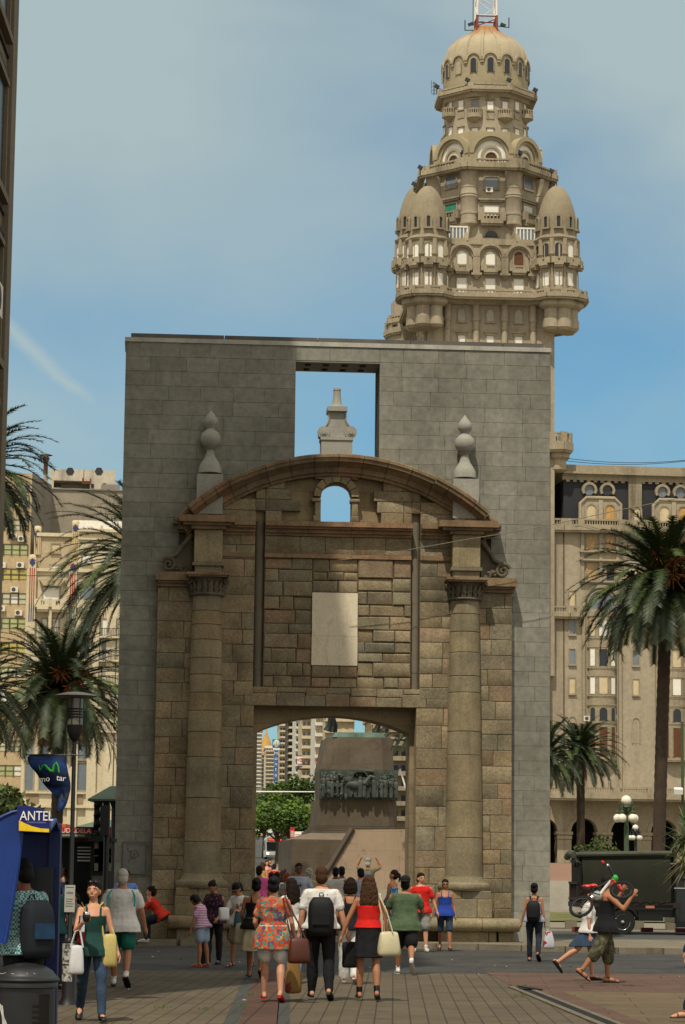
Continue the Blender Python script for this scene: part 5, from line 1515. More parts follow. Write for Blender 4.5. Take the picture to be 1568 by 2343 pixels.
for (x0, x1, x2, yy) in ((-1.75, -1.55, -1.2, -.5), (-1.35, -1.75, -1.0, .45), (1.55, 1.85, 1.3, -.5), (1.15, 1.5, 1.0, .45)):
 mb.tube([(hx + x0 - .12, Y0 + yy, hz + .02), (hx + x0, Y0 + yy, hz + .35), (hx + x1, Y0 + yy, hz + 1.5), (hx + x2, Y0 + yy, hz + 2.9)], [.26, .16, .2, .46], 8)
mb.loft([[(hx + x, Y0 + ry * cos(a), hz + zc_ + rz * sin(a)) for a in [2 * PI * k / 12 for k in range(12)]] for x, ry, rz, zc_ in ((-2.15, .1, .2, 3.6), (-1.9, .55, .75, 3.5), (-1.1, .78, .98, 3.3), (0, .8, .95, 3.2), (1.0, .78, .95, 3.35), (1.7, .6, .75, 3.45), (2.0, .15, .3, 3.5))])
mb.tube([(hx - 1.7, Y0, hz + 3.8), (hx - 2.4, Y0, hz + 4.9), (hx - 2.7, Y0, hz + 5.6)], [.75, .5, .36], 10); mb.tube([(hx - 2.6, Y0, hz + 5.7), (hx - 3.1, Y0, hz + 5.3), (hx - 3.6, Y0, hz + 4.75)], [.38, .32, .18], 8)
mb.tube([(hx + 2.0, Y0, hz + 3.8), (hx + 2.6, Y0, hz + 3.2), (hx + 2.7, Y0, hz + 1.2)], [.16, .3, .12], 7)
mb.build('bronze_horse', m_bronzed, mon)
mb = MB()
mb.loft([[(hx - .1 + rx * cos(a), Y0 + ry * sin(a), hz + zz) for a in [2 * PI * k / 10 for k in range(10)]] for zz, rx, ry in ((4.0, .5, .6), (4.8, .42, .5), (5.6, .5, .68), (6.1, .35, .5), (6.25, .16, .18), (6.4, .16, .18))])
mb.ball((hx - .15, Y0, hz + 6.7), (.3, .27, .36), 10, 7)
for s in (-1, 1):
 mb.tube([(hx, Y0 + s * .5, hz + 4.1), (hx - .7, Y0 + s * .9, hz + 3.4), (hx - .5, Y0 + s * .95, hz + 2.2), (hx - .85, Y0 + s * .95, hz + 2.1)], [.36, .3, .2, .14], 8)
 mb.tube([(hx - .1, Y0 + s * .65, hz + 5.9), (hx - .3, Y0 + s * .85, hz + 5.1), (hx - 1.0, Y0 + s * .3, hz + 4.8)], [.2, .16, .12], 7)
mb.build('bronze_rider', m_bronzed, mon)
m_w1 = mat('pale avenue stucco', '#c0b394', var=.1, sc=.15, streak=.3); m_w2 = mat('tan avenue stucco', '#a8926c', var=.1, sc=.15, streak=.3)
m_w3 = mat('white avenue stucco', '#cfcabb', var=.08, sc=.15, streak=.25); m_w4 = mat('dark slab facade', '#4d4a47', var=.15, sc=.2)
m_w5 = mat('blue grey slab trim', '#3f4a70', var=.2)
def block_house(label, xl, xr, ytop, D, mt, floors, ncol, ybase=1900, wm=None, balc=0, depth=16, side=True, cat='building', roof=None, gap=.55, yaw=R(3)):
 fr = Frame(P(xl, 1750, D).x, D, yaw)
 t_ = thing('avenue_building', label, cat, fr.o, fr.yaw, 'buildings along the avenue behind the arch')
 x1 = fr.u(xr, 1750); zt = fr.z((xl + xr) / 2, ytop); zb = zg(D) - 1
 mb = MB(); mb.box(0, x1, 0, depth, zb, zt); mb.build('wall', mt, t_)
 mb = MB(); mb.box(-.3, x1 + .3, -.5, depth, zt, zt + .5); mb.box(-.2, x1 + .2, -.3, .1, zt - .9, zt - .6); mb.build('cornice', mt, t_)
 zf0 = fr.z(xl, ybase); fh = (zt - zf0) / floors; cw = x1 / ncol
 for f in range(floors):
  for c_ in range(ncol):
   x = (c_ + .5) * cw; z = zf0 + f * fh
   mb = MB(); mb.box(x - cw * gap / 2, x + cw * gap / 2, -.08, .05, z + fh * .22, z + fh * .78); mb.build('window', wm or random.choice((m_gdark, m_gmid, m_shut, m_cshut)), t_)
  if balc:
   mb = MB(); mb.box(-.1, x1 + .1, -balc, .05, z + fh * .08, z + fh * .16); mb.box(.1, x1 - .1, -balc, -balc + .12, z + fh * .16, z + fh * .38); mb.build('balcony', mt if balc < 1.4 else m_w1, t_)
 return t_, fr, x1, zt
block_house('tall white tower block at the far left of the avenue', XA(60), XA(126), YA(286), 620, m_w3, 15, 5, 1800, m_gmid, 1.0)
t_, fr, x1, zt = block_house('small tan building with a little golden dome far down the avenue', XA(112), XA(168), YA(520), 640, m_w2, 8, 3, 1800, m_gdark)
mb = MB(); c = fr.u(XA(172), YA(450)); z = fr.z(XA(172), YA(450)); mb.lathe([(1.6, zt), (1.6, z - 2), (2.0, z - 1.6), (1.7, z), (.8, z + 2.5), (.3, z + 3.6), (.05, z + 5.5)], c, 3, 14); mb.build('dome', mat('golden dome', '#b08a4a'), t_)
block_house('white balconied block left of the blue vertical sign', XA(166), XA(246), YA(452), 560, m_w3, 10, 3, 1800, m_gmid, 1.4)
block_house('pale block with many balconies right of the blue vertical sign', XA(296), XA(378), YA(188), 470, m_w1, 13, 3, 1830, m_gdark, 1.2)
block_house('narrow dark slab building with blue balconies', XA(376), XA(452), YA(150), 450, m_w4, 13, 1, 1830, m_gdark, 1.6)
block_house('old white block with hanging hotel signs', XA(450), XA(520), YA(60), 420, m_w3, 13, 2, 1840, m_gdark, .9)
block_house('ornate beige block with bay windows beside the monument', XA(508), XA(640), YA(90), 400, m_w1, 10, 3, 1850, m_gmid, 1.1)
block_house('cream corner block directly left of the monument', XA(636), XA(735), YA(40), 380, m_w3, 10, 2, 1860, m_cshut, .8)
block_house('wide cream block behind the bronze horseman', XA(728), XA(1010), YA(100), 372, m_w1, 9, 4, 1860, m_cshut, .6)
block_house('brown building behind the right side of the horseman', XA(1180), XA(1420), YA(170), 350, m_w2, 9, 5, 1870, m_gdark, .5)
block_house('tan balconied palace front behind the right of the monument', XA(1370), XA(1600), YA(300), 330, m_pal, 6, 3, 1880, m_gdark, 1.0)
def rotx(): return (PI / 2, 0, 0)
m_blue = mat('sign blue', '#1f4f9a', var=.05, rough=.5); m_swhite = mat('sign white', '#e0ddd2', var=.03); m_lime = mat('sign lime', '#8fc04a', var=.05)
m_sred = mat('sign red', '#b3202a', var=.05, rough=.5); m_sgold = mat('sign gold', '#b98a2c', var=.1)
D = 440
sg = thing('blue_vertical_sign', 'tall blue vertical sign of white letters topped by a green striped ball', 'sign', P(XA(262), YA(720), D), 0)
base = sg.location
k = D / F
mb = MB()
X = lambda x: (XA(x) - XA(262)) * k
Zs = lambda y: -(YA(y) - YA(720)) * k
mb.box(X(226), X(302), 0, .6, Zs(448), Zs(370)); mb.build('ball_panel', m_blue, sg)
mb = MB(); mb.prism([(X(264) + 30 / 4.18 * k * cos(2 * PI * i / 24), Zs(408) + 34 / 4.18 * k * sin(2 * PI * i / 24)) for i in range(24)], -.12, 0); mb.build('ball', m_swhite, sg)
mb = MB()
for dx in (-16, 0, 16): mb.tube([(X(264 + dx - 6), -.2, Zs(432)), (X(264 + dx + 3), -.25, Zs(408)), (X(264 + dx - 3), -.2, Zs(384))], .10, 5, flat=.3)
mb.build('ball_stripe', m_lime, sg)
mb = MB(); mb.box(X(232), X(296), 0, .5, Zs(470), Zs(455)); mb.build('white_strip', m_swhite, sg)
for i, chh in enumerate('montev'):
 y0 = 474 + i * 52
 mb = MB(); mb.box(X(244), X(282), .05, .5, Zs(y0 + 49), Zs(y0)); pn = mb.build('letter_panel', m_blue, sg)
 add_text(chh, .95, m_swhite, pn, (X(263), .0, Zs(y0 + 25)), rotx(), depth=.05)
def hang_sign(label, x0, x1, y0, y1, D, pan, txt, tm, size, cat='sign', edge=None):
 t_ = thing('hanging_sign', label, cat, P(XA((x0 + x1) / 2), YA((y0 + y1) / 2), D))
 w, h = (x1 - x0) / 4.18 * D / F, (y1 - y0) / 4.18 * D / F
 mb = MB(); mb.box(-w / 2, w / 2, 0, .4, -h / 2, h / 2); mb.build('panel', pan, t_)
 if edge:
  mb = MB()
  for a in ((-w / 2 - .1, w / 2 + .1, -h / 2 - .1, -h / 2), (-w / 2 - .1, w / 2 + .1, h / 2, h / 2 + .1)): mb.box(a[0], a[1], -.05, .45, a[2], a[3])
  mb.build('edge', edge, t_)
 if txt: add_text(txt, size * h, tm, t_, (0, -.03, -.02 * h), rotx(), depth=.02, sx=.72)
 mb = MB(); mb.tube([(w / 2, .2, h * .3), (w / 2 + 3, .2, h * .3)], .08, 5); mb.tube([(w / 2, .2, -h * .3), (w / 2 + 3, .2, -h * .3)], .08, 5); mb.build('bracket', m_gdark, t_)
 return t_
hang_sign('white sign reading HOTEL in red letters', 466, 580, 528, 600, 400, m_swhite, 'HOTEL', m_sred, .78, edge=m_sred)
hang_sign('dark blue sign reading HOTEL in gold letters below the white one', 468, 578, 622, 658, 400, mat('sign navy', '#22304e'), 'HOTEL', m_sgold, .95)
t_ = hang_sign('red sign with white script beside the monument', 646, 730, 556, 622, 370, m_sred, None, None, 1)
add_text('Coca', .62, m_swhite, t_, (.05, -.03, -.05), rotx(), depth=.02)
m_leaf = mat('plane tree leaves', None, ramp=[(0, L('#2c3d14')), (.35, L('#3d531c')), (.7, L('#526b26')), (1, L('#6d8236'))], var=.2, sc=.4, rough=.7, fine=.1)
m_bark = mat('bark', '#4a3e30', var=.3, sc=2)
def leaf_tree(label, x, y, H, r, n=2600, group='street trees on the avenue', ls=.20, name='street_tree', mleaf=None):
 t_ = thing(name, label, 'tree', (x, y, zg(y)), 0, group)
 mb = MB(); mb.tube([(0, 0, -.3), (.1, 0, H * .25), (-.1, .1, H * .5), (.1, 0, H * .75)], [.32, .26, .2, .08], 8)
 cl = []
 for k in range(16):
  a = random.uniform(0, 6.28); e = random.uniform(-.1, 1.0); d = random.uniform(.45, .95)
  c = Vector((r * d * cos(a) * cos(e), r * d * sin(a) * cos(e), H * .58 + (H * .36) * sin(e) * d)); cl.append(c)
  mb.tube([(0, 0, H * .35), (c.x * .5, c.y * .5, (H * .4 + c.z) / 2), tuple(c)], [.13, .08, .03], 5)
 mb.build('trunk', m_bark, t_)
 mb = MB()
 for k in range(n):
  c = random.choice(cl); rr = r * .36
  v = Vector((random.gauss(0, 1), random.gauss(0, 1), random.gauss(0, .8))).normalized() * rr * random.uniform(.35, 1.05) ** .7
  p = c + v; s = ls * random.uniform(.6, 1.25)
  a = Vector((random.uniform(-1, 1), random.uniform(-1, 1), random.uniform(-.4, .4))).normalized(); b = a.cross(Vector((random.uniform(-1, 1), random.uniform(-1, 1), random.uniform(-1, 1)))).normalized()
  mb.poly([p - a * s, p - b * s * .55, p + a * s, p + b * s * .55], min(1, max(0, .5 + .28 * sin(c.x * 3 + c.z * 2) + random.gauss(0, .16))))
 mb.build('crown', mleaf or m_leaf, t_, ang=180)
 return t_
for x, D, xt, yt, r, lab in ((330, 330, 300, 745, 3.6, 'tall leafy street tree, second from the left in the row'), (455, 300, 470, 650, 3.7, 'tallest leafy street tree, topping the row'), (150, 360, 150, 800, 4.2, 'leafy street tree at the left end of the row by the gateway pier'), (560, 270, 560, 925, 3.3, 'low leafy street tree closest to the monument'), (280, 280, 300, 930, 3.2, 'low leafy street tree in front, left of centre of the row'), (420, 265, 430, 990, 3.6, 'lowest leafy street tree at the front of the row')):
 p = P(XA(x), YA(1200), D); zt = P(XA(xt), YA(yt), D).z
 leaf_tree(lab, p.x, D, zt - zg(D), r, 6500)
m_tyre = mat('tyre rubber', '#1b1b1b', var=.1); m_glassv = mat('vehicle glass', '#1c2226', rough=.1, spec=.6, var=.05); m_tail = mat('tail lamp lit', '#c01810', emit='#ff2a18', est=3.0, var=0); m_head = mat('head lamp lit', '#fff2d0', emit='#fff0c8', est=6.0, var=0)
m_chrome = mat('chrome', '#c8c8c8', metal=1, rough=.15, var=.05)
def wheel(mb, x, y, z, r, w): mb.M = Matrix.Translation((x, y, z)) @ Matrix.Rotation(PI / 2, 4, 'Y'); mb.lathe([(r * .6, -w / 2), (r * .95, -w / 2), (r, -w * .3), (r, w * .3), (r * .95, w / 2), (r * .6, w / 2)], 0, 0, 16); mb.M = None
def bus(label, x, y, facing, cbody, dest=True):
 t_ = thing('bus', label, 'bus', (x, y, zg(y)), facing)
 W_, Hh, Ln = 1.25, 3.05, 11
 mb = MB()
 sec_ = [(-W_, .35), (W_, .35), (W_, 2.5), (W_ - .12, 2.95), (W_ - .4, Hh), (-W_ + .4, Hh), (-W_ + .12, 2.95), (-W_, 2.5)]
 mb.loft([[(sx_ * .93, -.05, z) for sx_, z in sec_], [(sx_, .25, z) for sx_, z in sec_], [(sx_, Ln, z) for sx_, z in sec_]])
 mb.box(-.7, .7, 2, 4, Hh, Hh + .18)
 mb.build('body', cbody, t_)
 mb = MB(); mb.prism([(-1.08, 1.15), (1.08, 1.15), (1.12, 2.3), (-1.12, 2.3)], -.10, -.02); mb.build('windscreen', m_glassv, t_)
 mb = MB(); mb.box(-W_ - .02, -W_, .8, Ln - .6, 1.3, 2.3); mb.box(W_, W_ + .02, .8, Ln - .6, 1.3, 2.3); mb.build('side_window', m_glassv, t_)
 if dest:
  mb = MB(); mb.box(-1.0, 1.0, -.10, 0, 2.42, 2.78); dp_ = mb.build('destination_panel', m_gdark, t_)
  mb = MB()
  for k in range(9): mb.box(-.85 + k * .19, -.85 + k * .19 + .13, -.115, -.10, 2.5, 2.7)
  mb.build('lit_letters', mat('red led', '#d04020', emit='#ff4a20', est=1.5, var=0), dp_)
 mb = MB()
 for wx in (-1.1, 1.1):
  for wy in (2.0, 8.2): wheel(mb, wx, wy, .48, .48, .3)
 mb.build('wheel', m_tyre, t_)
 for s in (-1, 1):
  mb = MB(); mb.box(s * .95 - .13, s * .95 + .13, -.09, 0, .72, .92); mb.build('headlight', m_head, t_)
  mb = MB(); mb.tube([(s * 1.2, -.1, 2.5), (s * 1.55, -.35, 2.3), (s * 1.55, -.35, 1.8)], [.04, .1, .1], 6); mb.build('mirror', m_gdark, t_)
 mb = MB(); mb.box(-1.2, 1.2, -.12, .1, .35, .62); mb.build('bumper', m_gmid, t_)
 return t_
pb_ = P(XA(231), YA(1560), 345)
bus('white city bus with lit red sign coming down the avenue towards the arch', pb_.x + .3, 345, R(3), mat('bus silver', '#b9b8b0', var=.06, rough=.4, coat=.3))
p2 = P(XA(112), YA(1240), 640); bus('cream and yellow bus driving away far up the avenue', p2.x - .5, 640, R(3), mat('bus cream', '#c2bd92', var=.06, rough=.4), False)
def car(label, x, y, facing, col, rear=True, van=False):
 t_ = thing('car', label, 'car', (x, y, zg(y)), facing, 'cars driving on the avenue')
 W_, h1, h2 = .85, .85, 1.45 if not van else 1.9
 mb = MB(); mb.loft([[(sx_ * W_, yy, zz) for sx_, zz in ((-1, .25), (1, .25), (1, .7 * hh), (.9, hh), (-.9, hh), (-1, .7 * hh))] for yy, hh in ((0, .8), (.15, .95), (1.4, 1.0), (3.9, .9), (4.2, .7))])
 mb.loft([[(-W_ * .9, y0, .9), (W_ * .9, y0, .9), (W_ * .72, y1, h2), (-W_ * .72, y1, h2)] for y0, y1 in ((.15, .5), (3.2, 2.4))])
 mb.build('body', col, t_)
 mb = MB(); mb.poly([(-W_ * .8, .17, .98), (W_ * .8, .17, .98), (W_ * .66, .45, h2 - .08), (-W_ * .66, .45, h2 - .08)]); mb.build('rear_window' if rear else 'windscreen', m_glassv, t_)
 for s in (-1, 1):
  mb = MB(); mb.box(s * .68 - .14, s * .68 + .14, -.03, .02, .6, .85); mb.build('tail_light' if rear else 'headlight', m_tail if rear else m_head, t_)
 mb = MB()
 for wx in (-.75, .75):
  for wy in (.8, 3.3): wheel(mb, wx, wy, .3, .3, .2)
 mb.build('wheel', m_tyre, t_)
 return t_
mw_ = mat('car white', '#bdbbb2', var=.05, rough=.35, coat=.4); mg_ = mat('car dark', '#2a2c2f', var=.05, rough=.35, coat=.4); mr_ = mat('car red', '#7f2420', var=.05, rough=.35, coat=.4)
for x, y, D, mt, lab, van in ((102, 1262, 600, mw_, 'white car with lit tail lamps far up the avenue behind the cream bus', False), (205, 1290, 520, mw_, 'pale taxi van in the middle lane ahead of the white bus', True), (265, 1300, 540, mr_, 'dark red car beside the pale taxi van', False), (330, 1290, 560, mg_, 'black car with lit tail lamps next to the street trees', False), (232, 1315, 430, mg_, 'dark car just ahead of the white bus', False)):
 p = P(XA(x), YA(y), D); car(lab, p.x, D, R(3), mt, True, van)
t_ = thing('red_hoarding', 'small red advertising board at the foot of the street trees', 'sign board', P(XA(420), YA(1310), 260))
mb = MB(); mb.box(-.22, .22, 0, .15, -.3, 1.05); mb.build('board', m_sred, t_); mb = MB(); mb.box(-.16, .16, -.03, 0, .1, .7); mb.build('poster', mat('poster tan', '#b39a86'), t_)
t_ = thing('white_hoarding', 'low white board with red lettering left of the monument base', 'sign board', P(XA(493), YA(1310), 260))
mb = MB(); mb.box(-.55, .55, 0, .12, -.1, .62); mb.build('board', m_swhite, t_); mb = MB(); mb.box(-.45, .25, -.02, 0, .1, .18); mb.box(-.45, .4, -.02, 0, .3, .34); mb.build('red_stripe', m_sred, t_)
t_ = thing('road_arm', 'pale horizontal lamp arm over the avenue in front of the trees', 'lamp arm', P(XA(640), YA(880), 240))
mb = MB(); mb.tube([(0, 0, -8), (0, 0, .1), (-6.2, 0, .05)], .07, 6); mb.box(-7.2, -6.0, -.2, .2, -.1, .12); mb.build('arm', m_swhite, t_)
t_ = thing('flagpole', 'white slanted flagpole jutting from the wall right of the monument', 'flagpole', P(XA(1512), YA(840), 140))
mb = MB(); mb.tube([(0, 0, -.1), (-.38, 0, 1.1)], .05, 6); mb.build('pole', m_swhite, t_); mb = MB(); mb.ball((-.39, 0, 1.12), .09, 8, 6); mb.build('finial', m_w5, t_)
random.seed(55)
m_frond = mat('palm fronds', None, ramp=[(0, L('#75592f')), (.10, L('#5c4f28')), (.16, L('#2b3416')), (.45, L('#202c12')), (.75, L('#323f18')), (1, L('#566427'))], var=.15, sc=.5, rough=.55, fine=.05, spec=.4)
m_ptrunk = mat('palm trunk', '#3b2f24', var=.35, sc=2.5, bump=.03, bsc=6)
m_fruit = mat('palm fruit stalks', '#6f431d', var=.35, sc=3)
def frond(mb, base, az, el, Ln, droop, tint, leafl=.42, n=26, wob=0.0):
 """a feather leaf: arching midrib and two rows of leaflets"""
 d = Vector((cos(az) * cos(el), sin(az) * cos(el), sin(el)))
 side = Vector((-sin(az), cos(az), 0))
 p = Vector(base); pts = [p.copy()]; e = el
 st = Ln / n
 for k in range(n):
  f = k / n
  e = el - droop * f ** 1.4
  a = az + wob * f
  d = Vector((cos(a) * cos(e), sin(a) * cos(e), sin(e)))
  p = p + d * st; pts.append(p.copy())
 mb.tube(pts, [.045 * (1 - .85 * i / n) for i in range(n + 1)], 4, tint * .6)
 for i in range(2, n + 1):
  f = i / n
  ln = leafl * min(1, 1.25 - abs(f - .45) * 1.25) * random.uniform(.85, 1.1)
  t_ = (pts[i] - pts[i - 1]).normalized(); up = side.cross(t_) * -1
  if up.z < 0: up = -up
  for s in (-1, 1):
   for q in (0, .5):
    b = pts[i] - t_ * st * q
    tip = b + (side * s * .74 + t_ * .62 + up * random.uniform(.02, .32)) * ln - Vector((0, 0, .16 * ln))
    wd = t_ * .044
    mb.poly([b - wd, b + wd, tip], min(1, max(0, tint + random.uniform(-.12, .12))))
def palm(label, x, y, z0, zc, Ln, n, rt, group='palm trees in the square', fruit=False, seed=1, lean=0.0, leafl=.5, dead=10, up=.25, nseg=32):
 random.seed(seed)
 t_ = thing('palm_tree', label, 'palm tree', (x, y, z0), 0, group)
 H = zc - z0
 mb = MB()
 pts = []; rad = []
 m_ = int(H / .22)
 for k in range(m_ + 1):
  f = k / m_
  pts.append((lean * f, .1 * sin(f * 3), H * f - .2)); rad.append(rt * (1.25 - .3 * min(1, f * 6) + (.04 if k % 2 else -.03) + (.25 * max(0, f - .92) / .08)))
 mb.tube(pts, rad, 14)
 mb.build('trunk', m_ptrunk, t_)
 mb = MB()
 top = Vector((lean, 0, H))
 for k in range(n):
  f = (k + .5) / n
  az = k * 2.39996 + random.uniform(-.2, .2)
  el = R(86) - R(118) * f ** .85 + random.uniform(-.12, .12)
  droop = R(34 + 54 * (1 - abs(f - .45))) * random.uniform(.8, 1.15)
  tint = random.choice((.3, .45, .5, .62, .75, .85)) if f < .86 else random.choice((.2, .3, .4, .5))
  frond(mb, top + Vector((cos(az) * .2, sin(az) * .2, .3 * (1 - f))), az, el, Ln * random.uniform(.85, 1.05) * (1 - .22 * max(0, .2 - f) / .2), droop, tint, leafl, nseg, random.uniform(-.25, .25))
 mb.build('crown', m_frond, t_, ang=180)
 if dead:
  mb = MB()
  for k in range(dead):
   az = random.uniform(0, 6.28); frond(mb, top - Vector((0, 0, .2)), az, R(-35), Ln * .62, R(52), .05, leafl * .6, 16)
  mb.build('dead_frond_skirt', m_frond, t_, ang=180)
 if fruit:
  mb = MB()
  for k in range(16):
   az = random.uniform(0, 6.28); e = random.uniform(.15, 1.1)
   d = Vector((cos(az) * cos(e), sin(az) * cos(e), sin(e)))
   a = top + d * .4; b = top + d * 1.7; c = top + d * 2.2 - Vector((0, 0, .35))
   mb.tube([a, b], [.05, .04], 4)
   for q in range(26):
    v = Vector((random.uniform(-1, 1), random.uniform(-1, 1), random.uniform(-1.4, .5))) * .55
    mb.tube([b + (c - b) * random.random(), c + v], [.02, .035], 3)
  mb.build('fruit_stalk', m_fruit, t_, ang=180)
 return t_
def palm_px(label, xc, yc, D, Ln, n, rt, **k):
 p = P(xc, yc, D)
 return palm(label, p.x, D, zg(D), p.z, Ln, n, rt, **k)
palm_px('full round palm with orange fruit stalks behind the street lamp', 138, 1582, 150, 5.7, 150, .36, fruit=True, seed=4, dead=30, leafl=.62)
palm_px('tall palm half hidden behind the left edge of the granite wall', 345, 1300, 135, 6.3, 150, .36, seed=8, dead=14, leafl=.62)
palm_px('tall palm mostly hidden by the dark near block at far left', -65, 1085, 118, 4.4, 95, .36, seed=12, dead=10, leafl=.55)
palm_px('low palm far left, only its frond tips showing beside the yellow panelled building', -70, 1590, 128, 4.0, 80, .3, seed=15, dead=6)
palm_px('tallest palm, with a long straight trunk, beyond the truck cab', 1500, 1345, 122, 4.7, 150, .31, seed=21, dead=40, leafl=.62, fruit=True, lean=.5)
palm_px('short bushy palm right of the granite wall', 1329, 1722, 165, 3.1, 90, .27, seed=25, dead=6, leafl=.42, nseg=18)
palm_px('bushy palm half covered by the granite wall, beside the short palm', 1248, 1735, 160, 3.1, 80, .26, seed=29, dead=12, leafl=.42, nseg=18)
palm_px('palm seen through the top right corner of the arch', 975, 1655, 140, 2.4, 60, .26, seed=33, dead=8, leafl=.4, nseg=18)
t_ = thing('yucca_plant', 'spiky green yucca with long sword leaves in front of the truck cab', 'plant', P(1580, 1950, 50), 0)
t_.location.z = 0.17
random.seed(9)
mb = MB(); mb.tube([(0, 0, -.1), (.02, 0, 1.2), (0, 0, 2.5)], [.12, .1, .09], 8); mb.build('trunk', m_ptrunk, t_)
mb = MB()
for k in range(260):
 az = random.uniform(0, 6.28); el = random.uniform(-.9, 1.35); Lq = random.uniform(.5, .85)
 b = Vector((0, 0, random.uniform(1.75, 2.6))); d = Vector((cos(az) * cos(el), sin(az) * cos(el), sin(el))); s = Vector((-sin(az), cos(az), 0)) * .022
 m1 = b + d * Lq * .5; tip = b + d * Lq - Vector((0, 0, .10 * Lq))
 tt = random.choice((.4, .7, .9, 1.0)) if el > -.3 else random.choice((.05, .1, .25))
 mb.poly([b - s * .6, b + s * .6, m1 + s, m1 - s], tt); mb.poly([m1 - s, m1 + s, tip], tt)
mb.build('sword_leaves', mat('yucca leaves', None, ramp=[(0, L('#6b5a30')), (.2, L('#43491f')), (.5, L('#2f4a20')), (1, L('#5d7c33'))], var=.1, rough=.45, spec=.5), t_, ang=180)
m_shrub = mat('shrub leaves', None, ramp=[(0, L('#252e10')), (.5, L('#3b4a1c')), (1, L('#56622a'))], var=.2, rough=.7)
def shrub(label, x, y, r, h, n=900, ls=.16):
 t_ = thing('shrub', label, 'shrub', (x, y, zg(y)))
 mb = MB()
 for k in range(6): a = k * 1.05; mb.tube([(0, 0, -.1), (cos(a) * r * .4, sin(a) * r * .4, h * .6)], [.05, .02], 5)
 mb.build('stem', m_bark, t_)
 mb = MB()
 for k in range(n):
  a = random.uniform(0, 6.28); u = random.random() ** .45; e = random.uniform(-.1, 1.5)
  p = Vector((r * u * cos(a) * cos(e), r * u * sin(a) * cos(e), h * (.25 + .75 * u * sin(e)))) + Vector((random.gauss(0, .06), random.gauss(0, .06), random.gauss(0, .08)))
  a_ = Vector((random.uniform(-1, 1), random.uniform(-1, 1), random.uniform(-.2, 1))).normalized(); b = a_.cross(Vector((random.uniform(-1, 1), random.uniform(-1, 1), .3))).normalized()
  mb.poly([p - b * ls * .4, p + b * ls * .4, p + a_ * ls], random.random())
 mb.build('foliage', m_shrub, t_, ang=180)
for lab, x, yt, D, r in (('round shrub behind the truck, left of the lamp post', 1375, 1912, 118, 1.1), ('small shrub behind the rear of the truck', 1333, 1932, 118, .75), ('dark shrub behind the truck, right of the first shrub', 1405, 1938, 116, .8)):
 p = P(x, 2000, D); shrub(lab, p.x, D, r, P(x, yt, D).z - zg(D))
for lab, x, yt, D, r in (('dark shrub at the lower left behind the phone booth', 10, 1800, 110, 1.6), ('dense shrub beside the foot of the round palm', 75, 1850, 125, 1.3)):
 p = P(x, 2000, D); shrub(lab, p.x, D, r, P(x, yt, D).z - zg(D), 1500, .3)
random.seed(66)
m_iron = mat('black painted iron', '#171716', rough=.5, var=.2, spec=.4)
m_pb = mat('booth blue', '#0e2f70', rough=.45, var=.15, sc=2, coat=.1); m_pbd = mat('booth dark blue', '#14224e', rough=.5, var=.1)
V = lambda x, y, Y: P(x, y, Y)
XB = lambda x: x / 4.2
YB = lambda y: 1784.6 + y / 4.2
D = 24.6
o = V(92, 2000, D); o.z = 0
ph = thing('phone_booth', 'blue public telephone booth with a curved hood and company sign', 'phone booth', o, 0)
def lp(x, y, w=0.0):
 p = V(x, y, D + w); return (p.x - o.x, p.z)
mb = MB()
out = [lp(-70, 1990), lp(-60, 1925), lp(-20, 1885), lp(12, 1866), lp(30, 1858), lp(43, 1855), lp(50, 1880), lp(51, 1910), lp(44, 1980), lp(30, 2070), lp(15, 2157), lp(-70, 2157)]
mb.prism(out[::-1], -.05, .0)
mb.tube([(x, -.05, z) for x, z in out[:11]], .018, 6)
mb.build('side_shell', m_pb, ph)
mb = MB()
a, b = lp(44, 1905), lp(117, 1905)
mb.loft([[(x0, y, z) for x0, y, z in ((a[0] - .25, yy, zz), (b[0], yy, zz), (b[0], yy, zz + .03), (a[0] - .25, yy, zz + .03))] for yy, zz in ((.0, a[1] + .02), (.5, a[1] + .12), (.9, a[1] - .02))])
mb.build('hood', m_pb, ph)
mb = MB(); p0, p1 = lp(91, 2000), lp(117, 2000)
mb.box(p0[0], p1[0], .75, .9, 0, a[1] + .1); mb.box(a[0] - .45, p0[0], .82, .88, .9, a[1])
mb.build('back_post', m_pbd, ph)
mb = MB(); mb.box(-.17, .05, .62, .82, 1.15, 1.72); mb.build('telephone', mat('phone steel', '#26292c', metal=.3, rough=.4), ph)
sgx = lambda x, y: lp(XB(x), YB(y))
mb = MB()
top = [sgx(188, 495), sgx(188, 255)] + [sgx(x, y) for x, y in ((215, 247), (300, 250), (380, 268), (440, 295), (480, 325), (502, 360), (500, 420), (492, 505))]
mb.prism(top, -.16, -.06)
sb_ = mb.build('sign_box', mat('sign deep blue', '#161f5c', rough=.4), ph)
mb = MB(); yl = [sgx(205, 487), sgx(205, 388), sgx(260, 415), sgx(330, 445), sgx(410, 465), sgx(492, 470), sgx(490, 503)]
mb.prism(yl, -.164, -.159); mb.build('yellow_swoosh', mat('sign yellow', '#d8b616', rough=.5), sb_)
c = sgx(374, 350)
add_text('ANTEL', .125, m_swhite, sb_, (c[0], -.166, c[1]), rotx(), depth=.003, sx=.82)
mb = MB(); c = sgx(372, 408)
for k in range(16): mb.box(c[0] - .085 + k * .011, c[0] - .079 + k * .011, -.165, -.159, c[1] - .008, c[1] + .006)
mb.build('small_lettering', mat('sign small print', '#5f6aa8'), sb_)
D = 24.6; p = V(57, 2300, D)
bn = thing('litter_bin', 'black domed litter bin with scratched graffiti on its lid, in front of the phone booth', 'litter bin', (p.x, D, 0), 0)
s_ = D / F
r_ = 76 * s_
zz = lambda y: V(57, y, D - .28).z
m_bin = mat('bin black plastic', '#1a1a1b', rough=.42, var=.3, sc=4, spec=.5)
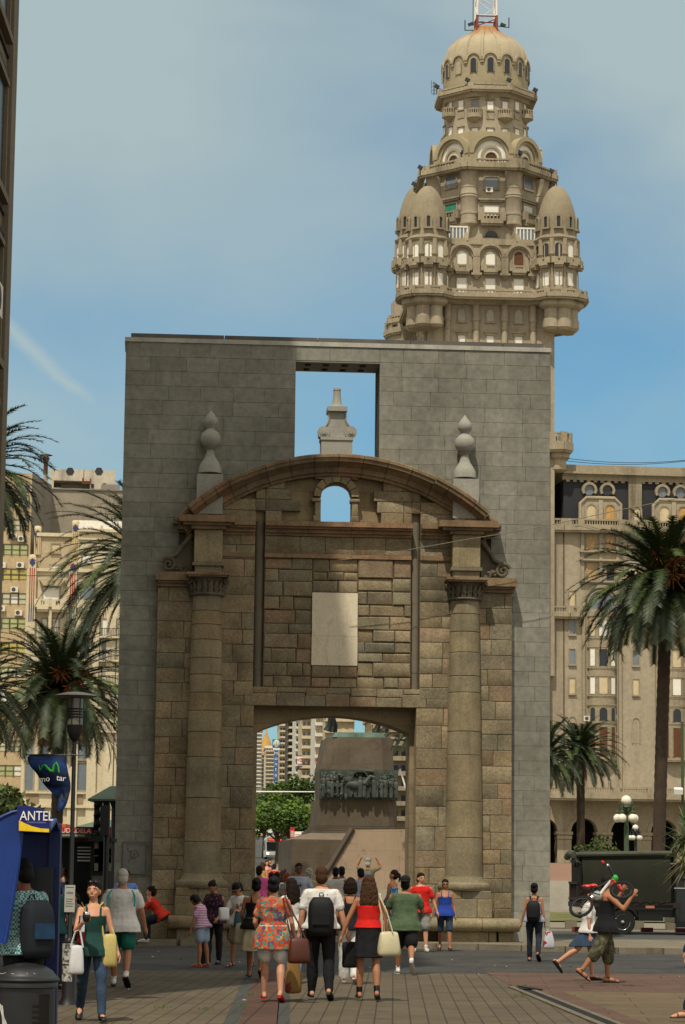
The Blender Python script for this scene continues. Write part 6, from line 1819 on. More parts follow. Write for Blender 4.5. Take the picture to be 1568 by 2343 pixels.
mb = MB(); mb.lathe([(r_ * 1.0, zz(2247)), (r_ * 1.02, zz(2243)), (r_ * 1.0, zz(2238)), (r_ * .93, zz(2235)), (r_ * .9, zz(2232)), (r_ * .8, zz(2222)), (r_ * .6, zz(2212)), (r_ * .3, zz(2206)), (.01, zz(2204))], 0, 0, 40); lid = mb.build('lid', m_bin, bn)
mb = MB(); mb.lathe([(r_ * .92, .06), (r_ * .98, .08), (r_ * .98, .13), (r_ * .9, .15), (r_ * .9, zz(2262)), (r_ * .97, zz(2260)), (r_ * .97, zz(2250)), (r_ * .95, zz(2247))], 0, 0, 40); mb.lathe([(r_ * .93, .03), (r_ * .93, .07)], 0, 0, 32)
mb.build('drum', m_bin, bn)
mb = MB()
for k in range(5): mb.lathe([(r_ * .905, .24 + .05 * k), (r_ * .915, .255 + .05 * k), (r_ * .905, .27 + .05 * k)], 0, 0, 32, PI * 1.62, PI * 1.72, cap=False)
mb.lathe([(r_ * .907, .17), (r_ * .907, zz(2275))], 0, 0, 8, -PI * .31, -PI * .17, cap=False); mb.build('bin_opening', m_dark, bn)
mb = MB()
gx = lambda x, y: (lambda q: (q.x - p.x, q.y - D, q.z))(V(XB(x), YB(y), D - .12))
dome = lambda q: (q[0], q[1], q[2])
def onlid(px_, py_):
 """point of the lid seen at px, py (searched along the sight line)"""
 best = None
 for k in range(200):
  Y = D - r_ + 2 * r_ * k / 200; q = V(px_, py_, Y); rr = math.hypot(q.x - p.x, q.y - D)
  if rr > r_ * .9: continue
  f = rr / (r_ * .9); zl = zz(2204) + (zz(2232) - zz(2204)) * f ** 2.2
  if q.z <= zl + .004: return (q.x - p.x, q.y - D, zl + .006)
 return None
for st in ([(-10, 1862), (40, 1860), (90, 1832), (140, 1812), (190, 1795), (215, 1800), (200, 1830), (150, 1845)], [(50, 1822), (70, 1798), (110, 1790)], [(260, 1868), (275, 1835), (300, 1815), (330, 1808)], [(245, 1820), (290, 1830), (340, 1866)], [(0, 1840), (60, 1850), (140, 1866)]):
 pts = [onlid(XB(x), YB(y)) for x, y in st]; pts = [q for q in pts if q]
 if len(pts) > 1: mb.tube(pts, .004, 4)
mb.build('graffiti', mat('chalk scratch', '#9a9a98'), lid)
mb = MB()
pts = [(-.075, .0), (-.03, .09), (.03, .07), (.05, .0), (.09, -.05), (.06, -.12), (-.02, -.14), (-.09, -.10), (-.10, -.03)]
ring = []
for dx, dz in pts:
 a = -PI / 2 - .75 + dx / r_; ring.append((r_ * .912 * cos(a), r_ * .912 * sin(a), .36 + dz * 1.3))
mb.poly(ring); mb.build('torn_sticker', mat('torn sticker', '#b9b6ad', var=.3, sc=20), bn)
t_ = thing('chrome_hoop', 'small bent chrome hoop standing behind the litter bin', 'hoop', (V(65, 2200, 25.4).x, 25.4, 0))
mb = MB(); z1 = V(65, 2172, 25.4).z; w = .085
mb.tube([(-w, 0, 0), (-w, 0, z1 - .12), (-w * .8, 0, z1 - .03), (-w * .2, 0, z1), (w * .5, 0, z1 - .035), (w * 1.0, 0, z1 - .09), (w * 1.05, 0, z1 - .16), (w * 1.05, 0, 0)], .012, 8); mb.build('tube', m_chrome, t_)
D = 34.0
base = V(156, 2293, D); base.z = 0
lx = lambda x, y: (lambda q: (q.x - base.x, q.z))(V(x, y, D))
lm = thing('street_lamp', 'black street lamp with a flat disc hat and glass cylinder lantern', 'street lamp', base, 0)
mb = MB(); zt = lx(172, 1668)[1]
mb.lathe([(.13, 0), (.12, .02), (.085, .10), (.083, .78), (.088, .80), (.05, .82), (.031, .86), (.027, zt - .30), (.03, zt - .1)], 0, 0, 18)
mb.build('post', m_iron, lm)
z0_, z1_ = lx(175, 1660)[1], lx(175, 1597)[1]
mb = MB(); mb.lathe([(.03, zt - .16), (.06, zt - .12), (.10, zt - .02), (.108, z0_), (.112, z0_ + .012)], 0, 0, 18); mb.build('lantern_cup', m_iron, lm)
mb = MB(); mb.lathe([(.103, z0_ + .012), (.103, z1_)], 0, 0, 20); mb.build('lantern_glass', mat('smoky lantern glass', '#5c5a4c', rough=.15, spec=.5, var=.1), lm)
mb = MB()
for k in range(6): a = k * PI / 3 + .2; mb.tube([(.108 * cos(a), .108 * sin(a), z0_), (.108 * cos(a), .108 * sin(a), z1_)], .006, 5)
for k in range(4): mb.lathe([(.106, z0_ + .10 + .035 * k), (.112, z0_ + .115 + .035 * k), (.106, z0_ + .12 + .035 * k)], 0, 0, 20)
mb.build('lantern_bar', m_iron, lm)
mb = MB(); mb.lathe([(.10, z1_ - .005), (.27, z1_ + .02), (.285, z1_ + .028), (.26, z1_ + .045), (.12, z1_ + .075), (.02, z1_ + .085)], 0, 0, 30); mb.build('disc_hat', mat('lamp hat grey', '#55534c', rough=.4, var=.1), lm)
t_ = thing('pasted_poster', 'torn white bills pasted round the thick foot of the street lamp', 'poster', base, 0)
mb = MB(); mb.lathe([(.0885, .52), (.0885, .78)], 0, 0, 12, -PI * .95, -PI * .1, cap=False); mb.lathe([(.0865, .30), (.0865, .5)], 0, 0, 12, -PI * .9, -PI * .3, cap=False)
mb.build('bill', mat('bill paper', '#a9a69c', custom=lambda t, v: t.mix(t.rng(t.noise(v, 14, 5, .7), 0, 1, .48, .56), L('#b4b1a6'), L('#4c4a46')), var=.1), t_)
t_ = thing('pole_poster', 'white printed poster sheet tied to the lamp pole at head height', 'poster', base, 0)
a, b = lx(150, 2024), lx(172, 2086)
mb = MB(); mb.prism([(a[0], b[1]), (b[0], b[1]), (b[0], a[1]), (a[0], a[1])], -.045, -.04); sh = mb.build('sheet', mat('poster sheet', '#a5a398', var=.12, sc=8), t_)
add_text('SOFIA', .033, m_dark, sh, ((a[0] + b[0]) / 2, -.047, a[1] - .10), rotx(), depth=.001)
mb = MB()
for k in range(5): mb.box(a[0] + .015, b[0] - .015 - .01 * (k % 3), -.046, -.045, a[1] - .035 - (0 if k == 0 else .12 + .03 * k), a[1] - .025 - (0 if k == 0 else .12 + .03 * k))
mb.build('print_line', m_eng, sh)
bnr = thing('blue_banner', 'dark blue cloth banner with a green swoosh, twisted in the wind on the lamp post', 'banner', base, 0)
def bp(x, y, w):
 q = V((x / 4.84), 1391.4 + y / 4.84, D + w); return (q.x - base.x, q.y - D, q.z)
mb = MB(); mb.tube([bp(285, 1622, -.05), bp(520, 1616, -.05), bp(800, 1622, -.05), bp(930, 1628, -.05)], .008, 6); mb.build('rod', m_iron, bnr)
def cloth(rows, name, mm):
 mb = MB(); G = []
 for r_ in rows: G.append([mb.p(q) for q in r_])
 for a, b in zip(G, G[1:]):
  for i in range(len(a) - 1): mb.face((a[i], a[i + 1], b[i + 1], b[i]))
 o_ = mb.build(name, mm, bnr, ang=180)
 md = o_.modifiers.new('sub', 'SUBSURF'); md.levels = 2; md.render_levels = 2
 sd = o_.modifiers.new('thick', 'SOLIDIFY'); sd.thickness = .004
 return o_
m_ban = mat('banner blue', None, custom=lambda t, v: t.mix(t.rng(t.noise(t.mapping(v, (3, 3, 9), (0, .5, 0)), 1.2, 3, .5, .6), 0, 1, .4, .6), L('#0a1730'), L('#15356e')), var=.05, rough=.7)
rows = [[bp(300, 1622, -.06), bp(430, 1624, -.03), bp(600, 1622, -.08), bp(728, 1620, -.05)],
  [bp(310, 1690, -.10), bp(440, 1690, -.16), bp(600, 1690, -.12), bp(736, 1690, -.06)],
  [bp(340, 1755, -.14), bp(450, 1790, -.22), bp(610, 1790, -.16), bp(748, 1780, -.06)],
  [bp(395, 1800, -.13), bp(490, 1850, -.20), bp(630, 1880, -.14), bp(775, 1890, -.05)],
  [bp(440, 1880, -.08), bp(520, 1930, -.10), bp(650, 1960, -.09), bp(785, 1945, -.04)],
  [bp(520, 1990, -.04), bp(590, 2020, -.03), bp(680, 2030, -.04), bp(785, 2000, -.03)],
  [bp(640, 2100, -.06), bp(680, 2105, -.08), bp(720, 2090, -.06), bp(775, 2040, -.03)],
  [bp(650, 2180, -.1), bp(690, 2170, -.12), bp(720, 2150, -.1), bp(762, 2090, -.05)],
  [bp(606, 2262, -.08), bp(650, 2262, -.12), bp(700, 2235, -.1), bp(735, 2180, -.05)]]
cl = cloth(rows, 'cloth', m_ban)
mb = MB()
sw = [(432, 1740), (445, 1790), (475, 1745), (500, 1735), (530, 1770), (560, 1800), (590, 1805), (605, 1740), (625, 1710), (645, 1745), (655, 1815)]
mb.tube([bp(x, y, -.24) for x, y in sw], [.016, .028, .026, .032, .040, .042, .040, .032, .032, .028, .022], 6, flat=.5); mb.build('green_swoosh', mat('banner green', '#3da63a', var=.05), bnr)
for txt, x, y, ang in (('mo', 495, 1890, -.12), ('tar', 680, 1880, .10)):
 q_ = bp(x, y, -.26); o_ = add_text(txt, .105, m_swhite, bnr, q_, (PI / 2, ang, 0), depth=.002)
D = 56.0; p = V(238, 1990, D)
tl = thing('traffic_light', 'black three-lamp traffic light turned to the left beside the granite wall', 'traffic light', (p.x, D, 0), 0)
xq = lambda x, y: (lambda q: (q.x - p.x, q.z))(V(XB(x), YB(y), D))
a, b = xq(975, 240), xq(1038, 530)
mb = MB(); mb.tube([(a[0] + .12, .12, 0), (a[0] + .12, .12, b[1] + .3)], .06, 10); mb.build('pole', m_iron, tl)
mb = MB(); mb.box(a[0], b[0] + .03, -.15, .15, b[1], a[1]); hs = mb.build('housing', m_iron, tl)
for k in range(3):
 c = a[1] - (a[1] - b[1]) * (k + .5) / 3
 mb = MB(); mb.M = Matrix.Translation((a[0], 0, c)) @ Matrix.Rotation(-PI / 2, 4, 'Y')
 mb.lathe([(.115, .0), (.115, .16), (.10, .16), (.10, .01)], 0, 0, 14, -PI * .05, PI * 1.05, cap=False)
 mb.M = None; mb.build('visor', m_iron, hs)
 mb = MB(); mb.M = Matrix.Translation((a[0], 0, c)) @ Matrix.Rotation(-PI / 2, 4, 'Y'); mb.lathe([(.095, .0), (.07, .03), (.02, .04)], 0, 0, 14); mb.M = None
 mb.build('lens', mat('dull lens', '#39444c', rough=.2, spec=.6), hs)
D = 76.0; gk = zg(D)
ks = thing('kiosk', 'street kiosk with green roofs and a red CIUDADELA fascia', 'kiosk', (V(195, 2000, D).x, D, gk), R(4))
kx = lambda x, y, w=0: (lambda q: (q.x - ks.location.x, q.z - gk))(V(XB(x), YB(y), D + w))
m_kg = mat('kiosk green', '#51634f', rough=.5, var=.15); m_kd = mat('kiosk dark', '#1c211d', var=.2); m_kr = mat('fascia red', '#c4201a', rough=.45, var=.06)
l, r = kx(522, 500)[0], kx(1135, 500)[0]
z0_, z1_, z2_ = kx(700, 548)[1], kx(700, 512)[1], kx(700, 452)[1]
mb = MB(); mb.box(l, r, -.05, 3, z1_, z2_); fs = mb.build('fascia', m_kr, ks)
mb = MB(); mb.box(l, r, -.04, 3, z0_, z1_ - .003); mb.build('green_band', mat('band green', '#26402f'), fs)
mb = MB(); mb.box(kx(886, 480)[0], kx(902, 480)[0], -.06, -.05, z0_, z2_); mb.build('band_split', m_kd, fs)
t0 = kx(705, 482)
add_text('CIUDADELA', .19, m_swhite, fs, (t0[0], -.055, t0[1] - .01), rotx(), depth=.002)
add_text('REVISTAS Y DIARIOS', .075, m_swhite, fs, (t0[0], -.045, (z0_ + z1_) / 2), rotx(), depth=.001)
a = kx(728, 448); b = kx(1150, 448); ap = kx(985, 372)
mb = MB(); mb.loft([[(a[0], -.3, a[1]), (b[0], -.3, a[1]), (b[0], 3.3, a[1]), (a[0], 3.3, a[1])], [(ap[0] - .1, 1.4, ap[1]), (b[0], 1.4, ap[1]), (b[0], 1.6, ap[1]), (ap[0] - .1, 1.6, ap[1])]]); mb.build('roof', m_kg, ks)
mb = MB()
for x in (540, 900, 1040, 1120): mb.box(kx(x, 700)[0] - .05, kx(x, 700)[0] + .05, .0, .1, 0, z0_)
mb.box(kx(900, 700)[0], kx(1130, 700)[0], .3, 2.8, 0, z0_); mb.box(l, r, 2.7, 2.8, 0, z0_)
mb.build('frame', m_kd, ks)
mb = MB()
for k in range(5):
 y = 640 + k * 32; q0, q1 = kx(735, y), kx(900, y); mb.box(q0[0], q1[0], 1.2, 1.25, q0[1] - .02, q0[1] + .02)
mb.build('shelf', mat('bright shelf edge', '#c9c6bb'), ks)
mb = MB()
for i in range(4):
 for k in range(4):
  q_ = kx(930 + 30 * k, 660 + 50 * i); mb.box(q_[0] - .09, q_[0] + .09, .27, .3, q_[1] - .13, q_[1] + .13, random.random())
mb.build('magazine', mat('magazine covers', None, ramp=[(0, L('#3c3a36')), (.4, L('#6b675c')), (.7, L('#574238')), (1, L('#2f3a44'))], var=.2), ks)
mb = MB(); q0, q1 = kx(720, 574), kx(875, 566)
for k in range(9): mb.box(q0[0] + (q1[0] - q0[0]) * k / 9, q0[0] + (q1[0] - q0[0]) * (k + .6) / 9, .9, .95, q0[1] - .04, q0[1] + .05)
mb.build('red_lettering', mat('red lettering', '#a03020'), ks)
cp = thing('canopy', 'small green pyramid canopy partly behind the granite wall, above the traffic light', 'canopy', (V(262, 1830, 70).x, 70, zg(70)), 0)
cx0 = lambda x, y: (lambda q: (q.x - cp.location.x, q.z - zg(70)))(V(XB(x), YB(y), 70))
a, ap = cx0(868, 185), cx0(1105, 75)
w = -a[0]
mb = MB(); mb.loft([[(-w, -w, a[1]), (w, -w, a[1]), (w, w, a[1]), (-w, w, a[1])], [(-.1, -.1, ap[1] + .05), (.1, -.1, ap[1] + .05), (.1, .1, ap[1] + .05), (-.1, .1, ap[1] + .05)]]); mb.box(-w, w, -w, w, a[1] - .05, a[1]); mb.build('roof', m_kg, cp)
mb = MB(); mb.tube([(0, 0, 0), (0, 0, ap[1])], .07, 8); mb.build('post', m_iron, cp)
mb = MB()
for k in range(26):
 x = -w * .75 + w * .06 * k; mb.tube([(x, -w * .8, a[1] - .05), (x + .03, -w * .8, a[1] - .13 - .1 * random.random()), (x + .05, -w * .8, a[1] - .22)], .02, 4)
mb.build('hanging_trim', m_gdark, cp)
ns = thing('news_stand', 'dark metal news stand cabinet against the left end of the granite wall', 'news stand', (V(215, 2100, 58).x, 58, 0), 0)
nx = lambda x, y: (lambda q: (q.x - ns.location.x, q.z))(V(XB(x), YB(y), 58))
mb = MB(); a, b = nx(858, 1120), nx(1055, 590); mb.box(a[0], b[0], .1, 1.2, .05, b[1]); mb.box(a[0] - .05, b[0] + .05, -.1, 1.3, b[1], b[1] + .08); mb.build('cabinet', m_kd, ns)
mb = MB(); a, b = nx(865, 1110), nx(1050, 920); mb.box(a[0] + .03, b[0] - .05, .07, .1, a[1] * 0 + .2, b[1]); mb.build('steel_front', mat('dull steel', '#4a4a46', rough=.5, var=.2), ns)
mb = MB()
for i in range(3):
 for k in range(3):
  a = nx(950 + 38 * k, 650 + 75 * i); mb.box(a[0] - .10, a[0] + .10, .05, .1, a[1] - .16, a[1] + .16, random.random())
mb.build('magazine', MATS['magazine covers'], ns)
t_ = thing('orange_wall', 'bright orange shopfront pillar between the phone booth and the kiosk', 'shopfront', (V(128, 1950, 105).x, 105, zg(105)))
mb = MB(); z1 = V(128, 1893, 105).z - zg(105); mb.box(-.35, .28, 0, 1.5, 0, z1); mb.box(-.45, .38, -.1, 1.6, z1, z1 + .15); mb.build('pillar', mat('orange paint', '#b85a24', var=.12), t_); mb = MB(); mb.box(.3, 2.6, .6, 1.5, 0, z1 - .2); mb.build('shop_wall', mat('shop brown', '#5c4433'), t_)
t_ = thing('parking_sign', 'small round blue parking sign with a white plate, left of the kiosk', 'sign', (V(127, 1942, 92).x, 92, zg(92)))
zs = V(127, 1943, 92).z - zg(92)
mb = MB(); mb.tube([(0, 0, 0), (0, 0, zs)], .03, 6); mb.build('post', m_iron, t_)
mb = MB(); mb.M = Matrix.Translation((0, -.04, zs)) @ Matrix.Rotation(PI / 2, 4, 'X'); mb.lathe([(.13, -.01), (.13, .02)], 0, 0, 18); mb.M = None; dk = mb.build('disc', mat('dark sign blue', '#27365a'), t_)
add_text('E', .18, m_swhite, dk, (0, -.065, zs), rotx(), depth=.001)
mb = MB(); mb.box(-.12, .12, -.06, -.03, zs - .30, zs - .15); mb.build('plate', m_swhite, t_)
t_ = thing('pink_planter', 'low pink granite planter wall behind the truck at the edge of the grey wall', 'planter', (V(1290, 2000, 104).x, 104, zg(104)))
za, zb_ = V(1290, 2029, 104).z - zg(104), V(1290, 1974, 104).z - zg(104)
mb = MB(); mb.box(-2.5, .62, 0, 2.2, za - .6, zb_); mb.build('wall', mat('pink planter granite', '#9a7c6c', var=.1, sc=2, fine=.12), t_)
mb = MB(); mb.box(-3.2, 6, -1.2, 0, -.3, za); mb.box(-3.2, 6, -.5, -.002, za, za + .25); mb.build('pale_step', mat('pale step', '#9d978a', var=.1), t_)
m_globe = mat('opal globe', '#d9d2c0', rough=.35, var=.05, spec=.5); m_lgreen = mat('lamp green iron', '#3c4a30', rough=.6, var=.2); m_lblack = mat('lamp dark iron', '#20262a', rough=.5)
def globe_lamp(label, x, ytop, D, rg, arm, n, zdrop, mi):
 p = V(x, ytop, D); z0 = zg(D); H = p.z - z0
 t_ = thing('globe_lamp', label, 'street lamp', (p.x, D, z0), 0, 'globe street lamps in the square')
 mb = MB(); mb.lathe([(.24, 0), (.2, .3), (.13, .5), (.10, .6), (.09, H - zdrop - .3), (.06, H - zdrop), (.05, H - rg * 2 - .1), (.1, H - rg * 2)], 0, 0, 12); mb.build('post', mi, t_)
 mb = MB(); mb.ball((0, 0, H - rg), rg, 20, 14); mb.build('top_globe', m_globe, t_)
 mb = MB()
 zr = H - zdrop + .45
 mb.lathe([(arm * .62, zr - .05), (arm * .7, zr), (arm * .62, zr + .05), (.08, zr + .02), (.08, zr - .04)], 0, 0, 20)
 for k in range(n):
  a = 2 * PI * k / n + .35; c = (arm * cos(a), arm * sin(a))
  mb.tube([(0.06 * cos(a), .06 * sin(a), zr - .25), (c[0] * .6, c[1] * .6, zr - .1), (c[0], c[1], zr + .02), (c[0], c[1], zr - .22)], .035, 6)
  mb.ball((c[0], c[1], zr - .2), .07, 8, 5); mb.ball((c[0] * .8, c[1] * .8, zr + .1), (.03, .03, .1), 6, 5)
 mb.build('ring_and_arms', mi, t_)
 for k in range(n):
  a = 2 * PI * k / n + .35; mb = MB(); rr = rg * .82; mb.ball((arm * cos(a), arm * sin(a), zr - .26 - rr), rr, 18, 12); mb.build('side_globe', m_globe, t_)
 return t_
globe_lamp('large green lamp post with one big white globe above a ring of five', 1433, 1819, 98, .195, .33, 5, .88, m_lgreen)
globe_lamp('smaller dark lamp post with white globes, lower right of the large green one', 1454, 1886, 172, .20, .33, 5, .88, m_lblack)
t_ = thing('flood_lamp', 'thin green pole with a small white floodlight right of the tall palm', 'lamp', (V(1562, 1830, 110).x - .2, 110, zg(110)))
zz_ = V(1560, 1815, 110).z - zg(110)
mb = MB(); mb.tube([(0.2, 0, 0), (.2, 0, zz_ + 3.0)], .06, 8); mb.build('pole', m_lgreen, t_); mb = MB(); mb.obox((0, -.2, zz_ + .1), (.35, .3, .22), Matrix.Rotation(.3, 3, 'X')); mb.build('floodlight', m_swhite, t_)
D = 74.5; gz = zg(74)
T0 = V(1322, 2100, D)
tk = thing('army_truck', 'dark military truck with a drab canvas cover, parked side-on behind the kerb', 'truck', (T0.x, D, gz), R(1.0))
tx = lambda x, y, w=0: (lambda q: (q.x - T0.x, q.z - gz))(V(1205.1 + x / 4.32, 1875.3 + y / 4.32, D + w))
m_cv = mat('drab canvas', '#24251b', var=.2, sc=1.2, bump=.02, bsc=2.5, rough=.95); m_ok = mat('army black paint', '#0e1312', rough=.3, var=.1, coat=.4)
l, zt_ = tx(505, 325); rr, zb_ = tx(1425, 820)
zt2 = tx(1400, 335)[1]
mb = MB()
N = 26
ring = []
for i in range(N + 1):
 x = l + .12 + (rr - l - .12) * i / N
 jz = .035 * sin(i * 2.1) + (.05 if i in (0, N) else 0)
 sag = .02 * sin(i * 1.3)
 ring.append([(x, 0.0, zb_ + jz), (x + .02, -.03 + sag, (zb_ + zt_) / 2), (x, .02, zt_ - .16), (x, .12, zt_ - .04), (x, .35, zt_ + .02), (x, 1.1, zt_ + .08), (x, 1.85, zt_ + .02), (x, 2.1, zt_ - .1), (x, 2.2, zb_)])
mb.loft(ring, cap=False, closed=False)
mb.build('canvas_cover', m_cv, tk)
mb = MB(); mb.tube([(l - .05, .0, zt_ - .05), (rr + .05, .0, zt2 + .02)], .07, 8); mb.tube([(l - .08, .05, zt_ - .05), (l - .1, 1.1, zt_ + .0), (l - .08, 2.1, zt_ - .1)], .1, 8)
for k in range(6): mb.tube([(l - .02 + .02 * k, .1 + .02 * k, zt_ - .08), (l + .03 * sin(k), .05 + .1 * k, zt_ - .25 - .05 * (k % 3)), (l + .1, .1 + .2 * k, zt_ - .3)], .05, 5)
mb.build('rolled_canvas', mat('rolled canvas', '#46473a', var=.25, sc=3), tk)
mb = MB(); mb.box(l + .05, l + .12, .05, 2.15, zb_ - .1, zt_ - .05); mb.build('dark_interior', m_dark, tk)
mb = MB()
for k in range(6): mb.box(l - .03, l + .03, .08 + k * .38, .14 + k * .38, zb_ - .1, zb_ + .55)
for z in (zb_ + .05, zb_ + .5): mb.box(l - .04, l + .02, .05, 2.15, z, z + .07)
mb.box(l - .05, rr + .3, .02, 2.15, zb_ - .14, zb_ - .0)
mb.build('tail_rails', mat('rail brown', '#2b2019'), tk)
mb = MB()
za = tx(1000, 960)[1]
mb.box(l + .3, rr + 1.5, .3, 1.9, za, zb_ - .12); mb.box(l + 1.2, l + 2.7, .02, .3, zb_ - .2, zb_ - .06); mb.box(l + .02, l + .3, .1, .4, za - .05, za + .12); mb.box(rr - .9, rr - .2, .1, .9, za - .1, za + .15)
mb.build('chassis', m_ok, tk)
mb = MB(); a, b = tx(1178, 872), tx(1265, 848); mb.box(a[0], b[0], -.0, .02, a[1], b[1]); mb.build('number_plate', mat('plate red white', '#a86a58'), tk)
mb = MB()
c = tx(950, 1000)[0]; wr_ = tx(950, 880)[1] / 2
for (wx, wy) in ((c, .18), (c, 1.95), (c + 3.9, .18), (c + 3.9, 1.95)):
 mb.M = Matrix.Translation((wx, wy, wr_)) @ Matrix.Rotation(PI / 2, 4, 'X'); mb.lathe([(wr_ * .55, -.14), (wr_ * .93, -.15), (wr_, -.10), (wr_, .10), (wr_ * .93, .15), (wr_ * .55, .14)], 0, 0, 28); mb.M = None
 ww = mb.build('wheel', m_tyre, tk); mb = MB()
 mb.M = Matrix.Translation((wx, wy, wr_)) @ Matrix.Rotation(PI / 2, 4, 'X'); mb.lathe([(wr_ * .60, .12), (wr_ * .60, .145), (wr_ * .54, .13), (wr_ * .40, .07), (wr_ * .25, .10), (wr_ * .14, .14), (wr_ * .12, .18), (.01, .185)], 0, 0, 24)
 for q in range(8): a = q * PI / 4; mb.lathe([(wr_ * .05, .06), (wr_ * .05, .12)], wr_ * .36 * cos(a), wr_ * .36 * sin(a), 8)
 mb.M = None; mb.build('rim', m_chrome, ww); mb = MB()
mb = MB(); mb.arcband(c, wr_, wr_ * 1.16, wr_ * 1.28, .35, PI - .2, 14, .0, .4); mb.build('mudguard', m_ok, tk)
cb = rr + .12
mb = MB(); zc0 = tx(1450, 1020)[1]; zc1 = tx(1450, 420)[1]
mb.loft([[(x, y0, zc0), (x, y0, zc0 + (zt - zc0) * .55), (x, y0 + .12, zt), (x, 2.1 - .12, zt), (x, 2.1, zc0 + (zt - zc0) * .55), (x, 2.1, zc0)] for x, y0, zt in ((cb, .06, zc1 - .05), (cb + .1, .03, zc1), (cb + 1.0, .03, zc1), (cb + 1.35, .05, zc1 - .35))])
mb.box(cb + 1.3, cb + 2.9, .15, 2.0, zc0, zc0 + .75); mb.box(cb, cb + 1.2, -.1, .1, zc0 - .12, zc0)
mb.build('cab', m_ok, tk)
mb = MB(); mb.box(cb + .3, cb + 1.0, .01, .06, zc0 + .62, zc1 - .12); mb.build('cab_window', m_glassv, tk)
mb = MB(); a, b = tx(1460, 690), tx(1570, 670); mb.box(a[0], a[0] + 1.2, .0, .03, b[1] - .03, b[1]); mb.build('cab_trim', m_chrome, tk)
mb = MB(); a = tx(1500, 545); mb.box(a[0], a[0] + .4, -.15, -.08, a[1] - .1, a[1] + .12); mb.build('mirror', m_glassv, tk)
random.seed(77)
SK_L, SK_M, SK_D = mat('skin light', '#b98668', var=.08, sc=6, rough=.55), mat('skin tan', '#9c6a4b', var=.08, sc=6, rough=.55), mat('skin brown', '#6e442d', var=.08, sc=6, rough=.55)
H_DK, H_BR, H_GR, H_GI, H_BLK = (mat('hair dark brown', '#20150f', var=.35, sc=40, rough=.8, spec=.15, bump=.03, bsc=60), mat('hair brown', '#3f2a1b', var=.35, sc=40, rough=.8, spec=.15, bump=.03, bsc=60), mat('hair grey', '#a39d93', var=.25, sc=40, rough=.85, spec=.15, bump=.03, bsc=60),
        mat('hair ginger', '#7d3c1e', var=.3, sc=40, rough=.8, spec=.15, bump=.03, bsc=60), mat('hair black', '#0e0c0c', var=.3, sc=40, rough=.7, spec=.2, bump=.03, bsc=60))
def cloth(name, col, var=.22, sc=5, bump=.03, **k): return mat(name, col, var=var, sc=sc, bump=bump, bsc=k.pop('bsc', 9), rough=.9, fine=.04, **k)
C_BLACK = cloth('cloth black', '#141416'); C_WHITE = cloth('cloth white', '#cdcac4', var=.07); C_JEAN = cloth('denim blue', '#2c3c50', var=.35, sc=7); C_JEAND = cloth('denim dark', '#1d2430', var=.3, sc=7)
C_JEANL = cloth('denim pale', '#6c8fb0', var=.25, sc=7); C_KHAKI = cloth('cloth khaki', '#87755a'); C_GREY = cloth('cloth grey', '#7b7872'); C_RED = cloth('cloth red', '#c01c16'); C_ORANGE = cloth('cloth orange red', '#c43320')
C_GREEN = cloth('cloth army green', '#4a5a40'); C_TEAL = cloth('cloth teal', '#1e4a4c'); C_DGREEN = cloth('cloth dark green', '#183a34'); C_SGREEN = cloth('shorts green', '#15584a'); C_BLUE = cloth('cloth royal blue', '#1f3a8c'); C_SHIRTB = cloth('shirt blue', '#5f83c0')
C_PINK = cloth('cloth pink', '#d65a9c'); C_CREAM = cloth('cloth cream', '#b9ac8c'); C_NAVY = cloth('cloth navy', '#20304a'); C_PALEB = cloth('cloth pale blue', '#93a7b8'); C_OLIVE = cloth('cloth olive', '#686045'); C_LGREY = cloth('cloth light grey', '#8f95a3')
C_CAMO = mat('checked olive cloth', None, custom=lambda t, v: t.mix(t.rng(t.noise(v, 12, 3), 0, 1, .45, .55), L('#3f3d2c'), L('#5d5a44')), var=.2, sc=9, bump=.02, rough=.95)
def _floral(t, v):
 q = t.node('ShaderNodeTexVoronoi'); q.inputs['Scale'].default_value = 17; t.link(v, q.inputs['Vector'])
 s = t.node('ShaderNodeSeparateXYZ'); t.link(q.outputs['Color'], s.inputs[0])
 base = t.ramp(s.outputs['X'], [(0, L('#a0402c')), (.3, L('#a8623a')), (.5, L('#a08a66')), (.68, L('#623a5e')), (.85, L('#aa4630'))], 'CONSTANT')
 return t.mix(t.rng(q.outputs['Distance'], 1, 0, .28, .42), base, L('#2f7a72'))
C_FLORAL = mat('orange floral cloth', None, custom=_floral, var=.1, sc=5, bump=.012, bsc=9, rough=.9)
def _dfloral(t, v):
 q = t.node('ShaderNodeTexVoronoi'); q.inputs['Scale'].default_value = 26; t.link(v, q.inputs['Vector'])
 return t.mix(t.rng(q.outputs['Distance'], 1, 0, .25, .35), L('#2a1622'), L('#7a4a5c'))
C_DFLORAL = mat('dark floral cloth', None, custom=_dfloral, var=.1, sc=5, rough=.9)
def _check(t, v):
 w = lambda d, off: None
 q = t.node('ShaderNodeTexChecker'); q.inputs['Scale'].default_value = 46; t.link(v, q.inputs['Vector']); q.inputs['Color1'].default_value = L('#1f6a70'); q.inputs['Color2'].default_value = L('#9fb4b0')
 return q.outputs['Color']
C_CHECK = mat('teal checked cloth', None, custom=_check, var=.12, sc=5, bump=.01, rough=.9)
def _stripe(t, v):
 q = t.node('ShaderNodeTexWave'); q.bands_direction = 'Z'; q.inputs['Scale'].default_value = 7; q.inputs['Distortion'].default_value = 1.5; t.link(v, q.inputs['Vector'])
 return t.mix(q.outputs['Fac'], L('#a8658c'), L('#c8b4c4'))
C_STRIPE = mat('pink striped cloth', None, custom=_stripe, var=.08, sc=5, rough=.9)
def _blueprint(t, v): return t.mix(t.rng(t.noise(v, 30, 2), 0, 1, .45, .55), L('#1c3f66'), L('#6f9cb8'))
